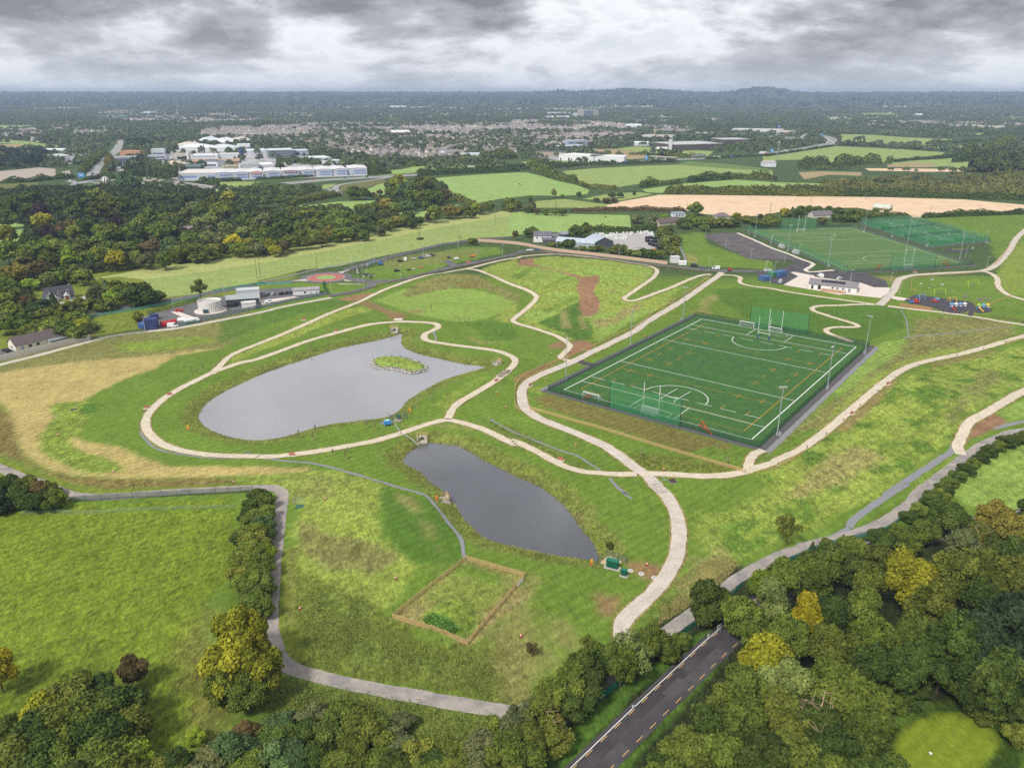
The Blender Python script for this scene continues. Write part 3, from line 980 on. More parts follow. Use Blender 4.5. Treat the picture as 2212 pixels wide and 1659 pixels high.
# strips of grey stone chips over the buried drains and along kerbs
for s,wd in(('c2 60,790 300,815 480,830 620,860 800,910 1000,970 1080,992 1200,1030 1400,1085 1460,1120 1540,1210 1640,1340 1720,1440 1750,1510 1755,1590 1780,1640',1.1),
('c4 1640,1220 1580,1300 1500,1345 1300,1480 1040,1655 d4 840,0 600,160 520,225 500,260',2.2),
('d4 500,262 430,300 350,330 200,360',1.4),('c4 2400,1000 2212,1030 2100,1052 1960,1092',1.6),('c3 830,1510 900,1590 990,1650 d3 640,50 700,95',1.0),
('c3 -180,1010 0,1110 200,1190 400,1270 560,1320 680,1400 760,1450',0.8),('c4 1190,320 1350,300 1700,270 2000,235 2080,235',0.9),('b2 1500,1260 1520,1300 1525,1340',0.9),
('d3 1310,545 1200,640 1060,735 900,850',1.2),('c1 1420,262 1300,350 1235,410 1200,480 1195,560 1225,620 1300,690 1400,730 1600,765 1800,785 2000,788 2212,785',0.9),
('b4 1170,1080 1210,1150 1225,1250 1235,1310',0.6),('b3 1410,520 1450,590 1480,680',1.5)):
 ribbon("stone_strip",s,wd,GREYSTONE,0.05,wob=0.25)
 # ------------------------------------------------------------------ water
WATER=bpy.data.materials.new("pond_water")
WATER.use_nodes=True
nt=WATER.node_tree
b=nt.nodes["Principled BSDF"]
b.inputs["Base Color"].default_value=(0.26,0.257,0.262,1)  # turbid water grey, paled to stand in for the grazing sky reflection
b.inputs["Roughness"].default_value=0.06
b.inputs["IOR"].default_value=1.7
b.inputs["Specular IOR Level"].default_value=1.0
tc=nt.nodes.new("ShaderNodeTexCoord")
ns=nt.nodes.new("ShaderNodeTexNoise")
ns.inputs["Scale"].default_value=0.9
ns.inputs["Detail"].default_value=7
nt.links.new(tc.outputs["Object"],ns.inputs["Vector"])
bp=nt.nodes.new("ShaderNodeBump")
bp.inputs["Strength"].default_value=0.14
bp.inputs["Distance"].default_value=0.1
wp=nt.nodes.new("ShaderNodeTexNoise")
wp.inputs["Scale"].default_value=0.05
wp.inputs["Detail"].default_value=3
nt.links.new(tc.outputs["Object"],wp.inputs["Vector"])
wq=nt.nodes.new("ShaderNodeMapRange")
wq.inputs["From Min"].default_value=0.4
wq.inputs["From Max"].default_value=0.62
wq.inputs["To Min"].default_value=0.03
wq.inputs["To Max"].default_value=0.16
nt.links.new(wp.outputs["Fac"],wq.inputs["Value"])
nt.links.new(wq.outputs[0],b.inputs["Roughness"])
nt.links.new(ns.outputs["Fac"],bp.inputs["Height"])
nt.links.new(bp.outputs[0],b.inputs["Normal"])
def flat_poly(P,z,out=0.0):
 me=bpy.data.meshes.new("flat")
 P=np.asarray(P)
 if out:
  A=0.5*np.sum(P[:,0]*np.roll(P[:,1],-1)-np.roll(P[:,0],-1)*P[:,1])
  d=np.roll(P,-1,0)-np.roll(P,1,0)
  d/=np.linalg.norm(d,axis=1)[:,None]
  N=np.column_stack([d[:,1],-d[:,0]])*(1 if A>0 else-1)
  P=P+N*out
 A=0.5*np.sum(P[:,0]*np.roll(P[:,1],-1)-np.roll(P[:,0],-1)*P[:,1])
 if A<0:
  P=P[::-1]
 me.from_pydata([(q[0],q[1],z)for q in P],[],[tuple(range(len(P)))])
 return me
struct("pond_water",flat_poly(POND_A,WATER_A+0.03,1.0),WATER)
WATER2=WATER.copy()
WATER2.node_tree.nodes["Principled BSDF"].inputs["Base Color"].default_value=(0.09,0.093,0.102,1)  # lower pond: darker base paints in its weaker sky reflection
struct("pond_water",flat_poly(POND_B,WATER_B+0.03,1.0),WATER2)
# ------------------------------------------------------------------ plants
def diamonds(Pc,Nn,size,r,aspect=1.5):
 """one kite-shaped leaf spray per point"""
 n=len(Pc)
 t=r.normal(size=(n,3))
 t-=(t*Nn).sum(1)[:,None]*Nn
 t/=np.linalg.norm(t,axis=1)[:,None]+1e-9
 bt=np.cross(Nn,t)
 s=np.asarray(size).reshape(-1,1)*np.ones((n,1))
 a=Pc+t*s*0.62*aspect**0.5
 c=Pc-t*s*0.55*aspect**0.5
 b_=Pc+bt*s*0.5+t*s*0.1-Nn*s*0.12
 d=Pc-bt*s*0.5+t*s*0.1-Nn*s*0.12
 V=np.stack([a,b_,c,d],1).reshape(-1,3)
 F=np.arange(n*4).reshape(n,4)
 return V,F
def ball(c,rad,nu=7,nv=5):
 V,F=[],[]
 for j in range(1,nv):
  ph=math.pi*j/nv
  for k in range(nu):
   t=2*math.pi*(k+0.5*(j%2))/nu
   V.append((math.sin(ph)*math.cos(t),math.sin(ph)*math.sin(t),math.cos(ph)))
 for j in range(nv-2):
  for k in range(nu):
   F.append((j*nu+k,j*nu+(k+1)%nu,(j+1)*nu+(k+1)%nu,(j+1)*nu+k))
 return np.array(c)+np.array(V)*np.array(rad),np.array(F)
SHAPES={  # crown centre height, envelope radii, lobe radius, lobes, lowest leaf
'dome':((0,0,.57),(.36,.36,.29),(.085,.175),38,.12),'round':((0,0,.58),(.34,.34,.32),(.09,.18),32,.14),
'tall':((0,0,.54),(.31,.31,.38),(.08,.16),42,.08),'bush':((0,0,.42),(.37,.37,.36),(.09,.18),32,.0),
'loose':((0,0,.60),(.36,.36,.28),(.09,.15),22,.2)}
def crown_mesh(name,seed,n,leaf,shape='dome',core=True):
 r=np.random.default_rng(seed)
 if shape=='conifer':
  h=r.random(n)**1.25
  z=0.06+0.93*h
  tier=0.75+0.25*np.abs(np.sin(z*26+r.normal(0,.3,n)))
  rad=0.5*(1-h)**0.85*tier*np.sqrt(r.uniform(.45,1,n))
  t=r.random(n)*2*np.pi
  Pc=np.column_stack([rad*np.cos(t),rad*np.sin(t),z])
  Nn=np.column_stack([np.cos(t),np.sin(t),np.full(n,.6)])+r.normal(0,.45,(n,3))
  tint=np.clip(.42+r.normal(0,.13,n),0,1)
  cv,cf=ball((0,0,.42),(.28,.28,.38),8,6)
  cores=[(cv,cf,.4)]
 else:
  c0,er,lr,K,low=SHAPES[shape]
  L,LR=[],[]
  for k in range(K):
   while True:
    d=r.uniform(-1,1,3)
    if 0.25<np.linalg.norm(d)<1:
     break
   L.append(np.array(c0)+d*er)
   LR.append(r.uniform(*lr)*(1.0-0.18*abs(d[2])))
  L,LR=np.array(L),np.array(LR)
  lt=np.clip(r.normal(.46,.17,K),.1,.95)
  w=LR**2
  w/=w.sum()
  Pc,Nn,tint=[],[],[]
  tot=0
  while tot<n:
   m=n*2
   k=r.choice(K,m,p=w)
   d=r.normal(size=(m,3))
   d/=np.linalg.norm(d,axis=1)[:,None]
   keep=d[:,2]>-0.75
   rr=np.clip(r.normal(.98,.13,m),.7,1.35)
   # small billows on every lobe
   ph=np.sin(d[:,0]*9+k)*np.sin(d[:,1]*9+2*k)*np.sin(d[:,2]*9+3*k)
   q=L[k]+d*(LR[k]*rr*(1+.2*ph))[:,None]*np.array([1,1,.92])
   dd=np.linalg.norm(q[:,None,:]-L[None],axis=2)/LR[None]
   dd[np.arange(m),k]=9
   keep&=(dd.min(1)>.74)&(q[:,2]>low)
   Pc.append(q[keep]);Nn.append(d[keep]);tint.append(lt[k[keep]])
   tot+=keep.sum()
  Pc,Nn,tint=np.concatenate(Pc)[:n],np.concatenate(Nn)[:n],np.concatenate(tint)[:n]
  Nn=Nn+r.normal(0,.6,Nn.shape)+np.array([0,0,.25])
  tint=np.clip(tint+r.normal(0,.17,len(tint)),0,1)
  cores=[(*ball(L[k],LR[k]*.72),lt[k])for k in range(K)]if core else[]
 Nn/=np.linalg.norm(Nn,axis=1)[:,None]
 V,F=diamonds(Pc,Nn,leaf*r.uniform(.6,1.45,len(Pc)),r)
 T=np.repeat(tint,4)
 for cv,cf,ct in cores:
  F=np.concatenate([F,cf+len(V)])
  V=np.concatenate([V,cv])
  T=np.concatenate([T,np.full(len(cv),ct)])
 me=mesh_np(name,V,F,T)
 me.materials.append(LEAF)
 return me
def trunk_mesh(seed,top=.62,bare=False):
 r=np.random.default_rng(seed)
 mb=MB()
 mb.bar((0,0,-.03),(.006,.004,.25),.028,7,.02)
 mb.bar((.006,.004,.25),(.0,.01,top),.02,6,.008)
 for k in range(9 if bare else 5):
  t=k*2.4+r.uniform(0,.6)
  z0=r.uniform(.2,top*.9)
  e=(.3*math.cos(t)*r.uniform(.6,1.1),.3*math.sin(t)*r.uniform(.6,1.1),z0+r.uniform(.14,.3))
  mb.bar((0,0,z0),e,.011,5,.004)
  if bare:
   for q in range(4):
    p=Vector((0,0,z0)).lerp(Vector(e),r.uniform(.5,1))
    mb.bar(p,p+Vector((r.normal(0,.09),r.normal(0,.09),r.uniform(.02,.16))),.004,4,.0015)
 me=mb.mesh("trunk")
 me.materials.append(BARK)
 return me
NEAR={s:[crown_mesh("crown_"+s,10+i+7*len(s),8600,.04,s)for i in range(k)]for s,k in(('dome',3),('round',2),('tall',2),('bush',3))}
NEAR['loose']=[crown_mesh("crown_loose",91,2600,.034,'loose',False)]
NEAR['conifer']=[crown_mesh("crown_conifer",95,5200,.045,'conifer')]
MID={s:[crown_mesh("crown_"+s,40+i+5*len(s),1700,.08,s)for i in range(k)]for s,k in(('dome',4),('round',3),('tall',3),('bush',3))}
MID['loose']=[crown_mesh("crown_loose",92,700,.07,'loose',False)]
MID['conifer']=[crown_mesh("crown_conifer",96,1200,.085,'conifer')]
TRUNKS=[trunk_mesh(3+k)for k in range(3)]
TRUNK_BARE=trunk_mesh(9,.8,True)
K_={k:alb(*v)for k,v in dict(dk=(80,97,40),mid=(105,120,46),olive=(110,118,46),gold=(146,146,40),yel=(174,166,38),orange=(130,122,52),purple=(66,50,54),
teal=(86,108,62),light=(128,140,74),brown=(108,94,56),lime=(128,150,46),fir=(64,82,50),grey=(114,120,74)).items()}
KNAME=dict(dk='dark green',mid='green',olive='olive green',gold='golden',yel='bright yellow',orange='orange brown',purple='dark purple',teal='blue green',light='pale green',
brown='brown',lime='lime green',fir='blackish green',grey='grey green')
TREES=[]
_tn=[0]
def tree(uv,w,h,k='mid',label=None,group=None,near=False,shape=None,name='tree',cat='tree',at=None,aim=0.55,jitter=True):
 """uv: where the middle of the crown shows on the survey sheet"""
 _tn[0]+=1
 q=_tn[0]
 if at is None:
  P=survey([uv],up=h*aim)[0]
 else:
  P=np.array([at[0],at[1],float(hgt(at[0],at[1]))])
 r=random.Random(q)
 shape=shape or r.choice(['dome','dome','round','tall'])
 lib=(NEAR if near else MID)[shape]
 t=thing(name,label or('%s broadleaf tree'%KNAME[k]),cat,(P[0],P[1],P[2]-.1),r.uniform(0,6.28),group)
 c=obj('crown',lib[r.randrange(len(lib))],None,t)
 c.scale=(w*r.uniform(.94,1.06),w*r.uniform(.94,1.06),h)
 f=(r.uniform(.8,1.3)if near else r.uniform(.85,1.5))if jitter else 1
 kc=K_[k]
 c.color=(kc[0]*f*r.uniform(.95,1.06),kc[1]*f,kc[2]*f,1)
 tr=obj('trunk',TRUNKS[q%3],None,t)
 tr.scale=(max(w*.8,h*.5),max(w*.8,h*.5),h)
 TREES.append((P[0],P[1],w))
 return t
def hedge_mesh(P,w,h,leaf,dens,seed=0,lump=0.3,core=True):
 """a band of leaf sprays round a lumpy bank of growth"""
 r=np.random.default_rng(500+seed)
 P=resample(np.asarray(P)[:,:2],max(1.0,w*.4))
 N=normals2(P)
 seg=np.linalg.norm(np.diff(P,axis=0),axis=1)
 s=np.concatenate([[0],np.cumsum(seg)])
 L=s[-1]
 n=int(L*(w+2*h)*dens)
 u=r.random(n)*L
 cx,cy=np.interp(u,s,P[:,0]),np.interp(u,s,P[:,1])
 nx_,ny_=np.interp(u,s,N[:,0]),np.interp(u,s,N[:,1])
 th=r.uniform(-.12,1.12,n)*np.pi
 k=1+lump*vnoise(u,np.zeros(n),max(w,h)*1.6,seed,2)+lump*.5*vnoise(u,th*3,3.0,seed+3,2)
 kh=1+lump*1.3*vnoise(u,np.full(n,9.0),max(w,h)*2.2,seed+8,2)
 ct,st=np.cos(th),np.sin(th)
 tp=np.clip(np.minimum(u,L-u)/(w*.8),.02,1)**.5
 k=k*tp
 off=w/2*np.sign(ct)*np.abs(ct)**.7*k
 up=h*np.clip(np.abs(np.maximum(st,0))**.7*k*kh,.0,2)
 x,y=cx+nx_*off,cy+ny_*off
 z=hgt(x,y)+up
 Nn=np.column_stack([nx_*ct,ny_*ct,np.maximum(st,0)+.25])+r.normal(0,.45,(n,3))
 Nn/=np.linalg.norm(Nn,axis=1)[:,None]
 V,F=diamonds(np.column_stack([x,y,z]),Nn,leaf*r.uniform(.6,1.5,n),r)
 T=np.repeat(np.clip(.45+.35*vnoise(u,np.zeros(n),w*2.5,seed+5,2)+r.normal(0,.12,n),0,1),4)
 if core:
  m=len(P)
  uu=s
  k=(1+lump*vnoise(uu,np.zeros(m),max(w,h)*1.6,seed,2))*np.clip(np.minimum(uu,L-uu)/(w*.8),.0,1)**.5
  kh=1+lump*1.3*vnoise(uu,np.full(m,9.0),max(w,h)*2.2,seed+8,2)
  rows=[]
  for a,bz in((-.42,-.1),(-.36,.5),(0,.78),(.36,.5),(.42,-.1)):
   xy=P+N*(a*w*k)[:,None]
   rows.append(np.column_stack([xy,hgt(xy[:,0],xy[:,1])+bz*h*np.clip(k*kh,0,2)]))
  CV=np.stack(rows,1).reshape(-1,3)
  i=np.arange(m*5).reshape(m,5)
  CF=np.stack([i[:-1,:-1].ravel(),i[1:,:-1].ravel(),i[1:,1:].ravel(),i[:-1,1:].ravel()],1)
  F=np.concatenate([F,CF+len(V)])
  V=np.concatenate([V,CV])
  T=np.concatenate([T,np.full(len(CV),.4)])
 me=mesh_np("hedge",V,F,T)
 me.materials.append(LEAF)
 return me
_hn=[0]
def hedge(s,w,h,k='dk',label='hedge',leaf=None,dens=None,group='hedges between the fields',lump=.3,name='hedge',cat='hedge',smooth=3):
 _hn[0]+=1
 P=line_pts(s,2.0,smooth)
 D=P[:,1].mean()
 if leaf is None:
  leaf=max(.45,D/560.0)
 if dens is None:
  dens=1.5/leaf**2
 o=obj(name,hedge_mesh(P,w,h,leaf,dens,_hn[0],lump),None)
 o.color=(*K_[k],1)
 tag(o,label,cat,group)
 return o
 # ------------------------------------------------------------------ the trees, wood by wood
def stand(s,items,label,group,near=False,**kw):
 """items: 'x,y,w,h,k[,shape]' in the frame s"""
 out=[]
 for it in items.split():
  q=it.split(',')
  uv=px('%s %s,%s'%(s,q[0],q[1]))[0]
  k=q[4]
  w0=float(q[2])
  if not near:
   q[2]=str(float(q[2])*(1.35 if s in('b1','b2')else 1.15))
   q[3]=str(float(q[3])*(1.12 if s in('b1','b2')else 1.0))
  sh=q[5]if len(q)>5 else None
  kk=dict(kw)
  lb=label.format(c=KNAME[k])
  if not near and w0<=9.5:  # small trees, carried under the name and category of bushes
   kk.update(name='bush',cat='bush')
   lb=lb.replace('tree','bush')
  out.append(tree(uv,float(q[2]),float(q[3]),k,lb,group,near,sh,**kk))
 return out
 # wood right of the dark road
G1='trees of the wood right of the dark road'
stand('w','1965,1250,14,17,gold,dome','tallest golden crowned tree in the roadside wood',G1,True)
stand('w','1742,1335,8,15,yel,tall','slim bright yellow tree in the roadside wood',G1,True)
stand('w','1705,1245,11,12,mid 1645,1262,8,9,lime 1775,1218,12,12,mid 1840,1228,10,11,dk 1880,1258,9,13,olive 1905,1205,9,9,olive 1760,1260,10,11,mid',
'{c} tree at the lane edge of the roadside wood',G1,True)
stand('w','2065,1238,14,16,olive,dome 2012,1320,12,17,olive 1668,1300,11,13,light 1650,1425,11,14,gold,dome 1700,1385,10,14,mid 1800,1330,10,14,dk 1795,1405,11,13,olive 1860,1330,11,15,mid '
'1890,1390,11,15,mid 2130,1310,12,17,dk 2185,1255,12,16,olive 2190,1350,13,19,fir 2120,1405,13,19,fir,tall 2045,1405,13,19,dk,tall 1965,1385,11,16,mid 1955,1445,10,15,dk '
'2155,1470,12,17,dk 2212,1440,12,17,fir,tall 2100,1470,10,14,dk 1880,1440,10,13,dk 1830,1410,9,11,olive 1600,1330,10,12,mid',
'{c} broadleaf tree deep in the roadside wood',G1,True)
stand('w','1800,1490,12,13,mid 1855,1530,13,14,mid,dome 1760,1560,12,12,dk 1690,1480,12,13,light 1690,1560,12,12,olive 1620,1490,11,12,mid 1615,1560,12,12,mid 1545,1570,11,10,dk 1490,1625,12,10,olive '
'1560,1640,12,11,mid 1640,1640,13,12,dk 1730,1640,12,10,olive 1800,1620,12,12,dk 1870,1600,11,12,mid 1575,1520,9,9,olive 1680,1430,9,10,dk 1640,1380,9,12,mid 1900,1660,10,9,dk 1790,1690,12,11,mid 1680,1700,12,11,dk 1560,1705,12,11,olive 1450,1700,11,9,mid 1440,1660,8,7,dk',
'{c} bushy tree along the verge of the dark road',G1,True)
stand('w','2052,1118,12,10,dk 2150,1118,11,11,orange 2200,1150,11,11,orange 2110,1160,10,10,olive 2180,1195,11,13,dk 2000,1150,9,8,mid 1960,1170,9,8,mid 1905,1165,8,7,dk 2080,1180,10,11,grey 2130,1235,11,13,olive 2230,1100,9,9,dk 1840,1180,8,7,mid',
'{c} tree where the lane hedge meets the wood',G1,True)
stand('w','1780,1455,7,9,dk,bush 1930,1500,8,4,mid,bush 1985,1480,7,4,dk,bush 2130,1530,7,5,olive,bush 2190,1520,8,6,dk,bush 2200,1580,6,5,olive,bush 1900,1560,7,5,mid,bush 1950,1435,7,4,dk,bush',
'{c} shrub in the clearing beside the mown golf green',G1,True,name='shrub',cat='shrub')
# dead tree with bare branches
P=survey(px('d4 320,1420'),up=7)[0]
dt=thing('dead_tree','bare branched dead tree near the mown golf green','tree',P,0.7)
o=obj('trunk',TRUNK_BARE,None,dt);o.scale=(13,13,15)
DEADBARK=mat("pale_dead_wood",alb(190,165,130),.9,.15,2)
dm=TRUNK_BARE.copy();dm.materials.clear();dm.materials.append(DEADBARK);o.data=dm
for s,w_,h_ in(('d4 1270,330',9,11),('d4 1440,560',9,12),('d3 240,1420',8,9)):
 P=survey(px(s),up=h_*.6)[0]
 dt=thing('dead_tree',{'d4 1270,330':'bare pale tree beside the orange tree by the lane','d4 1440,560':'bare pale tree at the right edge of the wood','d3 240,1420':'half bare tan tree at the lower bend of the lane'}[s],'tree',P,1.9)
 o=obj('trunk',dm,None,dt);o.scale=(w_,w_,h_)
 c=obj('crown',NEAR['loose'][0],None,dt);c.scale=(w_*.8,w_*.8,h_*.9);c.color=(*K_['orange'],1)
 # strip between the lane and the dark road
G2='trees between the lane and the dark road'
stand('d3','1140,690,10,13,dk,tall','tall dark green tree between lane and road sign',G2,True)
stand('d3','690,945,8,9,light,loose 830,925,8,9,mid 560,1010,8,9,mid 440,930,4,5,olive,loose 640,1060,8,10,mid 740,1020,8,9,light,loose 480,1080,8,9,dk 400,1090,9,10,mid 330,1170,9,10,mid 430,1180,9,9,dk '
'250,1230,9,9,mid 360,1270,9,8,dk 900,960,7,6,mid,bush 990,900,5,5,mid,bush 200,1310,8,8,olive 150,1400,9,9,olive,loose 230,1480,9,7,olive 90,1500,9,8,olive 1220,690,7,8,mid,bush 620,960,6,7,light,loose 40,1400,8,8,grey 30,1560,10,8,mid',
'{c} tree in the strip between lane and dark road',G2,True)
stand('d4','150,260,8,10,olive,loose','thin tree standing alone on the grass beside the lane',G2,True)
stand('d3','570,355,2.5,3,olive,bush 1230,655,5,6,dk,bush 120,960,3.5,4,brown,loose','{c} shrub on the grass beside the path',G2,True,name='shrub',cat='shrub')
# foreground, left
G3='trees around the near field'
stand('d1','1900,560,10,16,gold,dome','big golden weeping tree above the near bend of the lane, upper crown',G3,True)
stand('d1','1850,830,13,15,gold,tall 2080,860,11,13,gold 2060,640,9,14,gold,tall 1760,1000,8,10,olive 1990,1050,9,9,mid','{c} drooping crown beside the near bend of the lane',G3,True)
stand('d1','1050,880,6.5,7.5,brown,round','round dark brown bush standing alone in the near field',G3,True)
stand('d1','-30,860,9,11,yel,dome','bright yellow tree cut by the left edge',G3,True)
stand('d1','560,1130,13,11,olive 800,1050,9,9,dk 330,1220,10,10,gold 700,1250,12,11,mid 950,1150,10,10,dk 480,1380,12,11,olive 250,1450,12,11,dk 800,1420,12,11,dk 1030,1330,9,9,olive 620,1560,12,10,mid '
'100,1560,12,11,olive 380,1600,11,10,dk 850,1600,12,9,mid 1060,1560,8,7,lime 60,1350,8,7,mid 600,960,7,6,olive,loose 250,1700,12,9,dk 700,1720,12,9,dk 1000,1720,10,8,olive',
'{c} tree of the dense clump below the near field',G3,True)
stand('d1','1570,1390,4,4,lime,bush','small lime green shrub below the weeping tree',G3,True,name='shrub',cat='shrub')
stand('d1','1860,1500,10,8,teal,bush 1650,1600,9,7,grey,bush 1400,1620,9,6,dk,bush 1980,1350,6,5,brown,bush 2000,1640,9,7,mid,bush 1300,1700,9,6,olive,bush','{c} bush under the weeping tree',G3,True,name='bush',cat='bush')
stand('d2','430,1260,8,6,grey,bush 640,1240,9,7,mid,bush 760,1330,9,7,olive,bush 560,1420,9,7,dk,bush 330,1400,9,7,dk,bush 200,1330,8,6,teal,bush 850,1450,10,8,olive,bush 700,1560,10,8,olive,bush 480,1560,9,7,dk,bush '
'280,1540,9,7,teal,bush 900,1590,9,7,mid,bush 1050,1480,9,6,grey,bush 120,1460,9,7,dk,bush 1080,1300,7,4,grey,bush 930,1340,8,5,mid,bush 1200,1560,9,6,olive,bush 1350,1600,9,5,dk,bush 1500,1560,10,6,olive,bush '
'1680,1500,10,7,grey,bush 1800,1380,8,6,mid,bush 1850,1580,10,7,olive,bush 1950,1440,8,6,dk,bush 1990,1300,6,5,mid,bush 600,1650,10,7,mid,bush 1000,1650,10,7,dk,bush 100,1600,10,7,teal,bush 1300,1680,9,6,mid,bush',
'{c} bush on the rough ground below the lane',G3,True,name='bush',cat='bush')
stand('c2','20,1090,7,6,dk,bush 60,1140,7,6,mid,bush -10,1180,8,6,dk,bush 60,1230,8,6,mid,bush -20,1300,9,6,mid,bush 50,1330,8,6,teal,bush -40,1400,9,7,mid,bush 40,1420,9,6,dk,bush -20,1490,9,7,olive,bush 40,1560,8,6,lime,bush -80,1560,9,7,mid,bush -60,1250,7,5,dk,bush -110,1450,8,6,dk,bush',
'{c} bush in the broad hedge beside the near lane','bushes of the broad hedge',True,name='bush',cat='bush')
stand('d2','20,120,9,7,mid,bush -60,80,9,7,olive,bush 30,240,8,7,mid,bush -60,220,9,7,mid,bush 0,330,8,7,dk,bush 40,420,7,7,mid,bush -20,400,8,8,mid,bush -100,180,8,7,olive,bush','{c} bush at the near end of the broad hedge','bushes of the broad hedge',True,name='bush',cat='bush')
stand('c1','80,1020,10,8,dk,bush 220,1000,9,7,olive,bush 330,1040,9,7,brown,bush 150,1090,10,8,dk,bush 300,1130,9,7,dk,bush 420,1120,8,7,mid,bush 480,1110,6,6,lime,bush 20,1120,9,8,fir,bush 420,1040,7,6,olive,bush 60,970,7,6,dk,bush -60,1060,9,8,dk,bush',
'{c} bush in the thicket beside the left lane','bushes of the left thicket',True,name='bush',cat='bush')
# lane hedge on the right
stand('c4','1440,1650,6,4,dk,bush 1530,1590,6,4.5,dk,bush 1590,1530,6,4,mid,bush 1660,1470,6,4,dk,bush 1720,1420,6,4.5,dk,bush 1790,1370,5,4,mid,bush 1860,1310,6,4.5,dk,bush 1930,1260,6,4.5,dk,bush 2000,1220,6,4,mid,bush 2070,1180,7,5,dk,bush 2140,1165,6,4,dk,bush 2212,1145,7,4.5,mid,bush 1500,1640,6,4,olive,bush 2290,1130,7,5,dk,bush',
'{c} bush in the row between lane and right meadow','bushes along the right lane',True,name='bush',cat='bush')
stand('d4','1060,40,6,4,dk,bush 980,90,6,4,dk,bush 910,150,6,4.5,mid,bush 850,190,6,4,dk,bush 780,260,5,3.5,mid,bush 640,285,3.5,3,dk,bush 465,330,3,4,dk,conifer 380,350,5,4,mid,bush 290,360,2,3,dk,conifer 730,300,5,4,dk,bush',
'{c} bush in the row between lane and right meadow','bushes along the right lane',True,name='bush',cat='bush')
# the big wood on the left beyond the park
G4='trees of the big wood beyond the park'
stand('b1','130,200,19,20,dk 50,140,17,18,dk 260,140,20,21,dk 240,230,14,16,dk 560,190,18,20,dk 720,150,18,20,dk 800,130,20,22,olive 820,245,19,20,olive 960,200,18,20,olive 1060,190,15,18,dk 640,260,14,16,dk 470,180,15,18,dk 60,300,14,16,dk',
'tall {c} tree at the back of the left wood',G4)
stand('b1','330,230,14,16,purple 410,430,11,15,purple 980,330,9,11,purple 660,330,9,10,purple','dark purple leaved tree in the left wood',G4)
stand('b1','970,645,11,14,yel 600,640,14,16,lime 360,320,15,16,gold 1970,500,10,13,yel 640,430,13,15,olive 800,620,10,13,gold 130,760,13,13,orange 60,440,13,15,gold 1560,580,8,10,gold',
'{c} autumn tree in the left wood',G4)
stand('b1','60,580,15,16,mid 300,580,16,16,mid 450,560,13,14,mid 720,400,15,18,dk 900,430,18,19,mid 680,550,14,14,olive 930,570,13,14,mid 1060,570,13,14,mid 1150,450,15,16,dk 1190,370,14,15,mid 1250,280,15,16,mid 1150,640,10,11,olive '
'1250,660,11,10,grey 1300,530,10,11,brown 1300,430,14,15,mid 1390,390,13,14,mid 1430,550,13,14,teal 1390,650,11,12,mid 1500,600,11,12,mid 1600,480,12,13,mid 1690,590,14,13,olive 1760,470,12,12,light 1690,350,12,13,light 1770,320,11,12,light '
'1860,240,17,18,olive 1790,170,14,15,olive 1930,220,14,16,olive 1950,120,15,14,gold 1570,140,14,14,dk 1470,120,13,12,dk 1360,130,12,12,dk 1250,120,12,12,mid 1640,210,13,13,grey 1700,230,12,13,mid 1560,270,12,12,olive 1450,300,12,12,olive 1500,340,12,11,dk '
'1900,380,11,11,light 2070,420,11,11,light 2120,520,11,10,orange 2170,560,10,10,grey 2180,400,11,11,mid 2060,310,12,12,mid 2150,340,12,11,mid 1400,230,10,10,mid 1380,300,11,12,mid 1600,580,12,12,olive 1820,570,11,11,olive 1870,480,11,11,grey 2030,560,11,11,mid 2210,520,11,10,mid '
'1230,570,11,11,brown 1120,560,11,11,dk 760,640,11,12,mid 560,560,11,12,mid 400,500,10,11,mid 230,450,10,7,mid 520,400,12,13,brown 1040,440,12,13,mid 820,520,13,14,mid 600,360,10,11,orange 200,640,11,11,olive 400,660,11,12,olive 330,720,12,11,brown',
'{c} tree in the left wood',G4)
G5='trees of the gardens by the white house'
stand('b1','590,760,11,11,mid 700,790,11,10,mid 480,800,9,8,lime 420,810,8,9,light 250,850,10,6,lime 60,880,11,9,mid 130,960,9,8,mid 220,1000,8,7,brown 350,1060,10,10,fir 450,1000,6,9,fir,conifer 100,1080,11,10,mid 200,1180,12,10,dk 60,1000,10,9,mid '
'800,930,9,9,grey 900,890,8,9,teal,conifer 990,890,11,10,olive 1080,960,10,9,mid 1180,920,15,14,dk,bush 1290,960,10,8,mid 1340,960,8,6,mid 890,1020,10,7,mid,bush 680,1020,8,7,olive 600,1050,8,8,olive 480,1080,9,8,olive 380,1140,10,9,olive 520,1160,10,9,mid 640,1160,10,9,mid '
'440,1220,10,8,mid 330,1220,9,8,mid 560,1240,9,8,dk 700,1200,7,7,gold 650,1270,8,7,mid 250,1260,8,7,olive 780,1000,5,7,dk,conifer 960,1030,4,6,dk,conifer 840,870,9,8,mid 940,970,9,8,lime 40,1200,10,9,mid 20,820,10,9,mid 150,880,8,6,lime',
'{c} garden tree around the white house with dormers',G5)
stand('b1','1690,890,8,12,olive,loose','lone loose crowned tree beside the round tank',G5)
stand('b1','1170,1120,5,6,olive,bush','small olive bush behind the blue containers',G5)
G6='trees of the wood north of the roundabout'
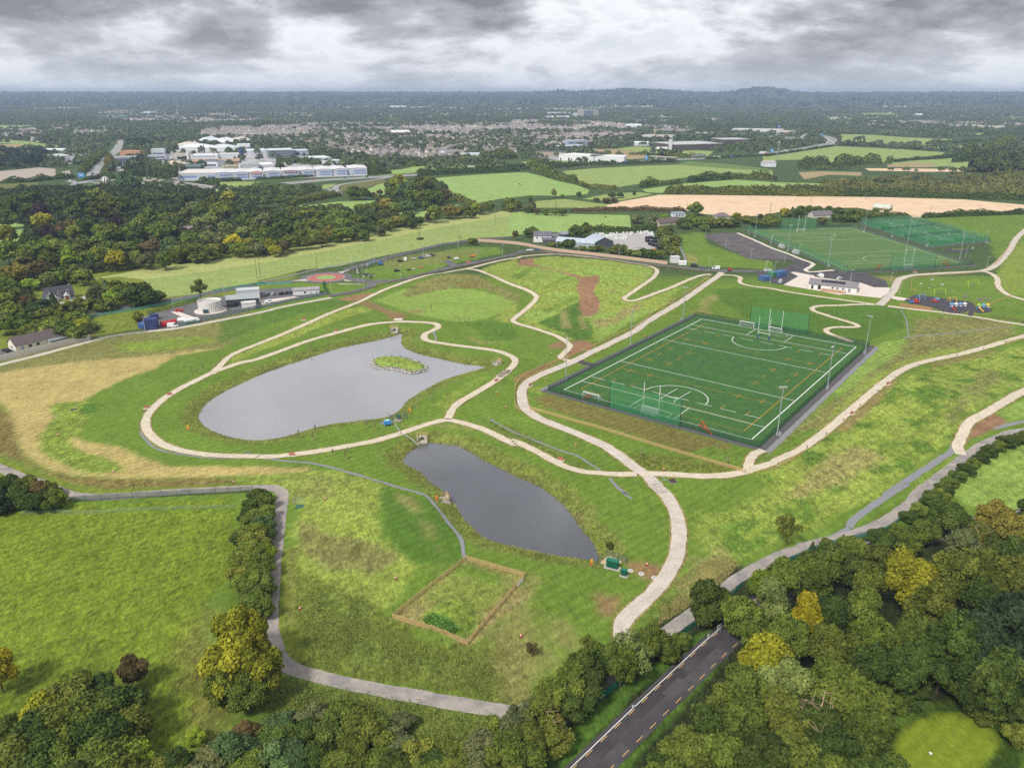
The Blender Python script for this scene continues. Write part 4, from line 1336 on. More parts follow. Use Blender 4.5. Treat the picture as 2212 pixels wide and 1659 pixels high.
stand('b2','80,330,14,14,grey 50,440,13,13,mid 120,530,10,11,gold 200,290,13,12,mid 240,380,15,14,dk 280,500,11,12,olive 190,460,12,12,dk 340,300,13,12,mid 380,400,13,13,mid 370,460,11,12,olive 430,250,13,12,olive 470,350,13,13,mid 500,450,11,11,mid 430,500,10,10,olive '
'560,280,13,12,mid 580,370,12,12,mid 640,320,13,12,mid 620,430,11,12,orange 560,480,10,10,olive 720,280,13,12,mid 740,360,12,12,mid 770,430,11,11,mid 830,320,12,12,mid 880,390,11,12,dk 960,310,11,12,dk 1000,380,10,10,dk 1090,350,10,10,olive 1140,350,10,11,olive '
'1200,320,10,10,orange 1270,320,9,11,mid 1330,340,9,9,dk 1380,320,8,8,dk 690,440,11,11,mid 830,420,10,10,dk 0,530,11,11,olive 160,570,9,9,gold 310,400,12,12,dk 220,540,10,10,brown 670,260,11,10,mid 300,240,11,10,olive 1060,400,9,9,grey 920,440,9,9,mid',
'{c} tree in the wood north of the roundabout',G6)
G7='trees between the meadows north of the wood'
stand('b2','1200,0,19,22,gold 1420,20,21,22,olive 1270,60,18,20,teal,dome 1330,110,15,16,mid 1440,120,17,16,mid 1550,120,15,15,mid 1600,100,13,14,brown 1150,90,14,14,mid 1330,40,14,17,olive','large {c} tree in the clump beside the bright meadow',G7)
stand('b2','830,80,16,15,mid 920,90,12,13,dk 1000,110,7,8,brown 1050,80,6,7,brown 1050,130,10,8,olive 890,220,12,11,mid 1000,220,12,12,olive 1100,190,14,14,orange 1180,220,12,13,mid 1270,200,13,13,teal 1350,200,11,9,dk 1440,190,9,9,mid 960,210,9,9,mid '
'1520,260,12,15,olive 1500,220,7,7,orange 1640,240,14,13,orange 1770,240,12,11,olive 1870,210,10,11,lime 1910,215,10,11,olive 1980,200,8,11,mid 1700,230,10,9,grey 2150,160,9,11,mid 2110,200,7,8,mid 2160,210,9,8,olive 1830,260,9,8,olive 200,150,9,9,mid 380,100,6,7,mid 1470,290,8,9,brown',
'{c} tree in the hedgerow between the meadows',G7)
G8='trees around the farm yard and the bungalows'
stand('b3','60,190,13,11,mid 140,210,12,10,grey 155,135,6,8,mid 360,85,6,11,grey 570,95,6,7,mid 430,115,4,6,mid 180,200,8,9,brown 850,105,9,7,dk 920,105,9,7,dk 1040,85,5,6,dk 210,240,7,7,brown 290,245,9,7,olive 370,250,7,6,mid 430,245,9,8,olive 720,145,7,5,brown 800,150,10,6,brown 870,150,8,6,brown',
'{c} tree in the pasture hedgerow behind the farm',G8)
stand('b3','1070,290,12,11,grey,bush 1200,305,11,11,grey,bush 1560,215,15,14,mid 550,410,13,12,mid 630,390,9,13,mid 480,520,11,10,dk 345,525,7,6,olive 900,560,9,9,mid 950,560,6,8,mid 860,580,8,7,olive 1000,590,7,6,mid 1060,600,7,6,light 1110,590,9,7,dk 1170,600,9,7,dk 1250,600,9,7,mid 740,550,8,5,olive 680,560,7,5,mid 600,555,6,5,olive 180,410,9,9,olive 140,420,7,8,dk 40,440,4,9,brown,loose 20,440,4,9,brown,loose 1290,290,6,7,lime 1160,370,4,4,dk 400,520,5,4,olive '
'1440,340,10,9,dk 1520,310,14,11,mid 1600,330,13,10,mid 1690,330,13,10,olive 1780,330,12,9,mid 1840,340,11,8,olive 1910,280,10,8,gold 1990,310,10,8,olive 2060,330,11,9,mid 2110,290,6,7,dk 2170,310,10,8,mid 1480,360,9,7,mid 1640,380,9,6,mid 2212,300,9,9,mid 1900,340,9,7,dk 2130,340,10,8,olive',
'{c} tree around the farm yard and bungalows',G8)
stand('b3','1270,430,8,7,olive,bush 1330,420,7,7,olive,bush 1300,470,8,8,light,bush 1360,470,8,7,olive,bush 1310,520,9,8,olive,bush 1380,520,7,7,olive,bush 1330,560,8,8,light,bush 1390,560,7,6,gold,bush 1400,500,6,6,olive,bush 1340,380,8,7,mid,bush 1280,390,8,7,olive,bush 1370,590,7,6,olive,bush 1420,470,5,6,olive,bush',
'{c} bush of the broad belt between yard and car park','bushes of the belt by the yard',name='bush',cat='bush')
stand('b4','60,290,10,8,olive 190,250,10,9,gold 250,240,9,9,teal,conifer 320,230,9,10,mid 390,225,7,10,mid 460,235,11,10,olive 560,230,8,9,mid 640,240,12,8,dk 740,250,12,8,mid 840,260,11,8,olive 900,280,10,7,mid 620,290,11,7,dk 500,320,10,7,olive 120,330,9,8,mid 50,340,8,7,olive 300,260,9,8,dk 700,300,10,7,mid 780,300,9,7,mid 960,270,9,6,olive',
'{c} garden tree beside the bungalow behind the far pitch',G8)
stand('b4','960,225,7,5,mid,bush 1030,215,6,5,olive,bush 1045,235,5,4,mid,bush','{c} scrub grown over the round roofed shed',G8,name='bush',cat='bush')
stand('b2','1835,490,6,6,mid,bush 1390,470,5,2,olive,bush','{c} bush on the verge of the strip meadow',G8,name='bush',cat='bush')
P=survey(px('b2 1730,480'),up=4)[0]
dt=thing('dead_tree','bare leafless tree on the verge by the strip meadow','tree',P,0.7)
o=obj('trunk',TRUNK_BARE,None,dt);o.scale=(8,8,9)
# dark growth under and between the trees of the woods
def under(s,label,sp,c,seed,hh=.8):
 P=survey(s)[:,:2]
 lo,hi=P.min(0),P.max(0)
 X,Y=np.meshgrid(np.arange(lo[0],hi[0],sp),np.arange(lo[1],hi[1],sp))
 r=np.random.default_rng(seed)
 X,Y=X.ravel()+r.uniform(-.5,.5,X.size)*sp,Y.ravel()+r.uniform(-.5,.5,Y.size)*sp
 k=sdf(P,X,Y)<0
 X,Y=X[k],Y[k]
 w_=r.uniform(.8,1.5,len(X))*sp
 return X,Y,w_,w_*r.uniform(.6,1.1,len(X))*hh,label,c,r
 # ------------------------------------------------------------------ fields beyond the park
FC=dict(bright=alb(146,172,96),pasture=alb(146,162,92),pale=alb(168,174,104),stubble=alb(226,196,162),bare=alb(178,166,152),tan=alb(166,148,108),scrub=alb(112,112,62),deep=alb(106,128,66))
FIELD_POLYS=[]
def field(s,c,lift=.12,rough=.35):
 P=survey(s)[:,:2]
 FIELD_POLYS.append(P)
 o=struct("field",drape(P,lift,25.0),field_mat("field_"+c,FC[c],rough))
 return o
field('b1 720,830 1300,720 1800,660 2212,600 b2 100,590 600,510 1000,430 1500,330 1900,260 2150,238 2300,255 2212,275 1600,372 1100,482 600,580 0,692 b1 2212,692 1800,750 1300,812 1200,822 1000,800','pale',.14)
field('b2 2212,275 1600,372 1100,482 600,580 0,692 b1 2212,692 1800,750 1300,812 1200,822 1260,870 1400,975 1640,950 1800,920 2212,840 b2 0,838 400,740 700,712 1000,640 1300,580 1600,515 1850,475 2180,455 b3 0,300','pasture',.12)
field('b3 -10,258 250,262 500,268 1000,278 1012,385 700,402 450,417 0,445 -30,460','bright',.16)
field('b3 740,215 860,180 940,160 1250,105 1700,108 2212,115 b4 1000,125 1700,145 2212,190 2500,215 2500,245 2212,252 1900,257 1350,295 1250,300 1000,250 800,215 300,215 0,280 b3 1960,290 1640,270 1480,237 1000,217','stubble',.14,.12)
field('a2 1490,850 1800,825 2212,800 a3 130,800 250,830 380,870 560,910 660,950 640,985 420,1000 b3 150,110 -100,140 b2 1850,180 1700,110 1620,60 a2 1540,930','bright',.12)
field('b2 940,60 1100,-10 1180,40 1120,110 980,110','bright',.12)
field('b2 -60,250 260,205 480,190 700,162 1020,150 860,235 500,225 330,240 0,300','bright',.12)
field('b2 1020,295 1300,240 1480,238 1440,290 1250,312 1070,325','bright',.12)
field('b2 1560,225 1720,185 1760,220 1600,240','bright',.12)
field('b3 200,160 450,140 680,170 860,190 740,215 680,225 480,215 200,215','pasture',.12)
field('b3 600,140 850,90 1100,85 1200,100 930,155 700,150','pasture',.14)
field('a3 430,790 700,765 1100,745 1400,735 1800,765 2212,790 2212,830 1850,800 1500,840 1200,880 900,925 780,930 560,880','pasture',.12)
field('a3 1400,735 1500,705 1900,735 2212,775 2212,790 1800,765','deep',.14)
field('a3 1100,945 1500,890 1900,862 2212,880 a4 0,882 560,895 540,935 a3 2212,945 1750,942 1300,975 1150,970','bright',.12)
field('a4 0,652 200,622 600,576 1200,606 1540,630 1520,655 1300,692 1100,712 600,718 400,690 0,700','pasture',.12)
field('a4 640,476 900,480 1200,502 1850,528 1700,540 1420,552 1430,570 1100,562 650,546','pasture',.12)
field('a4 650,548 1100,564 1300,575 1830,590 1700,612 1450,590 1000,570 650,562','tan',.12)
field('a4 1300,585 1850,570 2100,545 1850,600 1750,612 1550,602','pasture',.13)
field('a4 1120,705 1330,695 1480,690 1900,655 1990,660 1950,690 1700,740 1450,755 1050,755','pasture',.12)
field('a4 1050,735 1250,715 1480,730 1400,758 1060,757','tan',.14)
field('a4 1560,755 1800,720 2000,705 1900,745 1700,765','bright',.14)
field('a4 860,765 1450,770 1750,775 1700,795 1400,795 900,785','stubble',.14,.12)
field('a4 300,800 480,790 840,800 830,830 560,820 350,860','tan',.14)
field('a4 2150,625 2400,630 2400,680 2150,685','pasture',.12)
field('b1 -150,300 60,335 250,368 200,460 150,505 -150,500','bright',.12)
field('b1 150,510 300,508 200,630 150,610','bright',.12)
field('a1 -200,560 200,560 540,598 225,602 150,625 -200,650','tan',.12)
field('a1 -100,510 250,538 520,575 490,592 200,566 -100,545','pasture',.13)
field('a1 -100,800 330,757 470,770 470,830 200,880 -100,890','bare',.12)
field('a1 -100,405 250,403 310,432 -100,442','bright',.12)
field('a1 -100,905 320,885 330,945 -100,955','scrub',.12)
field('a1 520,795 590,780 600,820 540,830','bare',.14)
field('a1 690,925 800,895 900,900 915,955 840,962','bright',.12)
field('a1 1150,880 1230,880 1500,892 2000,878 2212,880 2120,920 1800,925 1500,905 1250,895','pasture',.14)
field('a1 1180,592 1370,585 1380,605 1200,610','bright',.12)
field('a1 710,560 930,548 900,580 700,580','scrub',.12)
field('a1 600,590 740,590 740,612 640,612','bright',.14)
field('a2 720,905 1000,870 1090,860 1110,885 880,945 720,960','scrub',.14)
field('a2 1030,795 1250,770 1400,742 1570,772 1500,792 1050,825','bright',.12)
field('a2 1640,752 2000,735 2150,752 1900,772 1650,778','pasture',.12)
field('a2 570,905 680,895 640,930 560,940','pasture',.14)
field('a3 870,600 1050,578 1400,600 1720,620 1660,662 1200,642','pasture',.12)
field('a3 640,600 860,600 1180,642 1150,680 1000,690 880,660 640,635','tan',.13)
field('a3 80,715 200,695 420,700 600,715 480,730 150,740','pasture',.13)
for s,c in(('a1 350,192 700,183 735,190 420,208','pasture'),('a1 290,200 500,195 700,210 500,215','deep'),('a1 980,240 1250,238 1300,250 1000,252','pale'),('a1 1240,248 1500,250 1500,260 1260,258','pasture'),
('a2 1370,310 1450,307 1450,320 1370,322','bright'),('a2 1510,288 1700,288 1690,298 1520,298','bright'),('a2 1760,312 2160,308 2160,325 1780,327','tan'),('a2 1200,292 1360,290 1360,300 1200,302','tan'),
('a2 1390,285 1500,283 1500,292 1400,294','pasture'),('a2 1750,292 2212,285 2212,295 1760,300','deep'),('a2 1470,465 1560,455 1570,470 1480,480','bright'),('a2 1500,485 1800,475 1800,490 1510,495','pasture'),
('a2 200,450 330,440 430,445 260,460','pasture'),('a2 560,450 620,447 620,460 570,460','bright'),('a2 2120,470 2212,465 2212,475 2130,478','bright'),('a3 740,330 1200,325 1580,335 1580,345 1200,340 760,340','pale'),('a3 900,280 960,275 960,288 910,290','tan'),('a3 1090,277 1220,274 1220,282 1100,284','tan'),
('a3 1600,278 1750,275 1750,285 1600,287','tan'),('a3 1930,277 1980,275 1980,284 1930,285','tan'),('a3 1840,358 1920,355 1920,366 1850,368','bright'),('a3 1210,340 1400,335 1560,345 1300,352','pasture'),('a3 0,468 200,462 200,472 10,477','bright'),('a3 940,550 1080,545 1080,560 960,565','bright'),
('a4 260,218 470,212 480,225 270,232','deep'),('a4 600,222 750,218 740,230 610,232','deep'),('a4 720,300 1000,296 1240,300 1100,325 900,325 740,312','pasture'),('a4 520,350 780,340 790,358 540,362','bright'),('a4 870,335 1340,335 1340,350 880,355','pasture'),
('a4 1340,345 1480,335 1480,348 1360,352','bright'),('a4 1570,340 1750,328 2400,330 2400,358 1900,352','deep'),('a4 1560,215 1700,206 2040,208 2400,195 2400,215 1700,220','tan'),('a4 1680,240 1800,237 1900,243 1700,250','pasture'),('a4 2000,258 2212,250 2212,258 2010,264','tan'),
('a4 440,283 680,280 680,290 460,292','pale'),('a4 930,445 1140,440 1140,465 950,465','tan'),('a4 60,355 100,350 100,370 60,372','bright'),('a4 1490,470 1700,462 1720,478 1500,485','pasture'),('a4 1800,470 1900,466 1900,480 1800,485','bright'),('a4 2020,515 2212,510 2212,522 2050,526','tan')):
 field(s,c,.6,.1)
 # ------------------------------------------------------------------ roads beyond the park
MWAY='a2 250,895 600,865 900,848 1130,834 1500,815 1800,800 2212,780 a3 300,765 700,735 1000,712 1300,695 1600,685 1800,672 2000,655 2212,640 a4 0,645 200,622 400,590 530,565 590,540 585,520 520,495 430,478'
ROADLINES=[]
def far_road(name,s,w,m=None,lift=.35,sm=6):
 o,P=ribbon(name,s,w,m or ASPHALT,lift,8.0,0.0,3,sm)
 ROADLINES.append((P,w))
 return o,P
FAR_ASPH=mat("pale_far_asphalt",alb(160,158,156),.9,.08,.1)
far_road("motorway",MWAY,26,FAR_ASPH)
mw=line_pts(MWAY,8.0,6)
for off,w_ in((-11.6,.4),(11.6,.4),(0,2.2)):
 struct("median" if off==0 else "edge_line",ribbon_mesh(mw,w_,.45,1,0,off),mat("median_grass",alb(120,132,90))if off==0 else WHITELINE)
far_road("slip_road",'a2 1130,842 1000,866 800,892 700,910 675,935 690,965 710,995 b2 690,95',8,FAR_ASPH,.4)
far_road("slip_road",'b2 -100,140 250,130 530,120 640,70 590,55',7,FAR_ASPH,.4)
far_road("avenue",'a1 1035,525 1005,580 975,625 920,665 870,710 815,760 790,815 800,850',17,FAR_ASPH,.36)
far_road("avenue",'a1 380,990 480,950 600,912 700,885 800,868 900,870 1000,862 1130,850 1230,865',12,FAR_ASPH,.38)
far_road("avenue",'a1 600,870 660,895 760,885 860,895',9,FAR_ASPH,.42)
far_road("avenue",'b1 1090,125 1200,105 1290,110',14,FAR_ASPH,.4)
far_road("avenue",'a1 1800,960 1950,950 2120,930 2300,925',16,FAR_ASPH,.37)
far_road("avenue",'a4 380,470 330,500 350,540 400,560',8,FAR_ASPH,.5)
# ------------------------------------------------------------------ hedges
HG='hedges between the fields'
hedge('b3 500,245 800,240 1100,240 1480,255',5,4,'brown','brown green hedge along the near edge of the pale stubble field, behind the farm',group=HG)
hedge('b3 680,400 900,412 1240,402',5,4,'dk','dark hedge between the farm yard and the pasture',group=HG)
hedge('b4 1340,300 1700,285 2000,275 2212,268 2500,255',5,5,'dk','dark hedge along the near edge of the stubble field, right of the gap',group=HG)
hedge('b4 600,335 800,320 1000,300 1250,295',6,4,'dk','dark hedge behind the far pitch, left of the gap',group=HG)
hedge('b3 1290,95 1500,85 1700,90 1900,92 2212,100 b4 500,112 1000,118 1500,128 2212,150 2500,160',8,7,'dk','long dark hedge along the far edge of the stubble field',group=HG)
hedge('a3 -100,785 150,780 420,762 700,740 1000,728 1400,712',5,5,'dk','clipped dark hedge along the near side of the motorway',group=HG)
hedge('a2 1370,830 1600,818 1900,802 2212,790 a3 50,788',5,6,'dk','dark hedge between motorway and bright meadow',group=HG)
hedge('a2 1050,820 1150,810',4,5,'dk','short dark hedge left of the big golden tree',group=HG)
hedge('a2 1360,800 1700,790 2000,768 2212,760 a3 300,738 600,735 850,735',5,5,'dk','dark hedge along the far side of the motorway',group=HG)
hedge('a3 130,765 250,800 350,840 400,855 550,890',10,11,'mid','thick tree hedge running down between the two meadows',group=HG,lump=.5)
hedge('a3 560,895 650,925 760,940 900,945',9,6,'olive','olive hedge at the low corner of the bright meadow',group=HG,lump=.5)
hedge('a3 1090,930 1180,910 1300,900 1440,890',9,10,'mid','bushy hedge left of the middle in the far meadows',group=HG,lump=.6)
hedge('a3 1500,890 1640,870 1780,862 1850,850',9,10,'dk','bushy dark hedge on the right of the far meadows',group=HG,lump=.6)
hedge('a3 1880,850 2000,850 2212,862 a4 100,870',9,9,'olive','olive hedge beside the dish field',group=HG,lump=.6)
hedge('a3 1290,985 1500,975 1800,985 2212,985 a4 300,1000 600,1000 900,1000',9,8,'olive','olive green hedge at the top of the stubble field',group=HG,lump=.4)
hedge('a4 20,665 250,632 600,578',4,4,'dk','clipped dark hedge beside the motorway bend',group=HG)
hedge('a4 660,570 800,575 1000,582 1200,598 1350,605 1540,612',5,5,'dk','broken dark hedge between the two green fields right of the motorway',group=HG,lump=.6)
hedge('a4 1420,562 1600,550 1800,540 2000,535',6,6,'dk','dark hedge at the far side of the right hand green fields',group=HG,lump=.5)
hedge('a4 640,490 650,520 640,550',6,6,'brown','brown hedge at the motorway bend',group=HG)
hedge('a4 1110,715 1300,695 1500,680 1700,660',6,5,'dk','dark hedge slanting across the right hand fields',group=HG,lump=.5)
hedge('a4 1640,612 1720,615',6,5,'dk','short clump of hedge in the right hand fields',group=HG)
hedge('b2 270,195 400,170 560,140 720,110',8,6,'olive','olive hedge between road and meadow north of the wood',group=HG,lump=.5)
hedge('b2 1630,140 1750,160 1860,190',7,6,'olive','olive hedge along the low edge of the bright meadow',group=HG,lump=.5)
hedge('a2 0,860 250,850 600,830 850,822',4,3,'dk','low clipped hedge below the row of white units',group=HG,lump=.15)
hedge('a2 90,600 250,600 450,598',6,9,'fir','tall dark clipped hedge behind the grey glass block',group=HG,lump=.15)
hedge('a1 1050,580 1180,582 1310,578',12,16,'fir','tall dark conifer screen beside the avenue',group=HG,lump=.2)
hedge('a1 700,810 760,750 830,690 890,630',10,9,'mid','green tree belt along the left of the avenue',group=HG,lump=.4)
hedge('a1 920,790 930,750 940,700',9,10,'orange','orange brown tree belt along the right of the avenue',group=HG,lump=.5)
hedge('a1 720,870 850,850 980,855',8,7,'dk','dark shrub belt on the big roundabout',group=HG,lump=.4)
hedge('a1 0,890 250,880 450,860 640,845',8,6,'dk','dark scrub belt behind the bare ground',group=HG,lump=.5)
hedge('a1 1690,870 1850,880 2050,868',6,5,'dk','dark hedge in front of the long low warehouse',group=HG,lump=.2)
hedge('a2 160,775 260,770',8,10,'dk','dark tree belt between the white units',group=HG,lump=.4)
hedge('a2 180,710 330,720 460,730 640,738',8,9,'dk','dark tree belt behind the row of white units',group=HG,lump=.5)
hedge('a2 640,660 760,685 900,690',7,6,'dk','dark hedge below the houses right of the units',group=HG,lump=.4)
hedge('a2 740,735 820,735 900,720 1000,720',9,10,'fir','dark conifer belt right of the row of white units',group=HG,lump=.4)
hedge('a2 1000,770 1020,820',14,12,'mid','green thicket at the end of the row of white units',group=HG,lump=.4)
hedge('a2 1130,740 1350,750 1500,730 1650,720 1900,715 2000,730',9,8,'olive','olive hedge below the houses by the motorway',group=HG,lump=.6)
hedge('a2 1950,700 2050,690 2212,680',20,16,'mid','thick green tree belt left of the cream offices',group=HG,lump=.5)
hedge('a3 1690,600 1850,605 2000,610 2120,610',16,13,'dk','dark tree belt right of the dark brown factory',group=HG,lump=.4)
hedge('a3 1640,690 1900,672 2212,655',4,4,'dk','clipped hedge along the motorway by the gantry',group=HG)
hedge('a3 990,650 1200,655 1500,670 1650,675',7,6,'olive','olive scrub belt between factory and motorway',group=HG,lump=.6)
hedge('a4 60,570 200,580 340,560',16,12,'dk','dark tree belt in front of the retail park',group=HG,lump=.4)
hedge('a4 440,545 540,560',0.9,0.8,'olive','low planting in the motorway bend',group=HG)if False else None
hedge('a4 300,725 440,735 570,740',16,12,'dk','dark round tree belt beside the white barn',group=HG,lump=.4)
hedge('a4 600,755 720,740 850,725 1000,720',20,17,'mid','tall dense copse in the middle of the right hand fields',group=HG,lump=.4)
hedge('a4 1040,715 1110,715',14,13,'mid','rounded copse beside the tall dense copse',group=HG,lump=.3)
hedge('a4 1600,715 1800,700 1960,690',14,13,'dk','dark copse near the right edge of the fields',group=HG,lump=.5)
hedge('a4 1700,665 1850,640 2000,600 2120,580',22,18,'mid','big green copse at the right edge of the fields',group=HG,lump=.5)
hedge('b1 700,1110 900,1075 1240,1010',1.2,1.2,'dk','low dark hedge on the wall below the white house',group=HG,lump=.2)
# ------------------------------------------------------------------ bulk growth: far woods, town trees, scrub
def keep_clear(x,y,pad=0.0):
 ok=np.ones(len(x),bool)
 for P in FIELD_POLYS+BLD_POLYS:
  lo,hi=P.min(0)-30,P.max(0)+30
  m=np.where((x>lo[0])&(x<hi[0])&(y>lo[1])&(y<hi[1])&ok)[0]
  if len(m):
   ok[m[sdf(P,x[m],y[m])<pad]]=False
 for P,w_ in ROADLINES:
  lo,hi=P.min(0)-40,P.max(0)+40
  m=np.where((x>lo[0])&(x<hi[0])&(y>lo[1])&(y<hi[1])&ok)[0]
  if len(m):
   d=np.full(len(m),1e9)
   for q in P[::2]:
    d=np.minimum(d,np.hypot(x[m]-q[0],y[m]-q[1]))
   ok[m[d<w_/2+10+pad]]=False
 return ok
def mass(name,label,cat,x,y,w,h,tint,k,leaves,color,leaf=.42):
 """many small crowns in one object"""
 r=np.random.default_rng(len(x)+leaves)
 n=len(x)
 z0=hgt(x,y)
 d=r.normal(size=(n,leaves,3))
 d/=np.linalg.norm(d,axis=2)[:,:,None]
 d[:,:,2]=np.abs(d[:,:,2])*.95-.05
 P=np.empty((n,leaves,3))
 rr=r.uniform(.7,1.08,(n,leaves))
 P[:,:,0]=x[:,None]+d[:,:,0]*rr*w[:,None]/2
 P[:,:,1]=y[:,None]+d[:,:,1]*rr*w[:,None]/2
 P[:,:,2]=z0[:,None]+h[:,None]*(.42+d[:,:,2]*rr*.58)
 N=d+r.normal(0,.3,d.shape)
 N/=np.linalg.norm(N,axis=2)[:,:,None]
 V,F=diamonds(P.reshape(-1,3),N.reshape(-1,3),np.repeat(w*leaf,leaves)*r.uniform(.7,1.3,n*leaves),r,1.1)
 T=np.repeat(np.clip(np.repeat(tint,leaves)+r.normal(0,.08,n*leaves),0,1),4)
 me=mesh_np(name,V,F,T)
 me.materials.append(LEAF)
 o=obj(name,me)
 o.color=(*color,1)
 o['kind']='stuff'
 o['label']=label
 o['category']=cat
 return o
 # ------------------------------------------------------------------ buildings
BLD_POLYS=[]
BM={}
def frame_of(p0,p1):
 a,b=survey(p0)[0],survey(p1)[0]
 d=b-a
 return a,math.atan2(d[1],d[0]),math.hypot(d[0],d[1])
def gable_pts(L,D,h,rh,over,ridge):
 o=over
 if ridge=='x':
  return[(-o,-o,h-o*rh/(D/2)),(L+o,-o,h-o*rh/(D/2)),(L+o,D/2,h+rh),(-o,D/2,h+rh),(-o,D+o,h-o*rh/(D/2)),(L+o,D+o,h-o*rh/(D/2))]
 return[(-o,-o,h-o*rh/(L/2)),(-o,D+o,h-o*rh/(L/2)),(L/2,D+o,h+rh),(L/2,-o,h+rh),(L+o,-o,h-o*rh/(L/2)),(L+o,D+o,h-o*rh/(L/2))]
def roof_mesh(L,D,h,kind,rh,over=.35,th=.18):
 mb=MB()
 if kind=='flat':
  mb.box((L/2,D/2,h+.15),(L+.3,D+.3,.3))
  for y in(0,D):
   mb.box((L/2,y,h+.55),(L+.2,.25,.5))
  for x in(0,L):
   mb.box((x,D/2,h+.553),(.25,D-.26,.5))
 elif kind in('gable','gable_y'):
  p=gable_pts(L,D,h+.03,rh,over,'x' if kind=='gable' else 'y')
  up=[(q[0],q[1],q[2]+th)for q in p]
  mb.add(p+up,[(0,1,2,3),(3,2,5,4),(6,9,8,7),(9,10,11,8),(0,6,7,1),(4,5,11,10),(0,3,9,6),(3,4,10,9),(1,7,8,2),(2,8,11,5)])
 elif kind=='hip':
  o=over
  i=min(L,D)/2*.95
  if L>=D:
   a,b=(i,D/2,h+rh),(L-i,D/2,h+rh)
  else:
   a,b=(L/2,i,h+rh),(L/2,D-i,h+rh)
  c=[(-o,-o,h),(L+o,-o,h),(L+o,D+o,h),(-o,D+o,h)]
  if L>=D:
   mb.add(c+[a,b],[(0,1,5,4),(1,2,5),(2,3,4,5),(3,0,4),(3,2,1,0)])
  else:
   mb.add(c+[a,b],[(0,1,4),(1,2,5,4),(2,3,5),(3,0,4,5),(3,2,1,0)])
 elif kind=='mono':
  mb.add([(-over,-over,h),(L+over,-over,h),(L+over,D+over,h+rh),(-over,D+over,h+rh),(-over,-over,h+.2),(L+over,-over,h+.2),(L+over,D+over,h+rh+.2),(-over,D+over,h+rh+.2)],
  [(3,2,1,0),(4,5,6,7),(0,1,5,4),(1,2,6,5),(2,3,7,6),(3,0,4,7)])
 elif kind=='barrel':
  n=10
  prof=[(D/2-(D/2+.2)*math.cos(math.pi*t/n),h+rh*math.sin(math.pi*t/n))for t in range(n+1)]
  mb.prism(prof,-.3,L+.3,'x')
 return mb.mesh("roof")
def wall_mesh(L,D,h,kind,rh):
 mb=MB()
 if kind=='gable':
  mb.prism([(0,-.6),(D,-.6),(D,h),(D/2,h+rh),(0,h)],0,L,'x')
 elif kind=='gable_y':
  mb.prism([(0,-.6),(L,-.6),(L,h),(L/2,h+rh),(0,h)],0,D,'y')
 elif kind=='mono':
  mb.prism([(0,-.6),(D,-.6),(D,h+rh),(0,h)],0,L,'x')
 else:
  mb.box((L/2,D/2,h/2-.3),(L,D,h+.6))
 return mb.mesh("wall")
def cmat(kind,c):
 key=kind+'_%d_%d_%d'%c
 if kind=='roof':
  return mat(key,alb(*c),.85,.14,.5,streak=(1,1,1))
 if kind=='sheet':
  return mat(key,alb(*c),.6,.10,.35,spec=.4,streak=(3,.5,1))
 return mat(key,alb(*c),.9,.07,.4)
def building(name,label,cat,p0,p1,D,h,roof='flat',rh=2.5,wall=(225,222,215),roofc=(190,190,190),wins=(),doors=(),bands=(),chim=(),group=None,wallkind='wall',side=(),over=.35,L=None):
 a,yaw,LL=frame_of(p0,p1)
 L=L or LL
 t=thing(name,label,cat,a,yaw,group)
 c,s=math.cos(yaw),math.sin(yaw)
 BLD_POLYS.append(np.array([(a[0]+c*x-s*y,a[1]+s*x+c*y)for x,y in((0,0),(L,0),(L,D),(0,D))]))
 obj('wall',wall_mesh(L,D,h,roof,rh),cmat(wallkind,wall),t)
 r_=obj('roof',roof_mesh(L,D,h,roof,rh,over),cmat('sheet' if roof in('flat','mono','barrel')else 'roof',roofc),t)
 for(x,z,w_,hh)in wins:  # fractions of the front, metres up
  f=obj('window',MB().box((x*L,-.03,z+hh/2),(w_+.16,.1,hh+.16)),WHITE,t)
  obj('pane',MB().box((x*L,-.075,z+hh/2),(w_,.06,hh)),GLASS,f)
 for(y,z,w_,hh)in side:  # on the left gable
  f=obj('window',MB().box((-.03,y*D,z+hh/2),(.1,w_+.16,hh+.16)),WHITE,t)
  obj('pane',MB().box((-.075,y*D,z+hh/2),(.06,w_,hh)),GLASS,f)
 for(x,w_,hh,dc)in doors:
  obj('door',MB().box((x*L,-.05,hh/2),(w_,.14,hh)),cmat('wall',dc),t)
 for(x0,x1,z0,z1,bc)in bands:
  obj('cladding_band',MB().box(((x0+x1)/2*L,-.06,(z0+z1)/2),((x1-x0)*L,.16,z1-z0)),cmat('wall',bc),t)
 for(x,y)in chim:
  obj('chimney',MB().box((x*L,y*D,h+rh*.9),(.8,.6,1.8)).box((x*L,y*D,h+rh*.9+.95),(.95,.75,.14)),cmat('wall',(196,180,160)),r_)
 return t
W1,W2,GRY,BLU=(232,234,238),(216,218,222),(150,156,164),(128,152,200)
IG='buildings of the industrial estate'
building('warehouse','long low white shed at the far left behind the tree row','warehouse','a1 215,640','a1 540,640',26,7,'gable',2,W1,W1,doors=[(.35,8,4,(70,72,78))],group=IG)
building('warehouse','grey white shed in front of the long low white shed','warehouse','a1 345,697','a1 520,700',22,8,'gable_y',2,W1,W2,doors=[(.75,6,5,(60,62,68))],group=IG)
building('warehouse','dark grey shed at the far left behind the tree row','warehouse','a1 140,665','a1 215,668',25,8,'gable',2.5,(140,142,140),(128,130,128),group=IG)
building('office_building','grey blue office block beside the avenue','building','a1 985,742','a1 1172,735',34,12,'flat',0,(150,160,174),(176,176,178),bands=[(.03,.97,3,5.5,(88,98,116)),(.03,.97,7,9.5,(88,98,116))],group=IG)
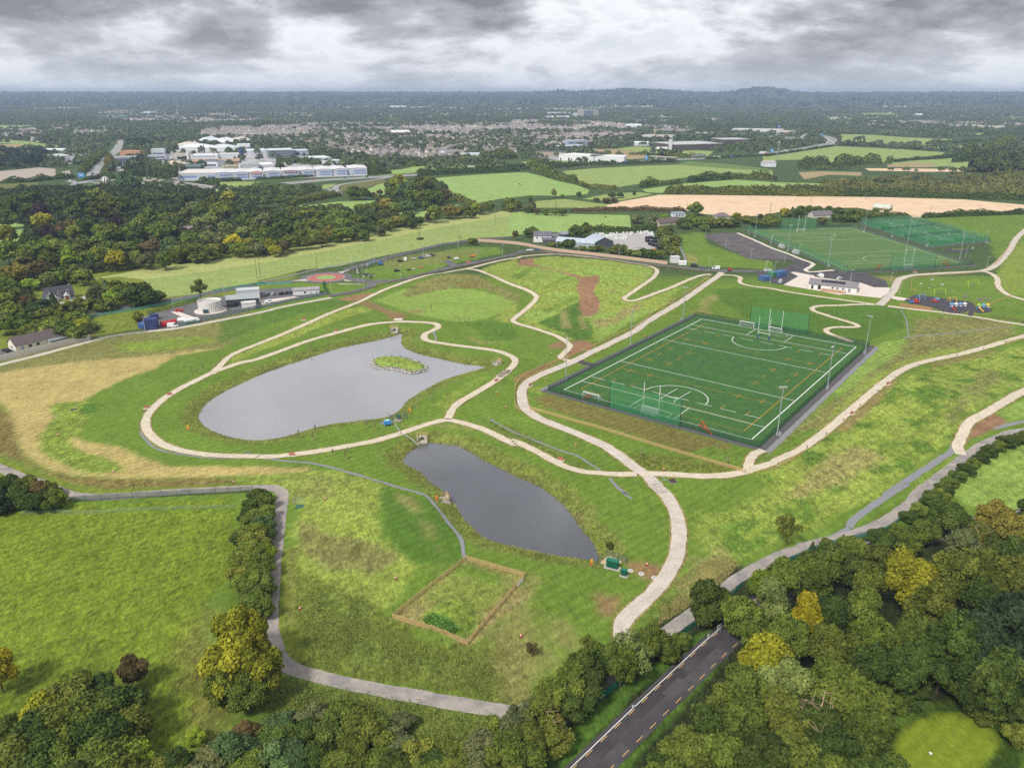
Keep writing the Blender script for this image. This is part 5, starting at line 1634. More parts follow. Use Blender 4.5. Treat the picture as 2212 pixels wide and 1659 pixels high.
building('brick_building','orange brick block behind the grey blue office','building','a1 1020,672','a1 1190,676',20,11,'flat',0,(182,140,104),(196,150,112),group=IG)
building('office_building','white two storey office with dark windows beside the factory','building','a1 1255,708','a1 1412,706',22,10,'flat',0,(206,210,220),(170,172,178),bands=[(.05,.95,2,4,(80,86,100)),(.05,.95,6,8,(80,86,100))],group=IG)
building('office_building','white office behind the two storey office','building','a1 1285,662','a1 1398,660',24,12,'flat',0,(212,214,222),(206,208,214),bands=[(.1,.95,3,6,(120,126,140))],group=IG)
for i,(u0,u1,v,D,h,rh,rc,lb)in enumerate((
(1462,1640,598,60,7,6,(218,208,190),'beige pyramid roofed hall at the left end of the white factory'),(1640,1795,572,80,8,9,W1,'first white pyramid roofed hall of the big factory'),
(1770,1935,578,80,8,9,W1,'second white pyramid roofed hall of the big factory'),(1900,2060,572,80,8,9,(222,216,206),'third pale pyramid roofed hall of the big factory'),
(1500,1790,618,45,7,6,W1,'low white front hall of the big factory, left'),(1740,1990,622,45,7,6,W2,'low white front hall of the big factory, right'))):
 building('factory_hall',lb,'factory','a1 %d,%d'%(u0,v),'a1 %d,%d'%(u1,v),D,h,'hip',rh,W2,rc,group=IG)
building('factory_hall','plain white block at the right end of the big factory','factory','a1 2010,606','a1 2120,604',40,9,'flat',0,W1,W1,group=IG)
building('factory_hall','flat white hall in front of the pyramid roofs','factory','a1 1620,692','a1 1850,688',38,7,'flat',0,W2,W1,bands=[(.05,.9,4,5.5,(170,174,180))],group=IG)
building('factory_hall','flat white hall beside the dark blue silo','factory','a1 1850,684','a1 2035,680',38,7,'flat',0,W2,(214,212,208),group=IG)
building('factory_hall','cream hall with dark doorway left of the factory','factory','a1 1462,692','a1 1590,690',26,9,'flat',0,(206,200,184),(190,186,176),doors=[(.5,9,5,(58,58,60)),(.85,9,6,(50,50,54))],group=IG)
building('warehouse','long brown shed with rust striped roof','warehouse','a1 1615,742','a1 2030,735',30,6,'gable',3,(150,120,100),(178,150,128),bands=[(.6,.82,.5,5.5,W1)],group=IG)
building('warehouse','beige hipped roof hall beside the poplars','warehouse','a1 1345,772','a1 1500,776',34,7,'hip',6,(196,180,164),(204,186,168),group=IG)
building('warehouse','dark green twin roof shed','warehouse','a1 1530,788','a1 1700,786',26,6,'gable',3,(74,92,84),(100,116,110),group=IG)
building('showroom','white glass fronted showroom with dark roof','building','a1 1690,750','a1 1845,752',24,8,'hip',3,W1,(120,118,120),bands=[(.08,.92,1,4,(98,106,120))],group=IG)
building('warehouse','olive roofed shed right of the green tree','warehouse','a1 1900,800','a1 2025,795',26,8,'gable',2,(182,178,150),(160,158,134),group=IG)
building('warehouse','grey green roofed shed beside the olive roofed shed','warehouse','a1 2040,790','a1 2195,786',30,9,'gable',2,(190,192,196),(164,170,168),doors=[(.75,6,5,W1)],group=IG)
building('warehouse','long low warehouse with blue window bands behind the hedge','warehouse','a1 1500,868','a1 1925,862',60,9,'flat',0,(200,204,214),(226,220,212),bands=[(.08,.4,3.5,5.8,BLU),(.62,.98,3.5,5.8,BLU)],group=IG)
UN=((-340,-200,866,'leftmost'),(-195,-60,862,'second'),(-55,65,858,'third'),(70,212,852,'fourth'),(218,372,847,'fifth'),(378,500,841,'sixth'),(506,652,836,'seventh'),(658,778,831,'eighth'),(784,945,825,'rightmost'))
for i,(u0,u1,v,nm)in enumerate(UN):
 t=building('warehouse_unit','%s of the row of white units with blue bands, counted from the left'%nm,'warehouse','a2 %d,%d'%(u0,v),'a2 %d,%d'%(u1,v-4),52,9.5,'gable_y',.9,(196,200,210),(222,220,220),
 bands=[(.3,.92,5.6,7.4,BLU),(.3,.92,2.2,4.0,BLU)],doors=[(.12,4.5,4.5,(206,210,216))],group=IG)
 if i in(2,4):
  L_=frame_of('a2 %d,%d'%(u0,v),'a2 %d,%d'%(u1,v-4))[2]
  s_=obj('sign_board',MB().box((.55*L_,-.2,8.2),(.75*L_,.2,2.4)),cmat('wall',(224,130,90)if i==2 else(150,60,66)),t)
  for q in range(7):
   obj('letter',MB().box((.27*L_+q*.09*L_,-.33,8.2),(.05*L_,.06,1.2)),WHITE,s_)
building('office_building','grey glass block behind the row of white units','building','a2 112,682','a2 325,676',45,14,'flat',0,(140,148,160),(226,228,230),bands=[(.02,.98,3,5,(100,110,124)),(.02,.98,7,9,(100,110,124)),(.02,.98,11,13,(100,110,124))],group=IG)
building('warehouse','white hall left of the grey glass block','warehouse','a2 -60,660','a2 105,655',50,9,'flat',0,W2,W1,group=IG)
building('warehouse','white warehouse right of the grey glass block','warehouse','a2 430,725','a2 640,716',45,8,'flat',0,(196,204,214),W1,group=IG)
building('warehouse','low white annex right of the white warehouse','warehouse','a2 610,745','a2 738,738',30,7,'flat',0,W2,W2,group=IG)
building('warehouse','white warehouse left of the dark tree belt','warehouse','a2 -120,782','a2 150,772',40,7,'gable',2,W2,W1,doors=[(.3,10,5,(90,100,120)),(.6,8,4,(120,120,126))],group=IG)
building('warehouse','pale blue shed beside the grey glass block','warehouse','a2 340,660','a2 450,655',30,9,'gable',2,(190,206,224),(206,214,226),group=IG)
TG='large buildings of the town'
for(p0,p1,D,h,roof,rh,wc,rc,lb,bands)in(
('a2 990,492','a2 1150,490',24,7,'gable',3,(150,150,160),(120,124,140),'slate roofed school block among the houses',()),
('a2 1152,502','a2 1310,500',30,12,'mono',5,(184,110,112),(232,228,228),'red and white school hall among the houses',()),
('a2 900,495','a2 975,492',24,7,'hip',3,(170,172,184),(140,146,160),'small slate roofed hall left of the school',()),
('a2 1612,672','a2 1732,664',20,9,'gable',3,W1,(150,146,146),'white gabled block above the motorway',()),
('a2 1762,684','a2 1915,682',24,8,'flat',0,W1,W1,'long white flat block above the motorway',()),
('a2 780,722','a2 890,722',16,6,'flat',0,(220,190,160),(180,160,150),'low orange trimmed building right of the units',()),
('a2 480,262','a2 838,268',60,12,'flat',0,(196,184,176),(206,198,194),'long beige block far beyond the houses',()),
('a2 1130,258','a2 1270,258',70,12,'gable',4,W1,W1,'distant white warehouse, left of a pair',()),
('a2 1282,258','a2 1480,258',50,10,'flat',0,(206,200,190),(206,200,190),'distant beige warehouse, right of a pair',()),
('a2 1110,212','a2 1340,212',80,14,'flat',0,(218,210,196),(218,212,200),'very distant cream warehouse near the horizon',()),
('a2 1980,278','a2 2300,280',80,13,'flat',0,W1,W1,'distant bright white long roof left of the office tower',()),
('a2 1000,196','a2 1100,196',90,18,'gable',6,W2,W2,'very distant pale shed near the horizon',()),
('a2 810,178','a2 930,180',90,16,'flat',0,(200,190,176),(200,190,180),'very distant tan block near the horizon',()),
('a3 205,662','a3 425,668',30,8,'flat',0,(216,200,178),(96,92,94),'cream office with dark roof beside the new white units',[(.05,.95,1.5,3,(120,104,90)),(.05,.95,5,6.5,(120,104,90))]),
('a3 412,622','a3 640,610',34,9,'flat',0,(190,196,208),(196,200,210),'grey blue low block behind the new white units',()),
('a3 472,596','a3 640,590',22,15,'flat',0,(184,192,208),(206,208,214),'grey blue tall block behind the new white units',[(.1,.3,10,12,(110,120,140)),(.4,.9,10,12,(110,120,140))]),
('a3 1100,536','a3 1360,542',40,14,'flat',0,(222,212,192),(206,200,190),'cream factory with silver silos and chimney',()),
('a3 1385,618','a3 1790,606',90,12,'flat',0,(92,80,78),(200,200,200),'long dark brown factory with pale roof',()),
('a3 1790,570','a3 2020,566',60,12,'flat',0,(104,92,90),(196,196,196),'dark factory wing behind the long brown factory',()),
('a3 1045,574','a3 1205,574',24,6,'barrel',3,W1,W1,'low white domed store left of the silver silos',()),
('a3 975,424','a3 1100,424',50,9,'gable',3,W1,W1,'white roofed hall behind the houses',()),
('a3 1055,382','a3 1165,382',50,9,'flat',0,W1,W1,'distant white roof, left of a pair',()),('a3 1235,382','a3 1350,382',50,9,'flat',0,W1,W1,'distant white roof, right of a pair',()),
('a3 1580,498','a3 1752,498',50,9,'flat',0,W2,(206,204,202),'pale shed behind the dark brown factory',()),
('a3 1862,468','a3 2300,476',70,11,'flat',0,W1,(214,210,204),'long white retail hall left of the motorway bend',[(.0,.2,5,9,(206,120,110)),(.2,.95,2,5,(90,96,110))]),
('a4 105,488','a4 222,492',50,12,'flat',0,(228,216,204),(200,196,190),'cream shop block at the end of the retail hall',[(.1,.35,6,8,(70,80,150)),(.5,.95,6,9,(206,80,70))]),
('a3 330,316','a3 500,314',60,13,'flat',0,W1,W1,'distant white hall left of the office tower',()),('a3 610,335','a3 735,333',60,34,'flat',0,(176,170,164),(190,190,194),'distant grey and tan office tower',[(.0,.65,4,30,(120,128,146))]),
('a3 520,330','a3 612,330',60,16,'flat',0,W2,W2,'distant white wing beside the office tower',()),('a3 310,348','a3 500,346',60,7,'barrel',5,W1,W1,'distant low white roof in front of the office tower',()),
('a3 -20,278','a3 190,274',70,11,'flat',0,W1,W1,'distant white strip roof at the middle of the horizon',()),
('a4 1822,448','a4 2050,452',60,13,'flat',0,(214,198,150),(206,204,200),'yellow and white school block at the far right',[(.3,.55,2,10,W1),(.75,.9,2,10,(140,140,140))]),
('a4 1242,450','a4 1312,450',18,8,'hip',4,W1,(170,166,160),'lone white house at the far right',()),('a4 1300,332','a4 1355,332',40,12,'gable',4,W1,W1,'distant white barn at the far right',()),
('a4 10,752','a4 110,752',20,6,'gable',3,W1,(176,172,170),'white barn with grey roof beside the lattice mast',()),
('a1 1010,345','a1 1110,338',60,10,'flat',0,(160,196,180),(150,190,176),'distant green roofed hall in the town centre',()),('a1 1110,335','a1 1185,334',60,11,'flat',0,W1,W1,'distant white hall in the town centre',()),
('a1 1280,318','a1 1345,316',60,18,'flat',0,W1,W2,'distant white block left of the church spire',()),('a1 1330,345','a1 1500,342',60,9,'flat',0,(200,180,160),(190,170,150),'distant tan block below the church spire',()),
('a1 1200,318','a1 1270,316',50,10,'gable',4,(206,200,194),(150,146,146),'distant pale block in the town centre',()),('a1 900,340','a1 1000,336',60,9,'flat',0,W2,W2,'distant grey white block in the town centre',())):
 building('building',lb,'building',p0,p1,D,h,roof,rh,wc,rc,bands=bands,group=TG)
for(p0,p1,lb)in(('a3 400,694','a3 692,716','new white unit with dark doors by the motorway, left of two'),('a3 652,714','a3 952,720','new white unit with dark doors by the motorway, right of two')):
 building('warehouse_unit',lb,'warehouse',p0,p1,40,9.5,'flat',0,(236,236,234),(238,238,236),doors=[(.3,4,5,(70,72,76)),(.38,3,4,(90,92,96)),(.65,4,5,(70,72,76)),(.06,3,4,(90,92,96)),(.5,3,2.5,(90,92,96))],group=IG)
 # factory details, spire, masts
def post(s,h,r1,r2,name,label,cat,m,extra=None,group=None):
 P=survey(s)[0]
 t=thing(name,label,cat,P,0,group)
 obj('shaft',MB().bar((0,0,-.3),(0,0,h),r1,10,r2),m,t)
 if extra:
  extra(t,h)
 return t
post('a3 1210,540',34,1.5,1.1,'chimney_stack','tan chimney stack of the cream factory','chimney',cmat('wall',(206,188,168)))
for q in range(4):
 post('a3 %d,542'%(1165+q*13),15,2.3,2.3,'silo','%s silver silo in front of the cream factory, counted from the left'%('first','second','third','fourth')[q],'silo',cmat('sheet',(226,228,230)),group='silver silos')
for q in range(2):
 post('a3 %d,618'%(1338+q*11),23,2.6,2.6,'silo','%s tall pale silo at the end of the brown factory'%('left','right')[q],'silo',cmat('sheet',(214,216,218)),group='pale silos')
P=survey('a3 1220,612')[0]
t=thing('storage_tank','white horizontal tank beside the brown factory','tank',P)
obj('vessel',MB().bar((0,0,3.5),(24,0,3.5),3.2,12),WHITE,t);obj('cradle',MB().box((4,0,.5),(1,4,1.4)).box((20,0,.5),(1,4,1.4)),CONC,t)
post('a1 1735,640',24,.9,.6,'chimney_stack','thin dark chimney on the white factory','chimney',DARKSTEEL)
post('a1 1597,690',17,2.2,2.2,'silo','white silo standing beside the white factory hall','silo',WHITE)
post('a1 2050,690',19,4,4,'silo','dark blue silo at the end of the white factory hall','silo',cmat('sheet',(66,80,120)))
def spire(t,h):
 obj('spire',MB().bar((0,0,26),(0,0,62),5.2,8,.2),cmat('wall',(150,146,142)),t)
 obj('nave',MB().prism([(-9,0),(9,0),(9,12),(0,22),(-9,12)],-50,-4,'y'),cmat('wall',(136,132,128)),t)
post('a1 1515,345',27,6,5.4,'church','grey church with tall pointed spire in the town','church',cmat('wall',(160,156,150)),spire)
def lattice(t,h):
 mb=MB()
 for k in range(8):
  z0,z1=h*k/8,h*(k+1)/8
  for a in range(3):
   p=lambda z,q:(1.5*(1-z/h*.6)*math.cos(2.094*q),1.5*(1-z/h*.6)*math.sin(2.094*q),z)
   mb.bar(p(z0,a),p(z1,a),.14,4)
   mb.bar(p(z0,a),p(z1,a+1),.09,4)
 obj('lattice',mb,STEEL,t)
 for a in range(3):
  obj('antenna',MB().box((1.2*math.cos(2.094*a),1.2*math.sin(2.094*a),h-2),(.5,.5,3.2)),WHITE,t)
post('a4 118,705',34,.12,.1,'lattice_mast','grey lattice phone mast in the right hand fields','mast',STEEL,lattice)
# flyover
FLY=line_pts('a1 1080,888 1200,893 1330,908 1500,932 1700,958 1900,990',6.0,4)
t=thing('flyover','grey concrete flyover bridge behind the big wood','bridge',(0,0,0))
me=ribbon_mesh(FLY,13,6.2,3)
obj('deck',me,FAR_ASPH,t)
for off in(-6.6,6.6):
 N=normals2(FLY)
 V,F=[],[]
 for q,(p,n_)in enumerate(zip(FLY,N)):
  for z in(4.6,7.2):
   V.append((*(p+n_*off),z))
  if q:
   F.append((2*q-2,2*q,2*q+1,2*q-1))
 obj('parapet',MB().add(V,F),CONC,t)
for q in(7,16):
 q=min(q,len(FLY)-1)
 obj('pier',MB().box((*FLY[q],2.6),(2,9,6.6),math.atan2(*(FLY[q]-FLY[q-1])[::-1])),CONC,t)
for q in(0,-1):
 obj('embankment',MB().bar((*FLY[q],-1),(*FLY[q],6.0),17,12,8),field_mat("field_pasture",FC['pasture']),t)
 # patterned ball on the roundabout
P=survey('a1 900,905')[0]
t=thing('ball_sculpture','large black and white patterned ball on the roundabout','sculpture',P)
bv,bf=ball((0,0,5.5),(5.5,5.5,5.5),18,12)
obj('shell',mesh_np('shell',bv,bf),mat('ball_white',alb(226,222,214),.7),t)
for q in range(9):
 th=q*.7
 pts=[(5.6*math.cos(th+.12*math.sin(a*3))*math.cos(a),5.6*math.sin(th+.12*math.sin(a*3))*math.cos(a),5.5+5.6*math.sin(a))for a in np.linspace(-1.2,1.2,14)]
 obj('stripe',MB().tube(pts,.38,5),DARKSTEEL,t)
 # blue road signs and gantry
for s,w_,h_,z_,lb in(('a4 492,500',9,5,4,'large blue road sign in the motorway bend'),('a4 130,445',9,5,10,'blue road sign above the retail hall'),('a4 75,640',6,6,3,'blue road sign beside the motorway straight'),
('a1 695,860',9,6,3,'blue sign board on the big roundabout'),('a3 1142,700',4,8,1,'tall blue sign beside the motorway hedge')):
 P=survey(s)[0]
 t=thing('road_sign',lb,'sign',P)
 obj('post',MB().bar((-w_*.3,0,-.2),(-w_*.3,0,z_+.5),.18).bar((w_*.3,0,-.2),(w_*.3,0,z_+.5),.18),STEEL,t)
 bo=obj('board',MB().box((0,0,z_+h_/2),(w_,.25,h_)),cmat('wall',(60,150,220)),t)
 for q in range(2):
  obj('lettering',MB().box((-w_*.08*q,-.15,z_+h_*(.35+.3*q)),(w_*.55,.04,h_*.12)),WHITE,bo)
P=survey('a3 1585,690')[0]
t=thing('sign_gantry','steel sign gantry over the motorway','gantry',P,.3)
obj('post',MB().bar((-13,0,-.2),(-13,0,9),.35).bar((13,0,-.2),(13,0,9),.35),STEEL,t)
obj('beam',MB().box((0,0,8.6),(27,.8,1.2)),STEEL,t);obj('board',MB().box((0,-.6,7.6),(22,.2,3.4)),cmat('sheet',(150,156,164)),t)
P=survey('a2 1850,800')[0]
t=thing('sign_gantry','white cantilever sign arm beside the motorway','gantry',P,.3)
obj('post',MB().bar((0,0,-.2),(0,0,9),.4),WHITE,t);obj('arm',MB().box((-4,0,8.6),(9,.5,.9)),WHITE,t);obj('board',MB().box((-6,-.4,9),(5,.2,2)),WHITE,t)
# overbridge on the right part of the motorway
P0,P1=survey('a3 1180,690')[0],survey('a3 1400,705')[0]
t=thing('road_bridge','low concrete bridge carrying a road over the motorway','bridge',(0,0,0))
dv=P1-P0;yaw=math.atan2(dv[1],dv[0]);Ln=np.linalg.norm(dv)
obj('deck',MB().box((*((P0+P1)/2)[:2],6.0),(Ln,9,1.2),yaw),CONC,t)
for q in(.25,.6):
 obj('pier',MB().box((*(P0+dv*q)[:2],2.5),(3,7,6),yaw),CONC,t)
 # ------------------------------------------------------------------ houses
def house_parts(L,D,h,rh,kind):
 return wall_mesh(L,D,h,kind,rh),roof_mesh(L,D,h,kind,rh,.4)
WALLC=mat('render_wall',alb(236,226,214),.9,.06,.2)
ROOFT=mat('tile_roof',alb(146,136,132),.9,.4,.045)
protos=[]
for(L,D,h,rh,kd)in((9,8,5.2,3.2,'gable'),(16,8,5.2,3.2,'gable'),(10,9,5.2,3.0,'hip'),(8,10,5.2,3.6,'gable_y'),(14,9,3.0,3.0,'gable')):
 a_,b_=house_parts(L,D,h,rh,kd)
 a_.materials.append(WALLC);b_.materials.append(ROOFT)
 cm=MB().box((L*.5,D*.5,h+rh+.3),(.9,.9,1.6)).mesh('chimney');cm.materials.append(WALLC)
 protos.append((a_,b_,cm))
ESTATES=[  # survey polygon of a housing area, share of plots built
('a2 250,400 800,380 1400,400 2212,390 2212,500 2212,640 1900,640 1600,690 1440,710 1330,690 1050,700 900,660 640,640 560,590 440,560 250,560 0,560 0,430',.82),('a3 -20,480 400,480 800,470 1050,480 1050,520 800,540 700,580 400,590 0,600',.75),
('a3 0,370 300,360 700,375 1000,400 1400,420 1600,440 1500,470 1000,470 400,470 0,450',.7),('a2 0,300 300,300 500,310 480,335 0,335',.6),('a2 830,300 1050,296 1050,306 840,312',.6),('a1 1700,420 2212,420 2212,540 1900,520 1700,500',.6),
('a1 430,400 720,410 740,480 620,500 500,480 430,430',.7),('a1 0,450 300,440 420,500 200,515 0,500',.5),('a1 660,270 1000,255 1500,270 1500,370 1100,370 900,350 700,300',.6),('a1 640,450 900,430 900,470 800,520 680,500',.4),('a1 1500,300 2212,290 2212,400 1500,400',.35),
('a4 680,385 1000,375 1500,370 1900,390 1900,420 1500,430 1000,425 700,400',.75),('a4 2000,400 2212,395 2212,420 2000,425',.6),('a2 1700,400 2212,385 2212,395 1700,420',.5),('a2 1100,365 1700,360 1700,400 1100,400',.3),('a1 260,520 560,535 550,560 270,540',.9)]
SPARSE=('a1 -60,330 1000,300 2212,285 a2 1100,330 2212,335 a3 1100,360 2212,400 a4 1100,380 2300,400 2300,260 1000,240 a2 2000,230 0,215 a1 600,230 -60,260',.055)
YARDS=[]
YARD=mat('estate_concrete',alb(186,184,182),.9,.12,.03,c2=alb(160,158,156))
for s_ in('a1 1430,640 1500,590 2120,590 2212,640 a2 110,660 340,650 660,690 740,742 940,828 300,850 -300,868 a1 1500,872 1320,790 1240,700','a1 960,660 1180,660 1230,700 1220,770 990,790 960,740','a1 540,640 770,640 760,680 560,740 530,700','a3 170,660 400,640 960,690 960,722 400,700','a3 1180,620 1380,600 1380,630 1200,632','a4 0,490 240,495 330,520 330,545 60,530 a3 1860,480'):
 P=survey(s_)[:,:2]
 struct('concrete_yard',drape(P,.11,40.0),YARD)
 YARDS.append(P)
TOWNG=mat('town_ground',alb(132,130,112),.95,.3,.02,c2=alb(104,118,78))
for s_,share in ESTATES:
 struct('town_ground',drape(survey(s_)[:,:2],.2,60.0),TOWNG)
hx,hy,hr,hk=[],[],[],[]
rr=np.random.default_rng(77)
for s,share in ESTATES+[SPARSE]:
 P=survey(s)[:,:2]
 lo,hi=P.min(0),P.max(0)
 far=lo[1]>2000
 sx,sy=(15,23)if not far else(18,30)
 nx_,ny_=int((hi[0]-lo[0])/sx)+1,int((hi[1]-lo[1])/sy)+1
 X,Y=np.meshgrid(lo[0]+np.arange(nx_)*sx,lo[1]+np.arange(ny_)*sy)
 X,Y=X.ravel()+rr.normal(0,1.5,X.size),Y.ravel()+rr.normal(0,2,Y.size)
 ang=.9*vnoise(X,Y,260.0,44,1)*1.6
 X2=X+22*vnoise(X,Y,180.0,45,1);Y2=Y+25*vnoise(X,Y,180.0,46,1)
 k=(rr.random(X.size)<share)&(sdf(P,X2,Y2)<0)&keep_clear(X2,Y2,6)
 g=vnoise(X2,Y2,140.0,47,2)<.5
 k&=g
 hx+=list(X2[k]);hy+=list(Y2[k]);hr+=list(ang[k]+rr.choice([0,0,0,math.pi/2],k.sum()))
hx,hy,hr=np.array(hx),np.array(hy),np.array(hr)
# drop plots that collide
cell,kk={},[]
for i in np.argsort(hy):
 c=(int(hx[i]//15),int(hy[i]//15))
 if any((hx[i]-hx[j])**2+(hy[i]-hy[j])**2<13.5**2 for a in(-1,0,1)for b_ in(-1,0,1)for j in cell.get((c[0]+a,c[1]+b_),())):
  continue
 cell.setdefault(c,[]).append(i);kk.append(i)
kk=np.array(kk)
HOUSE_XY=(hx[kk],hy[kk])
rest=[]
shown=0
for i in kk:
 u=1106+hx[i]/(hy[i]*CP+CAM_H*SP)*FOC
 if shown<280 and 0<u<2212:
  shown+=1
  a_,b_,cm=protos[int(rr.integers(0,5))]
  t=thing('house','small pale walled house with dark tiled roof in the near part of the town','house',(hx[i],hy[i],float(hgt(hx[i],hy[i]))),hr[i],'small houses of the near town')
  obj('wall',a_,None,t);obj('roof',b_,None,t)
 else:
  rest.append(i)
V,F,FM=[],[],[]
for i in rest:
 a_,b_,cm=protos[int(rr.integers(0,4))]
 c,s=math.cos(hr[i]),math.sin(hr[i])
 z=float(hgt(hx[i],hy[i]))
 for me,mi in((a_,0),(b_,1)):
  o=len(V)
  V+=[(hx[i]+c*v.co.x-s*v.co.y,hy[i]+s*v.co.x+c*v.co.y,z+v.co.z)for v in me.vertices]
  for p in me.polygons:
   F.append(tuple(q+o for q in p.vertices));FM.append(mi)
me=bpy.data.meshes.new('distant_houses')
me.from_pydata(V,[],F)
me.polygons.foreach_set('material_index',np.array(FM,np.int32))
me.materials.append(WALLC);me.materials.append(ROOFT)
o=obj('distant_houses',me);o['kind']='stuff';o['label']='mass of small pale houses spreading to the far town';o['category']='houses'
# ------------------------------------------------------------------ bulk trees
def scatter(s,spacing,seed,jit=.45,dens=1.0,pad=0.0):
 P=survey(s)[:,:2]if isinstance(s,str)else s
 lo,hi=P.min(0),P.max(0)
 X,Y=np.meshgrid(np.arange(lo[0],hi[0],spacing),np.arange(lo[1],hi[1],spacing))
 r=np.random.default_rng(seed)
 X,Y=X.ravel()+r.uniform(-jit,jit,X.size)*spacing,Y.ravel()+r.uniform(-jit,jit,Y.size)*spacing
 k=(sdf(P,X,Y)<0)&(r.random(X.size)<dens)
 X,Y=X[k],Y[k]
 k=keep_clear(X,Y,pad)
 return X[k],Y[k],r
def off_houses(x,y,d=9.0):
 g={}
 for a,b_ in zip(*HOUSE_XY):
  g.setdefault((int(a//20),int(b_//20)),[]).append((a,b_))
 ok=np.ones(len(x),bool)
 for i in range(len(x)):
  cx,cy=int(x[i]//20),int(y[i]//20)
  for p in(-1,0,1):
   for q in(-1,0,1):
    for(a,b_)in g.get((cx+p,cy+q),()):
     if(x[i]-a-4)**2+(y[i]-b_-4)**2<d*d:
      ok[i]=False
 return ok
 # town and plain up to 2.6 km
x,y,r=scatter('w -160,372 300,372 700,372 1000,372 1250,352 1560,330 1780,332 2400,332 2400,243 -160,243',15.0,5,dens=.85)
nz=vnoise(x,y,170.0,61,3)
town=np.zeros(len(x),bool)
for s,share in ESTATES:
 P=survey(s)[:,:2]
 town|=sdf(P,x,y)<0
k=np.where(town,nz>.0,nz>-.38)
x,y,nz=x[k],y[k],nz[k]
k=off_houses(x,y)
for P in YARDS:
 k&=(sdf(P,x,y)>0)|(r.random(len(x))<.2)
x,y,nz=x[k],y[k],nz[k]
w_=r.uniform(6,15,len(x))*(1+.5*np.clip(nz,0,.6))
mass('far_trees','dark trees massed between the houses and fields of the plain','trees',x,y,w_,w_*r.uniform(.7,1.05,len(x)),np.clip(.42+.5*vnoise(x,y,60.0,62,2),0,1),0,26,alb(98,110,70),.36)
# 2.6 - 6 km
x,y,r=scatter('w -160,244 2400,244 2400,219 -160,219',24.0,6,dens=.9)
nz=vnoise(x,y,420.0,63,3)
k=nz>-.12
x,y,nz=x[k],y[k],nz[k]
w_=r.uniform(12,26,len(x))
mass('far_woodland','dark wooded plain towards the horizon','woodland',x,y,w_,w_*r.uniform(.55,.9,len(x)),np.clip(.42+.5*vnoise(x,y,90.0,64,2),0,1),0,11,alb(98,110,80),.5)
# 6 - 12 km: belts of trees on the rising ground
P=np.array([(-8200,5900),(8200,5900),(9500,11800),(-9500,11800)])
x,y,r=scatter(P,75.0,7,dens=.9)
k=(np.abs(x)<y*.72+300)&(vnoise(x,y,800.0,65,3)>-.35)
x,y=x[k],y[k]
w_=r.uniform(50,105,len(x))
mass('horizon_woodland','blue hazed woodland on the rising ground at the horizon','woodland',x,y,w_,w_*r.uniform(.16,.26,len(x)),np.clip(.42+.5*vnoise(x,y,300.0,66,2),0,1),0,10,alb(88,100,76),.5)
# scrub between motorway fields and stubble on the right
x,y,r=scatter('b4 -100,60 200,20 500,0 900,-10 1500,-60 2212,-80 2500,-60 2500,140 1500,115 900,108 300,100',6.0,8,dens=.8)
k=vnoise(x,y,40.0,67,2)>-.25
x,y=x[k],y[k]
w_=r.uniform(4,10,len(x))
mass('scrub','olive scrub and low bushes beyond the stubble field','scrub',x,y,w_,w_*r.uniform(.5,.9,len(x)),np.clip(.5+.5*vnoise(x,y,30.0,68,2),0,1),0,60,alb(116,118,62),.26)
x,y,r=scatter('a4 200,760 700,770 1000,790 1700,800 2300,800 2300,760 1750,775 1000,775 500,780',8.0,18,dens=.8)
w_=r.uniform(6,12,len(x))
mass('scrub','dark bushes in front of the dense copse','scrub',x,y,w_,w_*r.uniform(.6,.9,len(x)),np.clip(.5+.5*vnoise(x,y,30.0,68,2),0,1),0,50,alb(96,106,56),.26)
x,y,r=scatter('a1 1080,880 1500,905 2212,950 b2 560,60 560,130 0,200 -100,280 b1 2000,130 1900,60 1500,60 1200,70',10.0,19,dens=.7)
w_=r.uniform(7,13,len(x))
mass('scrub','green thicket between the flyover and the big wood','scrub',x,y,w_,w_*r.uniform(.6,.95,len(x)),np.clip(.45+.5*vnoise(x,y,30.0,68,2),0,1),0,60,alb(90,106,56),.26)
x,y,r=scatter('a4 1700,790 1800,740 2000,700 2400,690 2400,810 1950,812',12.0,28,dens=.9)
w_=r.uniform(13,20,len(x))
mass('scrub','dark tall wood at the right edge behind the scrub','trees',x,y,w_,w_*r.uniform(.9,1.3,len(x)),np.clip(.4+.5*vnoise(x,y,30.0,68,2),0,1),0,70,alb(80,94,46),.24)
x,y,r=scatter('a1 -100,640 380,640 390,770 -100,790',11.0,20,dens=.5)
w_=r.uniform(9,15,len(x))
mass('scrub','dark tree row in front of the long low white shed','trees',x,y,w_,w_*r.uniform(1.0,1.5,len(x)),np.clip(.35+.5*vnoise(x,y,30.0,68,2),0,1),0,60,alb(56,72,48),.26)
x,y,r=scatter('a1 1240,770 1500,800 1500,905 1250,890',8.0,21,dens=.8)
w_=r.uniform(6,8,len(x))
mass('scrub','tall green poplars in front of the beige hipped hall','trees',x,y,w_,r.uniform(13,20,len(x)),np.clip(.45+.5*vnoise(x,y,30.0,68,2),0,1),0,60,alb(92,108,58),.3)
x,y,r=scatter('a1 1090,700 1220,690 1230,830 1080,840',9.0,22,dens=.8)
w_=r.uniform(9,14,len(x))
mass('scrub','dark trees in the car park beside the grey blue office','trees',x,y,w_,w_*r.uniform(.9,1.2,len(x)),np.clip(.4+.5*vnoise(x,y,30.0,68,2),0,1),0,60,alb(70,84,48),.26)
x,y,r=scatter('b1 980,20 1040,-10 1150,40 1160,80 1020,75',9.0,23,dens=.9)
w_=r.uniform(12,16,len(x))
mass('scrub','dark green clump of trees in the middle of the big roundabout','trees',x,y,w_,w_*r.uniform(.9,1.2,len(x)),np.clip(.4+.5*vnoise(x,y,30.0,68,2),0,1),0,70,alb(72,96,50),.26)
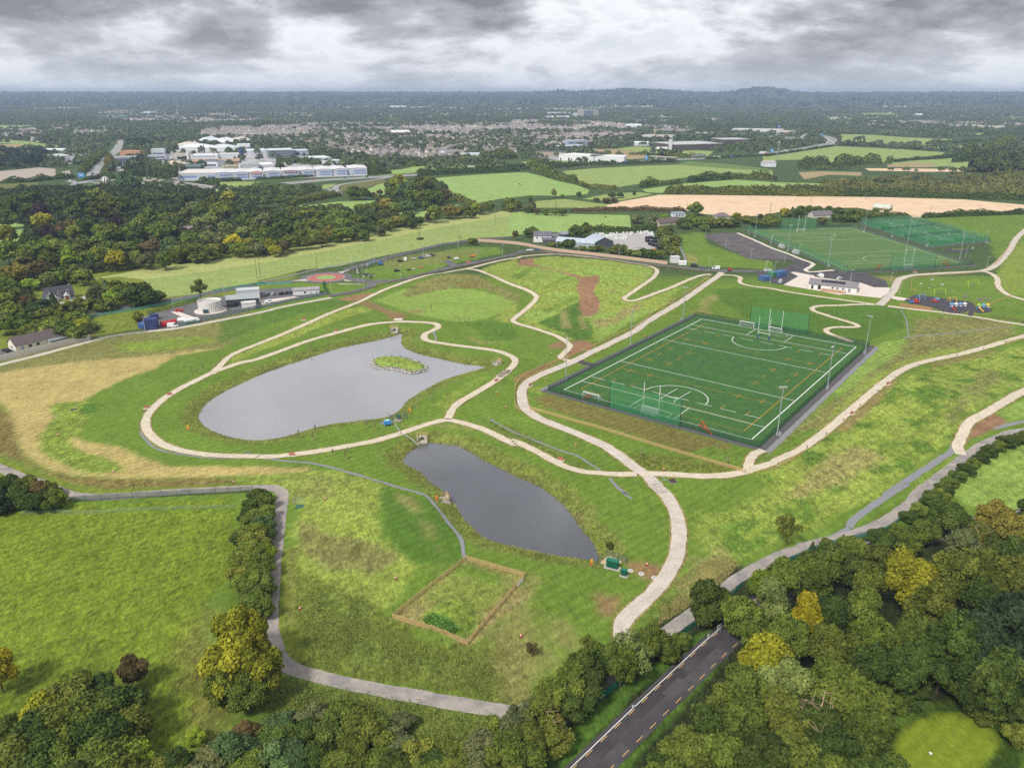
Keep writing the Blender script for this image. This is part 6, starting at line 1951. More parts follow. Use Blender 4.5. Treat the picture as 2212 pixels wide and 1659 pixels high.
for s_,lb,sp,c in(('b1 0,90 400,60 900,60 1150,90 1500,60 2000,100 2212,330 2212,590 1800,650 1300,700 1050,760 740,790 700,830 560,740 300,680 150,640 240,480 240,360 0,290','dark undergrowth filling the left wood',9.0,(74,86,42)),
('b2 0,260 250,240 700,230 900,280 1380,310 1350,350 1100,400 850,450 500,520 100,590 0,600','dark undergrowth filling the wood north of the roundabout',8.0,(82,94,46)),
('b1 0,780 200,800 560,760 720,840 700,900 560,860 350,880 300,960 250,1040 420,1100 640,1090 760,1200 760,1300 600,1290 400,1230 0,1230','dark shrubs filling the gardens by the white house',7.0,(82,94,44)),
('b2 1120,20 1500,0 1640,100 1620,150 1300,230 1120,150','dark undergrowth beside the bright meadow',9.0,(82,94,46))):
 X,Y,w_,h_,lb,c,r=under(s_,lb,sp,c,31)
 mass('undergrowth',lb,'undergrowth',X,Y,w_,h_,np.clip(.42+.5*vnoise(X,Y,20.0,69,2),0,1),0,44,alb(*c),.24)
 # the air
top=float(gz.max())+30.0
HZ=MB().box((0,(GY[0]+GY[-1])/2,(top-6)/2),(GX[-1]-GX[0]+80,GY[-1]-GY[0]+80,top+6))
hm=bpy.data.materials.new('haze')
hm.use_nodes=True
nt=hm.node_tree
nt.nodes.remove(nt.nodes['Principled BSDF'])
pv=nt.nodes.new('ShaderNodeVolumePrincipled')
pv.inputs['Color'].default_value=(.58,.74,1.0,1)
pv.inputs['Density'].default_value=1.0e-4
pv.inputs['Anisotropy'].default_value=0.0
nt.links.new(pv.outputs[0],nt.nodes['Material Output'].inputs['Volume'])
hz=obj('haze',HZ,hm)
hz['kind']='stuff'
# ------------------------------------------------------------------ sports pitches
A_,B_,C_,D_=survey('p 168,602 1350,916 2017,328 1033,156')[:,:2]
PC=(A_+B_+C_+D_)/4
_ey=(D_-A_)+(C_-B_)
_ey/=np.linalg.norm(_ey)
_ex=np.array([_ey[1],-_ey[0]])
PW=.5*(abs((B_-A_)@_ex)+abs((C_-D_)@_ex))
PL=.5*(abs((D_-A_)@_ey)+abs((C_-B_)@_ey))
PYAW=math.atan2(_ex[1],_ex[0])
def pt(x,y):
 """pitch metres (from the near left corner) -> world"""
 return PC+_ex*(x-PW/2)+_ey*(y-PL/2)
def pinv(s):
 q=survey(s)[:,:2]-PC
 return np.column_stack([q@_ex+PW/2,q@_ey+PL/2])
TURF=mat("artificial_turf",alb(66,106,46),.9,.10,.9,c2=alb(58,97,41),detail=6)
TURF2=mat("artificial_turf_far",alb(92,122,62),.9,.10,.9,c2=alb(84,114,56),detail=6)
TURF3=mat("cage_turf",alb(48,112,58),.9,.08,.9)
ORANGE=mat("orange_line",alb(196,140,40),.8,.05)
BLACKTOP=mat("pitch_surround",alb(96,92,94),.9,.15,1.5)
M_=4.6
struct('pitch_surround',drape(np.array([pt(-M_-2.0,-M_-2.4),pt(PW+M_+2.6,-M_-2.4),pt(PW+M_+2.6,PL+M_+2),pt(-M_-2.0,PL+M_+2)]),.05),BLACKTOP)
turf=struct('pitch_turf',drape(np.array([pt(-M_,-M_),pt(PW+M_,-M_),pt(PW+M_,PL+M_),pt(-M_,PL+M_)]),.10,8),TURF)
struct('stone_strip',ribbon_mesh(resample(np.array([pt(PW+M_+3.6,-M_-2),pt(PW+M_+3.6,PL+M_+1)]),2),1.6,.06,2,.3),GREYSTONE)
struct('stone_strip',ribbon_mesh(resample(np.array([pt(-M_-2.6,-M_-2),pt(-M_-2.6,PL+M_+1)]),2),1.4,.06,2,.2),GREYSTONE)
for q in range(5):
 struct('kerb',MB().box((*pt(PW+M_+2.7,8+q*29),.1),(.15,27,.1),PYAW).mesh('kerb'),CONC)
def pline(pts,w_,m,lift=.118,parent=turf):
 P=resample(np.array([pt(*q)for q in pts]),4.0)
 return struct('line',ribbon_mesh(P,w_,lift,1),m,parent=parent)
for seg in([(0,0),(PW,0),(PW,PL),(0,PL),(0,0)],):
 for a,b in zip(seg[:-1],seg[1:]):
  pline([a,b],.42,WHITELINE)
for yy,s in((0,1),(PL,-1)):
 pline([(0,yy+13*s),(PW,yy+13*s)],.28,WHITELINE)
 pline([(0,yy+45*s),(PW,yy+45*s)],.28,WHITELINE)
 for q in range(8):
  x0=1+q*(PW-2)/8
  pline([(x0,yy+20*s),(x0+6.2,yy+20*s)],.26,WHITELINE)
 c=PW/2
 for x in(c-9.5,c+9.5):
  pline([(x,yy),(x,yy+13*s)],.26,WHITELINE)
 pline([(c-7,yy),(c-7,yy+4.5*s),(c+7,yy+4.5*s),(c+7,yy)],.2,WHITELINE,.122)
 pline([(c+13*math.cos(t),yy+(20+13*math.sin(t))*s)for t in np.linspace(0,math.pi,20)],.34,WHITELINE,.122)
o0=pinv('p 273,597 1297,863 1928,336 1058,181 520,465 1500,692 890,272 1785,445')
ox0,ox1=(o0[0,0]+o0[3,0])/2,(o0[1,0]+o0[2,0])/2
oy0,oy1=(o0[0,1]+o0[1,1])/2,(o0[2,1]+o0[3,1])/2
pline([(ox0,oy0),(ox0,oy1)],.26,ORANGE,.115)
pline([(ox1,oy0),(ox1,oy1)],.26,ORANGE,.115)
for yy in(oy0,oy1,(o0[4,1]+o0[5,1])/2,(o0[6,1]+o0[7,1])/2,oy0+9,oy1-9):
 pline([(ox0,yy),(ox1,yy)],.16,ORANGE,.115)
for(x,y)in pinv('p 835,342 955,366 940,283 1060,307 705,410 830,437 580,480 708,508 1268,640 1420,675 1375,558 1490,476 1635,506 1578,408 1720,436 1540,590'):
 pline([(x-2.2,y),(x+2.2,y)],.2,ORANGE,.12)
 pline([(x,y-2.6),(x,y+2.6)],.22,ORANGE,.124)
for(x,y)in pinv('p 770,376 893,402 1022,240 1140,260 1430,517 1580,546 1648,355 1785,380 1170,710 1330,748 600,570 480,540'):
 pline([(x,y-2.2),(x,y+2.2)],.22,ORANGE,.12)
BLUELINE=mat("blue_line",alb(24,52,100),.8)
for q in(0,2.6):
 pline([(PW/2+9.1*math.cos(t+q),PL/2+9.1*math.sin(t+q))for t in np.linspace(0,.9,8)],.2,BLUELINE,.12)
NET=net_mat("green_ball_net",alb(60,150,96),.42)
NET_LT=net_mat("green_net_far",alb(70,150,104),.34)
MESHP=net_mat("green_weld_mesh",alb(30,78,54),.5)
MESHG=net_mat("grey_weld_mesh",alb(120,128,128),.3)
MESHT=net_mat("teal_screen",alb(36,136,112),.75)
MESHF=net_mat("faint_netting",alb(150,175,150),.25)
def fence(name,label,pts,h,spacing,pm,postm,cat='fence',group=None,post_r=.05,base=0.0,top_rail=False,h_fn=None):
 """posts and infill panels along a line; every post and panel a part"""
 P=survey(pts)[:,:2]if isinstance(pts,str)else np.asarray(pts)[:,:2]
 z0=float(hgt(*P[0]))
 t=thing(name,label,cat,(P[0][0],P[0][1],z0),0,group)
 pmesh=MB().bar((0,0,-.2),(0,0,1),post_r,5).mesh('post');pmesh.materials.append(postm)
 qm=MB().quad((0,0,0),(1,0,0),(1,0,1),(0,0,1)).mesh('panel');qm.materials.append(pm)
 first=True
 for a,b in zip(P[:-1],P[1:]):
  L=np.linalg.norm(b-a)
  n=max(1,int(round(L/spacing)))
  for k in range(n+1):
   p=a+(b-a)*k/n
   z=float(hgt(*p))
   if k>0 or first:
    o=obj('post',pmesh,None,t,(p[0]-P[0][0],p[1]-P[0][1],z-z0));o.scale=(1,1,h+.08)
    first=False
   if k<n:
    q=a+(b-a)*(k+1)/n
    o=obj('panel',qm,None,t,(p[0]-P[0][0],p[1]-P[0][1],z-z0+base),math.atan2(q[1]-p[1],q[0]-p[0]))
    o.scale=(np.linalg.norm(q-p),1,h-base)
 return t
fence('pitch_fence','dark green mesh fence around the near sports pitch',[pt(-M_,-M_),pt(PW+M_,-M_),pt(PW+M_,PL+M_),pt(-M_,PL+M_),pt(-M_,-M_)],2.4,3.0,MESHP,GREENSTEEL,post_r=.06)
def ball_net(name,label,a,b,h,m,n=3,group='tall ball stop nets'):
 a,b=np.asarray(a)[:2],np.asarray(b)[:2]
 t=thing(name,label,'net',(*a,float(hgt(*a))),math.atan2(b[1]-a[1],b[0]-a[0]),group)
 L=np.linalg.norm(b-a)
 for k in range(2):
  obj('post',MB().bar((k*L,0,-.3),(k*L,0,h+.2),.14,8,.1),GREENSTEEL,t)
 V,F,nn=[],[],16
 for i in range(nn+1):
  u=i/nn
  sag=.5*4*u*(1-u)
  V+=[(u*L,0,.1),(u*L,.25*math.sin(u*9),h*.5),(u*L,0,h-sag)]
  if i:
   for j in(0,1):
    F.append((3*i-3+j,3*i+j,3*i+j+1,3*i-2+j))
 obj('netting',MB().add(V,F),m,t)
 return t
s=survey('p 452,712 897,833 1340,195 1705,252')
ball_net('ball_net','tall green net behind the near goal of the near pitch',s[0],s[1],10.5,NET)
ball_net('ball_net','tall green net behind the far goal of the near pitch',s[2],s[3],10.5,NET)
NETW=net_mat("white_goal_net",alb(225,230,230),.35)
def goal(label,p,yaw,w_=6.5,h=2.3,d=2.0,tall=0.0,group='goals',name='goal'):
 """frame with net; faces local -y"""
 t=thing(name,label,'goal',(p[0],p[1],float(hgt(p[0],p[1]))+.1),yaw,group)
 for x in(-w_/2,w_/2):
  obj('goalpost',MB().bar((x,0,0),(x,0,max(h,tall)),.11 if not tall else.13,8),WHITE,t)
  obj('side_frame',MB().tube([(x,0,h),(x,d*.5,h),(x,d,.08),(x,0,.08)],.07,6),WHITE,t)
 obj('crossbar',MB().bar((-w_/2,0,h),(w_/2,0,h),.12,8),WHITE,t)
 obj('base_bar',MB().bar((-w_/2,d,.08),(w_/2,d,.08),.09,6),WHITE,t)
 mb=MB()
 mb.quad((-w_/2,d*.5,h),(w_/2,d*.5,h),(w_/2,d,.1),(-w_/2,d,.1)).quad((-w_/2,0,h),(w_/2,0,h),(w_/2,d*.5,h),(-w_/2,d*.5,h))
 for x in(-w_/2,w_/2):
  mb.quad((x,0,.1),(x,0,h),(x,d*.5,h),(x,d,.1))
 obj('goal_net',mb,NETW,t)
 return t
NG='goals of the near pitch'
goal('white goal with tall uprights at the near end of the near pitch',pt(PW/2,0),PYAW+math.pi,tall=11.5,group=NG)
goal('white goal with tall uprights at the far end of the near pitch',pt(PW/2,PL),PYAW,tall=11.5,group=NG)
q=pinv('p 335,662 1322,200')
goal('portable white goal at the near left corner of the near pitch',pt(q[0,0],-2.2),PYAW,7.3,2.4,2.2,group=NG)
goal('portable white goal at the far left of the near pitch',pt(q[1,0],PL+1.2),PYAW,7.3,2.4,2.2,group=NG)
# rugby posts: upright at the far end, lowered to the ground at the near end
q=pinv('p 1388,275 1462,288')
t=thing('rugby_posts','white rugby posts with blue pads at the far end','posts',(*pt(*q.mean(0)),.1),PYAW)
for x in(-2.8,2.8):
 o=obj('upright',MB().bar((x,0,0),(x,0,11),.11,8),WHITE,t)
 obj('pad',MB().box((x,0,.95),(.5,.5,1.9)),mat('blue_pad',alb(40,78,150),.7),o)
obj('crossbar',MB().bar((-2.8,0,3),(2.8,0,3),.1,8),WHITE,t)
q=pinv('p 783,660 880,605 865,680 965,622 812,648 890,668')
t=thing('rugby_posts','lowered white rugby posts lying on the near half','posts',(*pt(*q[0]),.12),0)
L0=pt(*q[0])
for a,b in((0,1),(2,3),(4,5)):
 A0,B0=pt(*q[a])-L0,pt(*q[b])-L0
 obj('crossbar' if a==4 else 'upright',MB().bar((*A0,.55),(*B0,.55),.12,8),WHITE,t)
for a in(0,2):
 A0=pt(*q[a])-L0
 obj('pad',MB().box((*A0,.35),(.45,.45,.7)),WHITE,t)
 # orange barrier strips on the fence line
OR=mat('orange_barrier',alb(214,92,44),.8)
for lb,segs in(('orange barrier strips lying over the near right fence',('p 1017,825 1100,887','p 1035,805 1100,887')),('orange barrier strip behind the near left portable goal',('p 282,663 348,650','p 300,655 338,630')),
('orange barrier strips by the fence of the far pitch, left',('b4 950,745 1000,690','b4 960,748 1005,705')),('orange barrier strips by the fence of the far pitch, right',('b4 1520,680 1575,712','b4 1545,660 1575,705'))):
 P=[survey(s_)for s_ in segs]
 t=thing('barrier',lb,'barrier',P[0][0],0)
 for s_ in P:
  d=s_-P[0][0]
  obj('strip',MB().tube([(*d[0][:2],.35),(*d[1][:2],.35)],.16,4).tube([(*d[0][:2],.75),(*d[1][:2],.6)],.09,4),OR,t)
  # floodlights
def floodlight(s,h,face,label,group,n=4,m=STEEL,r0=.2):
 P=survey(s)[0]
 d=np.asarray(face)-P[:2]
 t=thing('floodlight',label,'floodlight',P,math.atan2(d[1],d[0])-math.pi/2,group)
 obj('mast',MB().bar((0,0,-.3),(0,0,h),r0,10,r0*.55),m,t)
 obj('base',MB().box((.0,0,.5),(.6,.6,1.0)),m,t)
 hd=obj('lamp_head',MB().box((0,0,h),(2.6,.14,.14)),m,t)
 for k in range(n):
  x=-1.15+2.3*k/(n-1)
  obj('lamp',MB().box((x,.3,h+.1),(.55,.5,.32)).box((x,.52,h-.05),(.5,.1,.3)),mat('lamp_grey',alb(176,180,182),.4),hd)
 obj('control_box',MB().box((.9,-.2,.7),(.7,.4,1.4)),m,t)
 return t
c0=pt(PW/2,PL/2)
for s_,nm in(('p 178,540','near left'),('p 586,332','middle left'),('p 917,165','far left'),('p 1513,888','near right'),('p 1829,598','middle right'),('p 2068,375','far right')):
 floodlight(s_,18,c0,'tall floodlight at the %s side of the near pitch'%nm,'floodlights of the near pitch')
 # far pitch with its fence and nets
Q=survey('b4 -150,400 710,765 1775,700 757,378')[:,:2]
struct('pitch_surround',drape(np.array([Q.mean(0)+(q-Q.mean(0))*1.045 for q in Q]),.05),BLACKTOP)
turf2=struct('pitch_turf',drape(Q,.10,8),TURF2)
def qmap(Q,u,v):
 """u along the near end (left to right), v from near end to far end; Q = far left, near left, near right, far right"""
 return(Q[1]*(1-u)+Q[2]*u)*(1-v)+(Q[0]*(1-u)+Q[3]*u)*v
def qline(Q,uv,w_,m,lift,parent):
 return struct('line',ribbon_mesh(resample(np.array([qmap(Q,*q)for q in uv]),5.0),w_,lift,1),m,parent=parent)
PALEL=mat("pale_line",alb(196,214,190),.8)
e=.045
for a,b in(((e,e),(1-e,e)),((1-e,e),(1-e,1-e)),((1-e,1-e),(e,1-e)),((e,1-e),(e,e)),((e,.135),(1-e,.135)),((e,.865),(1-e,.865)),((e,.18),(1-e,.18)),((e,.82),(1-e,.82)),((e,.35),(1-e,.35)),((e,.65),(1-e,.65))):
 qline(Q,[a,b],.35,PALEL,.115,turf2)
for v0,sg in((.18,1),(.82,-1)):
 qline(Q,[(.5+.16*math.cos(t_),v0+sg*.095*math.sin(t_))for t_ in np.linspace(0,math.pi,16)],.35,PALEL,.12,turf2)
FG='fences of the far pitches'
fence('pitch_fence','green netted fence along the car park side of the far pitch',[Q[0],Q[1]],5.5,5.0,NET_LT,GREENSTEEL,group=FG)
fence('pitch_fence','green mesh fence along the near end of the far pitch',[Q[1],Q[2]],2.6,4.0,MESHP,GREENSTEEL,group=FG)
fence('pitch_fence','grey mesh fence between the far pitch and the small courts',[Q[2],Q[3]],2.4,4.0,MESHG,DARKSTEEL,group=FG)
fence('pitch_fence','green mesh fence along the far end of the far pitch',[Q[3],Q[0]],2.4,4.0,MESHP,GREENSTEEL,group=FG)
s=survey('b4 1075,745 1450,728 150,408 445,402')
ball_net('ball_net','tall green net behind the near goal of the far pitch',s[0],s[1],11,NET_LT)
ball_net('ball_net','tall green net behind the far goal of the far pitch',s[2],s[3],11,NET_LT)
g2=math.atan2(*(Q[2]-Q[1])[::-1])
s=survey('b4 1222,722 320,418 165,552 283,600')
goal('white goal with tall uprights at the near end of the far pitch',s[0],g2+math.pi,tall=14,group='goals of the far pitch')
goal('white goal with tall uprights at the far end of the far pitch',s[1],g2,tall=14,group='goals of the far pitch')
yw=math.atan2(*(Q[1]-Q[0])[::-1])
goal('left portable goal by the car park side of the far pitch',s[2],yw+math.pi,7,2.3,2,group='goals of the far pitch')
goal('right portable goal by the car park side of the far pitch',s[3],yw+math.pi,7,2.3,2,group='goals of the far pitch')
for s_,nm in(('b4 210,575','middle one on the car park side'),('b4 550,712','near one on the car park side'),('b3 2060,465','far one on the car park side'),('b4 1665,648','near one beside the small courts'),('b4 1222,523','middle one beside the small courts'),('b4 857,422','far one beside the small courts')):
 floodlight(s_,19,Q.mean(0),'tall floodlight of the far pitch, %s'%nm,'floodlights of the far pitch')
 # small courts
K=survey('b4 825,345 1420,547 1915,492 1250,315')[:,:2]
struct('court_base',drape(np.array([K.mean(0)+(q-K.mean(0))*1.06 for q in K]),.06),BLACKTOP)
court=struct('court_turf',drape(K,.11,8),TURF3)
for v0,v1 in((.01,.32),(.345,.655),(.68,.99)):
 for a,b in(((.03,v0+.01),(.97,v0+.01)),((.97,v0+.01),(.97,v1-.01)),((.97,v1-.01),(.03,v1-.01)),((.03,v1-.01),(.03,v0+.01)),((.5,v0+.01),(.5,v1-.01))):
  qline(K,[a,b],.3,PALEL,.125,court)
 vm=(v0+v1)/2
 qline(K,[(.5+.09*math.cos(t_),vm+.065*math.sin(t_))for t_ in np.linspace(0,2*math.pi,18)],.35,PALEL,.13,court)
 for u in(.03,.97):
  sg=1 if u<.5 else-1
  qline(K,[(u+sg*.12*math.sin(t_),vm+.085*math.cos(t_))for t_ in np.linspace(0,math.pi,10)],.3,PALEL,.13,court)
fence('court_fence','tall green mesh cage around the three small courts',[K[0],K[1],K[2],K[3],K[0]],4.5,5.0,NET_LT,GREENSTEEL,group=FG)
for v,nm in((.333,'near'),(.667,'far')):
 fence('court_fence','%s green dividing fence between the small courts'%nm,[qmap(K,0,v),qmap(K,1,v)],2.6,5.0,MESHP,GREENSTEEL,group=FG)
o=thing('roof_net','faint netting stretched over the small courts','net',(0,0,0))
V=[(*qmap(K,u,v),4.6-.25*math.sin(math.pi*u))for v in np.linspace(0,1,7)for u in np.linspace(0,1,7)]
F=[(r_*7+c,r_*7+c+1,r_*7+c+8,r_*7+c+7)for r_ in range(6)for c in range(6)]
obj('netting',MB().add(V,F),net_mat("roof_netting",alb(110,170,120),.12),o)
for i,s_ in enumerate(('b4 840,392','b4 1090,462','b4 1380,542','b4 1285,362','b4 1570,442','b4 1888,515','b4 1770,562')):
 floodlight(s_,9,K.mean(0),'%s of the low floodlights round the small courts, counted from the left'%('first','second','fourth','third','fifth','seventh','sixth')[i],'floodlights of the small courts',2,r0=.12)
 # ------------------------------------------------------------------ park roads and paved areas
ribbon('road','b2 620,957 800,932 960,887 1020,847 1300,812 1560,742 1800,690 2000,650 2212,603 b3 100,582 250,583 600,622 1000,672 1400,715 1700,745 2212,752 b4 60,757',6.0,ASPHALT,.06)
ribbon('road','b2 1615,662 1660,690 1700,712',6.0,ASPHALT,.064)
ribbon('road','b1 560,1180 680,1150 1200,1040 1650,962 2212,855 b2 0,862 200,847 420,825',6.5,ASPHALT,.15)
ribbon('road','b2 760,742 900,700 1000,672 1300,592 1600,522 1850,492 2000,478',6.5,ASPHALT,.15)
ribbon('road','b2 740,815 880,832 1000,842 1100,832',9,ASPHALT,.068)
ribbon('footway','b2 60,842 300,790 600,720 900,665 1010,650',2.2,GREYSTONE,.16)
RC=survey('b2 595,806')[0]
ang=np.linspace(0,2*math.pi,49)[:-1]
for nm,r_,m,l in(('road',16.5,ASPHALT,.17),('kerb',12.0,CONC,.175),('paved_ring',11.6,mat('red_paving',alb(178,110,100),.9,.1,1.0),.19),('kerb',6.0,CONC,.2),('grass_island',5.6,field_mat('field_bright',FC['bright']),.25)):
 struct(nm,drape(np.column_stack([RC[0]+r_*np.cos(ang),RC[1]+r_*np.sin(ang)]),l),m)
for s_ in('b2 690,762 770,745 800,740 730,772','b2 380,838 450,838 420,818 300,835','b2 740,820 820,836 760,838'):
 sheet('splitter_island',s_,CONC,.2)
CARP=mat("brown_black_asphalt",alb(92,84,84),.9,.12,.4,c2=alb(104,98,98))
sheet('car_park','b3 1652,472 1645,450 1700,433 1910,430 2140,530 b4 100,572 240,632 330,668 250,662 60,655 0,648 b3 2000,645 1900,592',CARP,.06,10,2)
sheet('car_park','b4 -60,642 250,655 330,640 395,680 390,705 345,735 370,760 420,765 600,742 650,755 750,772 870,770 1045,835 1064,890 930,890 830,852 440,792 250,758 300,795 180,864 60,856 80,800 -40,812 -60,752 100,748 200,715 268,680 240,662 -60,652',ASPHALT_DK,.075,10)
sheet('plaza','b4 172,868 300,795 232,762 262,757 432,788 440,800 830,850 940,888 1064,890 1095,906 1000,980 700,948 640,952 450,915',PAVE,.09,8)
sheet('plaza','b4 1072,978 1100,962 1245,985 1240,1002 1150,998',PAVE,.09,8)
ribbon('footway','b3 1915,428 2060,490 2212,558 b4 200,600 330,652 425,688 400,715 362,740 410,758 600,742',2.8,PAVE,.095)
ribbon('kerb','b4 1165,815 1120,850 1105,905 1050,965 975,1035',.3,CONC,.12)
sheet('play_surface','b4 1262,962 1330,955 1560,985 1750,1010 1792,1050 1705,1102 1580,1106 1440,1060 1250,1022 1200,1000',mat('black_rubber',alb(74,70,74),.9,.12,.8),.09,6,3)
sheet('play_surface','b4 1760,1062 1830,1050 1930,1068 1945,1088 1860,1107 1790,1097',mat('black_rubber',(.05,.05,.05)),.09,6,3)
sheet('play_surface','b4 1530,575 1600,560 1740,568 1770,580 1700,590 1580,588',mat('black_rubber',(.05,.05,.05)),.09,6,3)
ribbon('path','b4 1700,1010 1765,1072 1755,1132',2.6,mat('black_rubber',(.05,.05,.05)),.1)
ribbon('path','c3 560,510 600,530 690,552',4,mat('black_rubber',(.05,.05,.05)),.06)
sheet('compound_yard','b1 1260,1120 1690,1008 2212,905 b2 310,885 600,932 612,948 300,1006 0,1072 b1 2000,1112 1700,1177 1500,1222 1300,1252 1160,1192',ASPHALT,.06,8)
sheet('concrete_apron','b1 1445,1098 1500,1090 1700,1160 1600,1165',PAVE,.08)
sheet('concrete_apron','b2 20,1000 330,965 370,972 60,1040',PAVE,.08)
sheet('farm_yard','b3 690,445 1040,430 1170,415 1205,440 1235,560 1000,592 880,565 860,500 720,470',mat('yard_gravel',alb(178,172,168),.95,.12,.8),.06,8)
sheet('driveway','b1 -60,1420 80,1400 140,1430 100,1460 0,1490 -60,1500',ASPHALT,.07)
sheet('driveway','b1 500,1020 720,960 780,970 760,1010 560,1060',mat('yard_gravel',(.4,.4,.4)),.07)
ribbon('path','b3 380,745 470,760',2,GRAVEL)if False else None
# big road at the bottom
RD=line_pts('d3 300,1812 475,1640 620,1497 770,1350 960,1168 1145,990 1240,905 d4 30,690 180,575 400,452 620,385 900,318 1060,282 1300,232 1600,180',2.0,6)
road=struct('road',ribbon_mesh(RD,6.9,.06,4,.12),ASPHALT_DK)
struct('new_lane',ribbon_mesh(RD[:70],3.3,.068,2,.1,1.35),ASPHALT_NEW,parent=road)
P=RD[16:20]
struct('repair_patch',ribbon_mesh(P,2.6,.074,1,.1,-.6),mat('patch_asphalt',alb(88,84,85),.9,.1,.8),parent=road)
struct('edge_line',ribbon_mesh(RD,.2,.078,1,0,2.55),WHITELINE,parent=road)
for off in(2.15,-2.75):
 D=resample(RD,.5)
 for k in range(0,len(D)-6,9):
  struct('dash',ribbon_mesh(D[k:k+5],.17,.08,1,0,off),YELLOWLINE,parent=road)
P=survey('d3 1205,875')[0]
t=thing('road_sign','white chevron board at the end of the dark road','sign',P,.7)
obj('post',MB().bar((-.5,0,0),(-.5,0,1.6),.05).bar((.5,0,0),(.5,0,1.6),.05),STEEL,t)
bo=obj('board',MB().box((0,0,1.9),(1.7,.06,1.0)),WHITE,t)
for k in(-1,1):
 obj('chevron',MB().prism([(k*.45-.2,1.5),(k*.45+.05,1.5),(k*.45+.25,1.9),(k*.45+.05,2.3),(k*.45-.2,2.3),(k*.45,1.9)],-.06,-.04,'y'),DARKSTEEL,bo)
for i,s_ in enumerate(('d3 1142,903','d3 703,1318')):
 P=survey(s_)[0]
 t=thing('marker_post','%s white verge marker beside the dark road'%('far','near')[i],'post',P,.5,'verge markers')
 obj('stake',MB().box((0,0,.45),(.16,.1,1.0)),WHITE,t);obj('plate',MB().box((.1,0,.85),(.5,.06,.4)),WHITE,t)
 # ------------------------------------------------------------------ timber rail fences
def rail_fence(label,pts,bay=2.7,rails=4,h=1.2,m=TIMBER,group='timber rail fences',pick=True,name='timber_fence'):
 P=survey(pts)[:,:2]if isinstance(pts,str)else np.asarray(pts)
 z0=float(hgt(*P[0]))
 t=thing(name,label,'fence',(*P[0],z0),0,group)
 pm=MB().box((0,0,.5*(h+.15)-.1),(.16,.16,h+.35)).mesh('post');pm.materials.append(m)
 rm=MB().box((.5,0,0),(1.02,.07,.13)).mesh('rail');rm.materials.append(m)
 am=MB()
 for k in range(rails):
  am.box((.5,0,h*(k+.6)/rails),(1.02,.07,.13))
 am=am.mesh('rails');am.materials.append(m)
 first=True
 for a,b in zip(P[:-1],P[1:]):
  L=np.linalg.norm(b-a)
  n=max(1,int(round(L/bay)))
  for k in range(n+1):
   p=a+(b-a)*k/n
   z=float(hgt(*p))-z0
   if k or first:
    obj('post',pm,None,t,(p[0]-P[0][0],p[1]-P[0][1],z));first=False
   if k<n:
    q=a+(b-a)*(k+1)/n
    z1=float(hgt(*q))-z0
    Lq=np.linalg.norm(q-p)
    for r_ in range(rails if pick else 1):
     o=obj('rail' if pick else 'rails',rm if pick else am,None,t,(p[0]-P[0][0],p[1]-P[0][1],z+(h*(r_+.6)/rails if pick else 0)))
     o.rotation_euler=(0,-math.atan2(z1-z,Lq),math.atan2(q[1]-p[1],q[0]-p[0]))
     o.scale=(Lq,1,1)
 return t
def along(s,off,step=2.7):
 P=line_pts(s,step,6)
 return P+normals2(P)*off
rail_fence('timber rail fence closing the small paddock with the mound','w 848,1335 1007,1209 1134,1246 1010,1394 848,1335',2.7,4,1.35)
rail_fence('long timber rail fence across the grass in front of the near pitch','c3 150,925 300,965 500,1025 700,1078 1000,1170 1300,1262 1600,1350 1980,1460',2.8,4,1.3)
rail_fence('timber rail fence along the pale path left of the near pitch',along('c3 75,945 35,905 25,820 40,720 110,650 250,575 430,510 500,485 700,395 900,300 1100,200 b3 1200,1110 1400,990 1560,890 1690,795',0),2.9,3,1.2,pick=False)
rail_fence('timber rail fence beside the internal road and car park','b2 620,972 800,948 960,905 1080,870 1180,845 1350,810 1560,762 1700,728 1900,690 2150,632',3.0,3,1.1,TIMBER_DK,pick=False)
rail_fence('brown timber rail fence between the road and the mounds','b3 0,612 100,598 300,598 600,640 1000,690 1300,718 1650,765',3.0,3,1.1,TIMBER_DK,pick=False)
rail_fence('timber rail fence along the low side of the right path','c4 0,1455 80,1430 200,1380 350,1290',2.8,3,1.1,pick=False)
rail_fence('short timber rail fence by the right edge of the path','c4 2050,365 2250,325',2.8,3,1.1,pick=False)
rail_fence('timber rail fence around the play lawn','b4 1290,915 1255,920 1258,835 1330,800 1500,788 1700,778 1850,758',3.0,3,1.1,pick=False)
rail_fence('timber rail fence beside the rising drive','b4 1960,700 2020,640 2085,540',3.0,3,1.1,pick=False)
rail_fence('slanting timber rail fence on the play slope','b4 2110,962 2020,995 1918,1035',3.0,3,1.1,pick=False)
rail_fence('timber rail fence on the slope below the play area','b4 1930,1135 2050,1155 2195,1180 2212,1200',3.0,3,1.1,TIMBER_DK,pick=False)
P=survey('w 1118,1268')[0]
t=thing('field_gate','white gate in the right side of the paddock fence','gate',P,math.atan2(*(survey('w 1134,1246')[0]-survey('w 1120,1262')[0])[[1,0]]))
for k in range(5):
 obj('gate_bar',MB().box((1.2,-.12,.25+k*.24),(2.6,.05,.08)),WHITE,t)
obj('gate_frame',MB().box((-.1,-.12,.75),(.08,.08,1.3)).box((2.5,-.12,.75),(.08,.08,1.3)),WHITE,t)
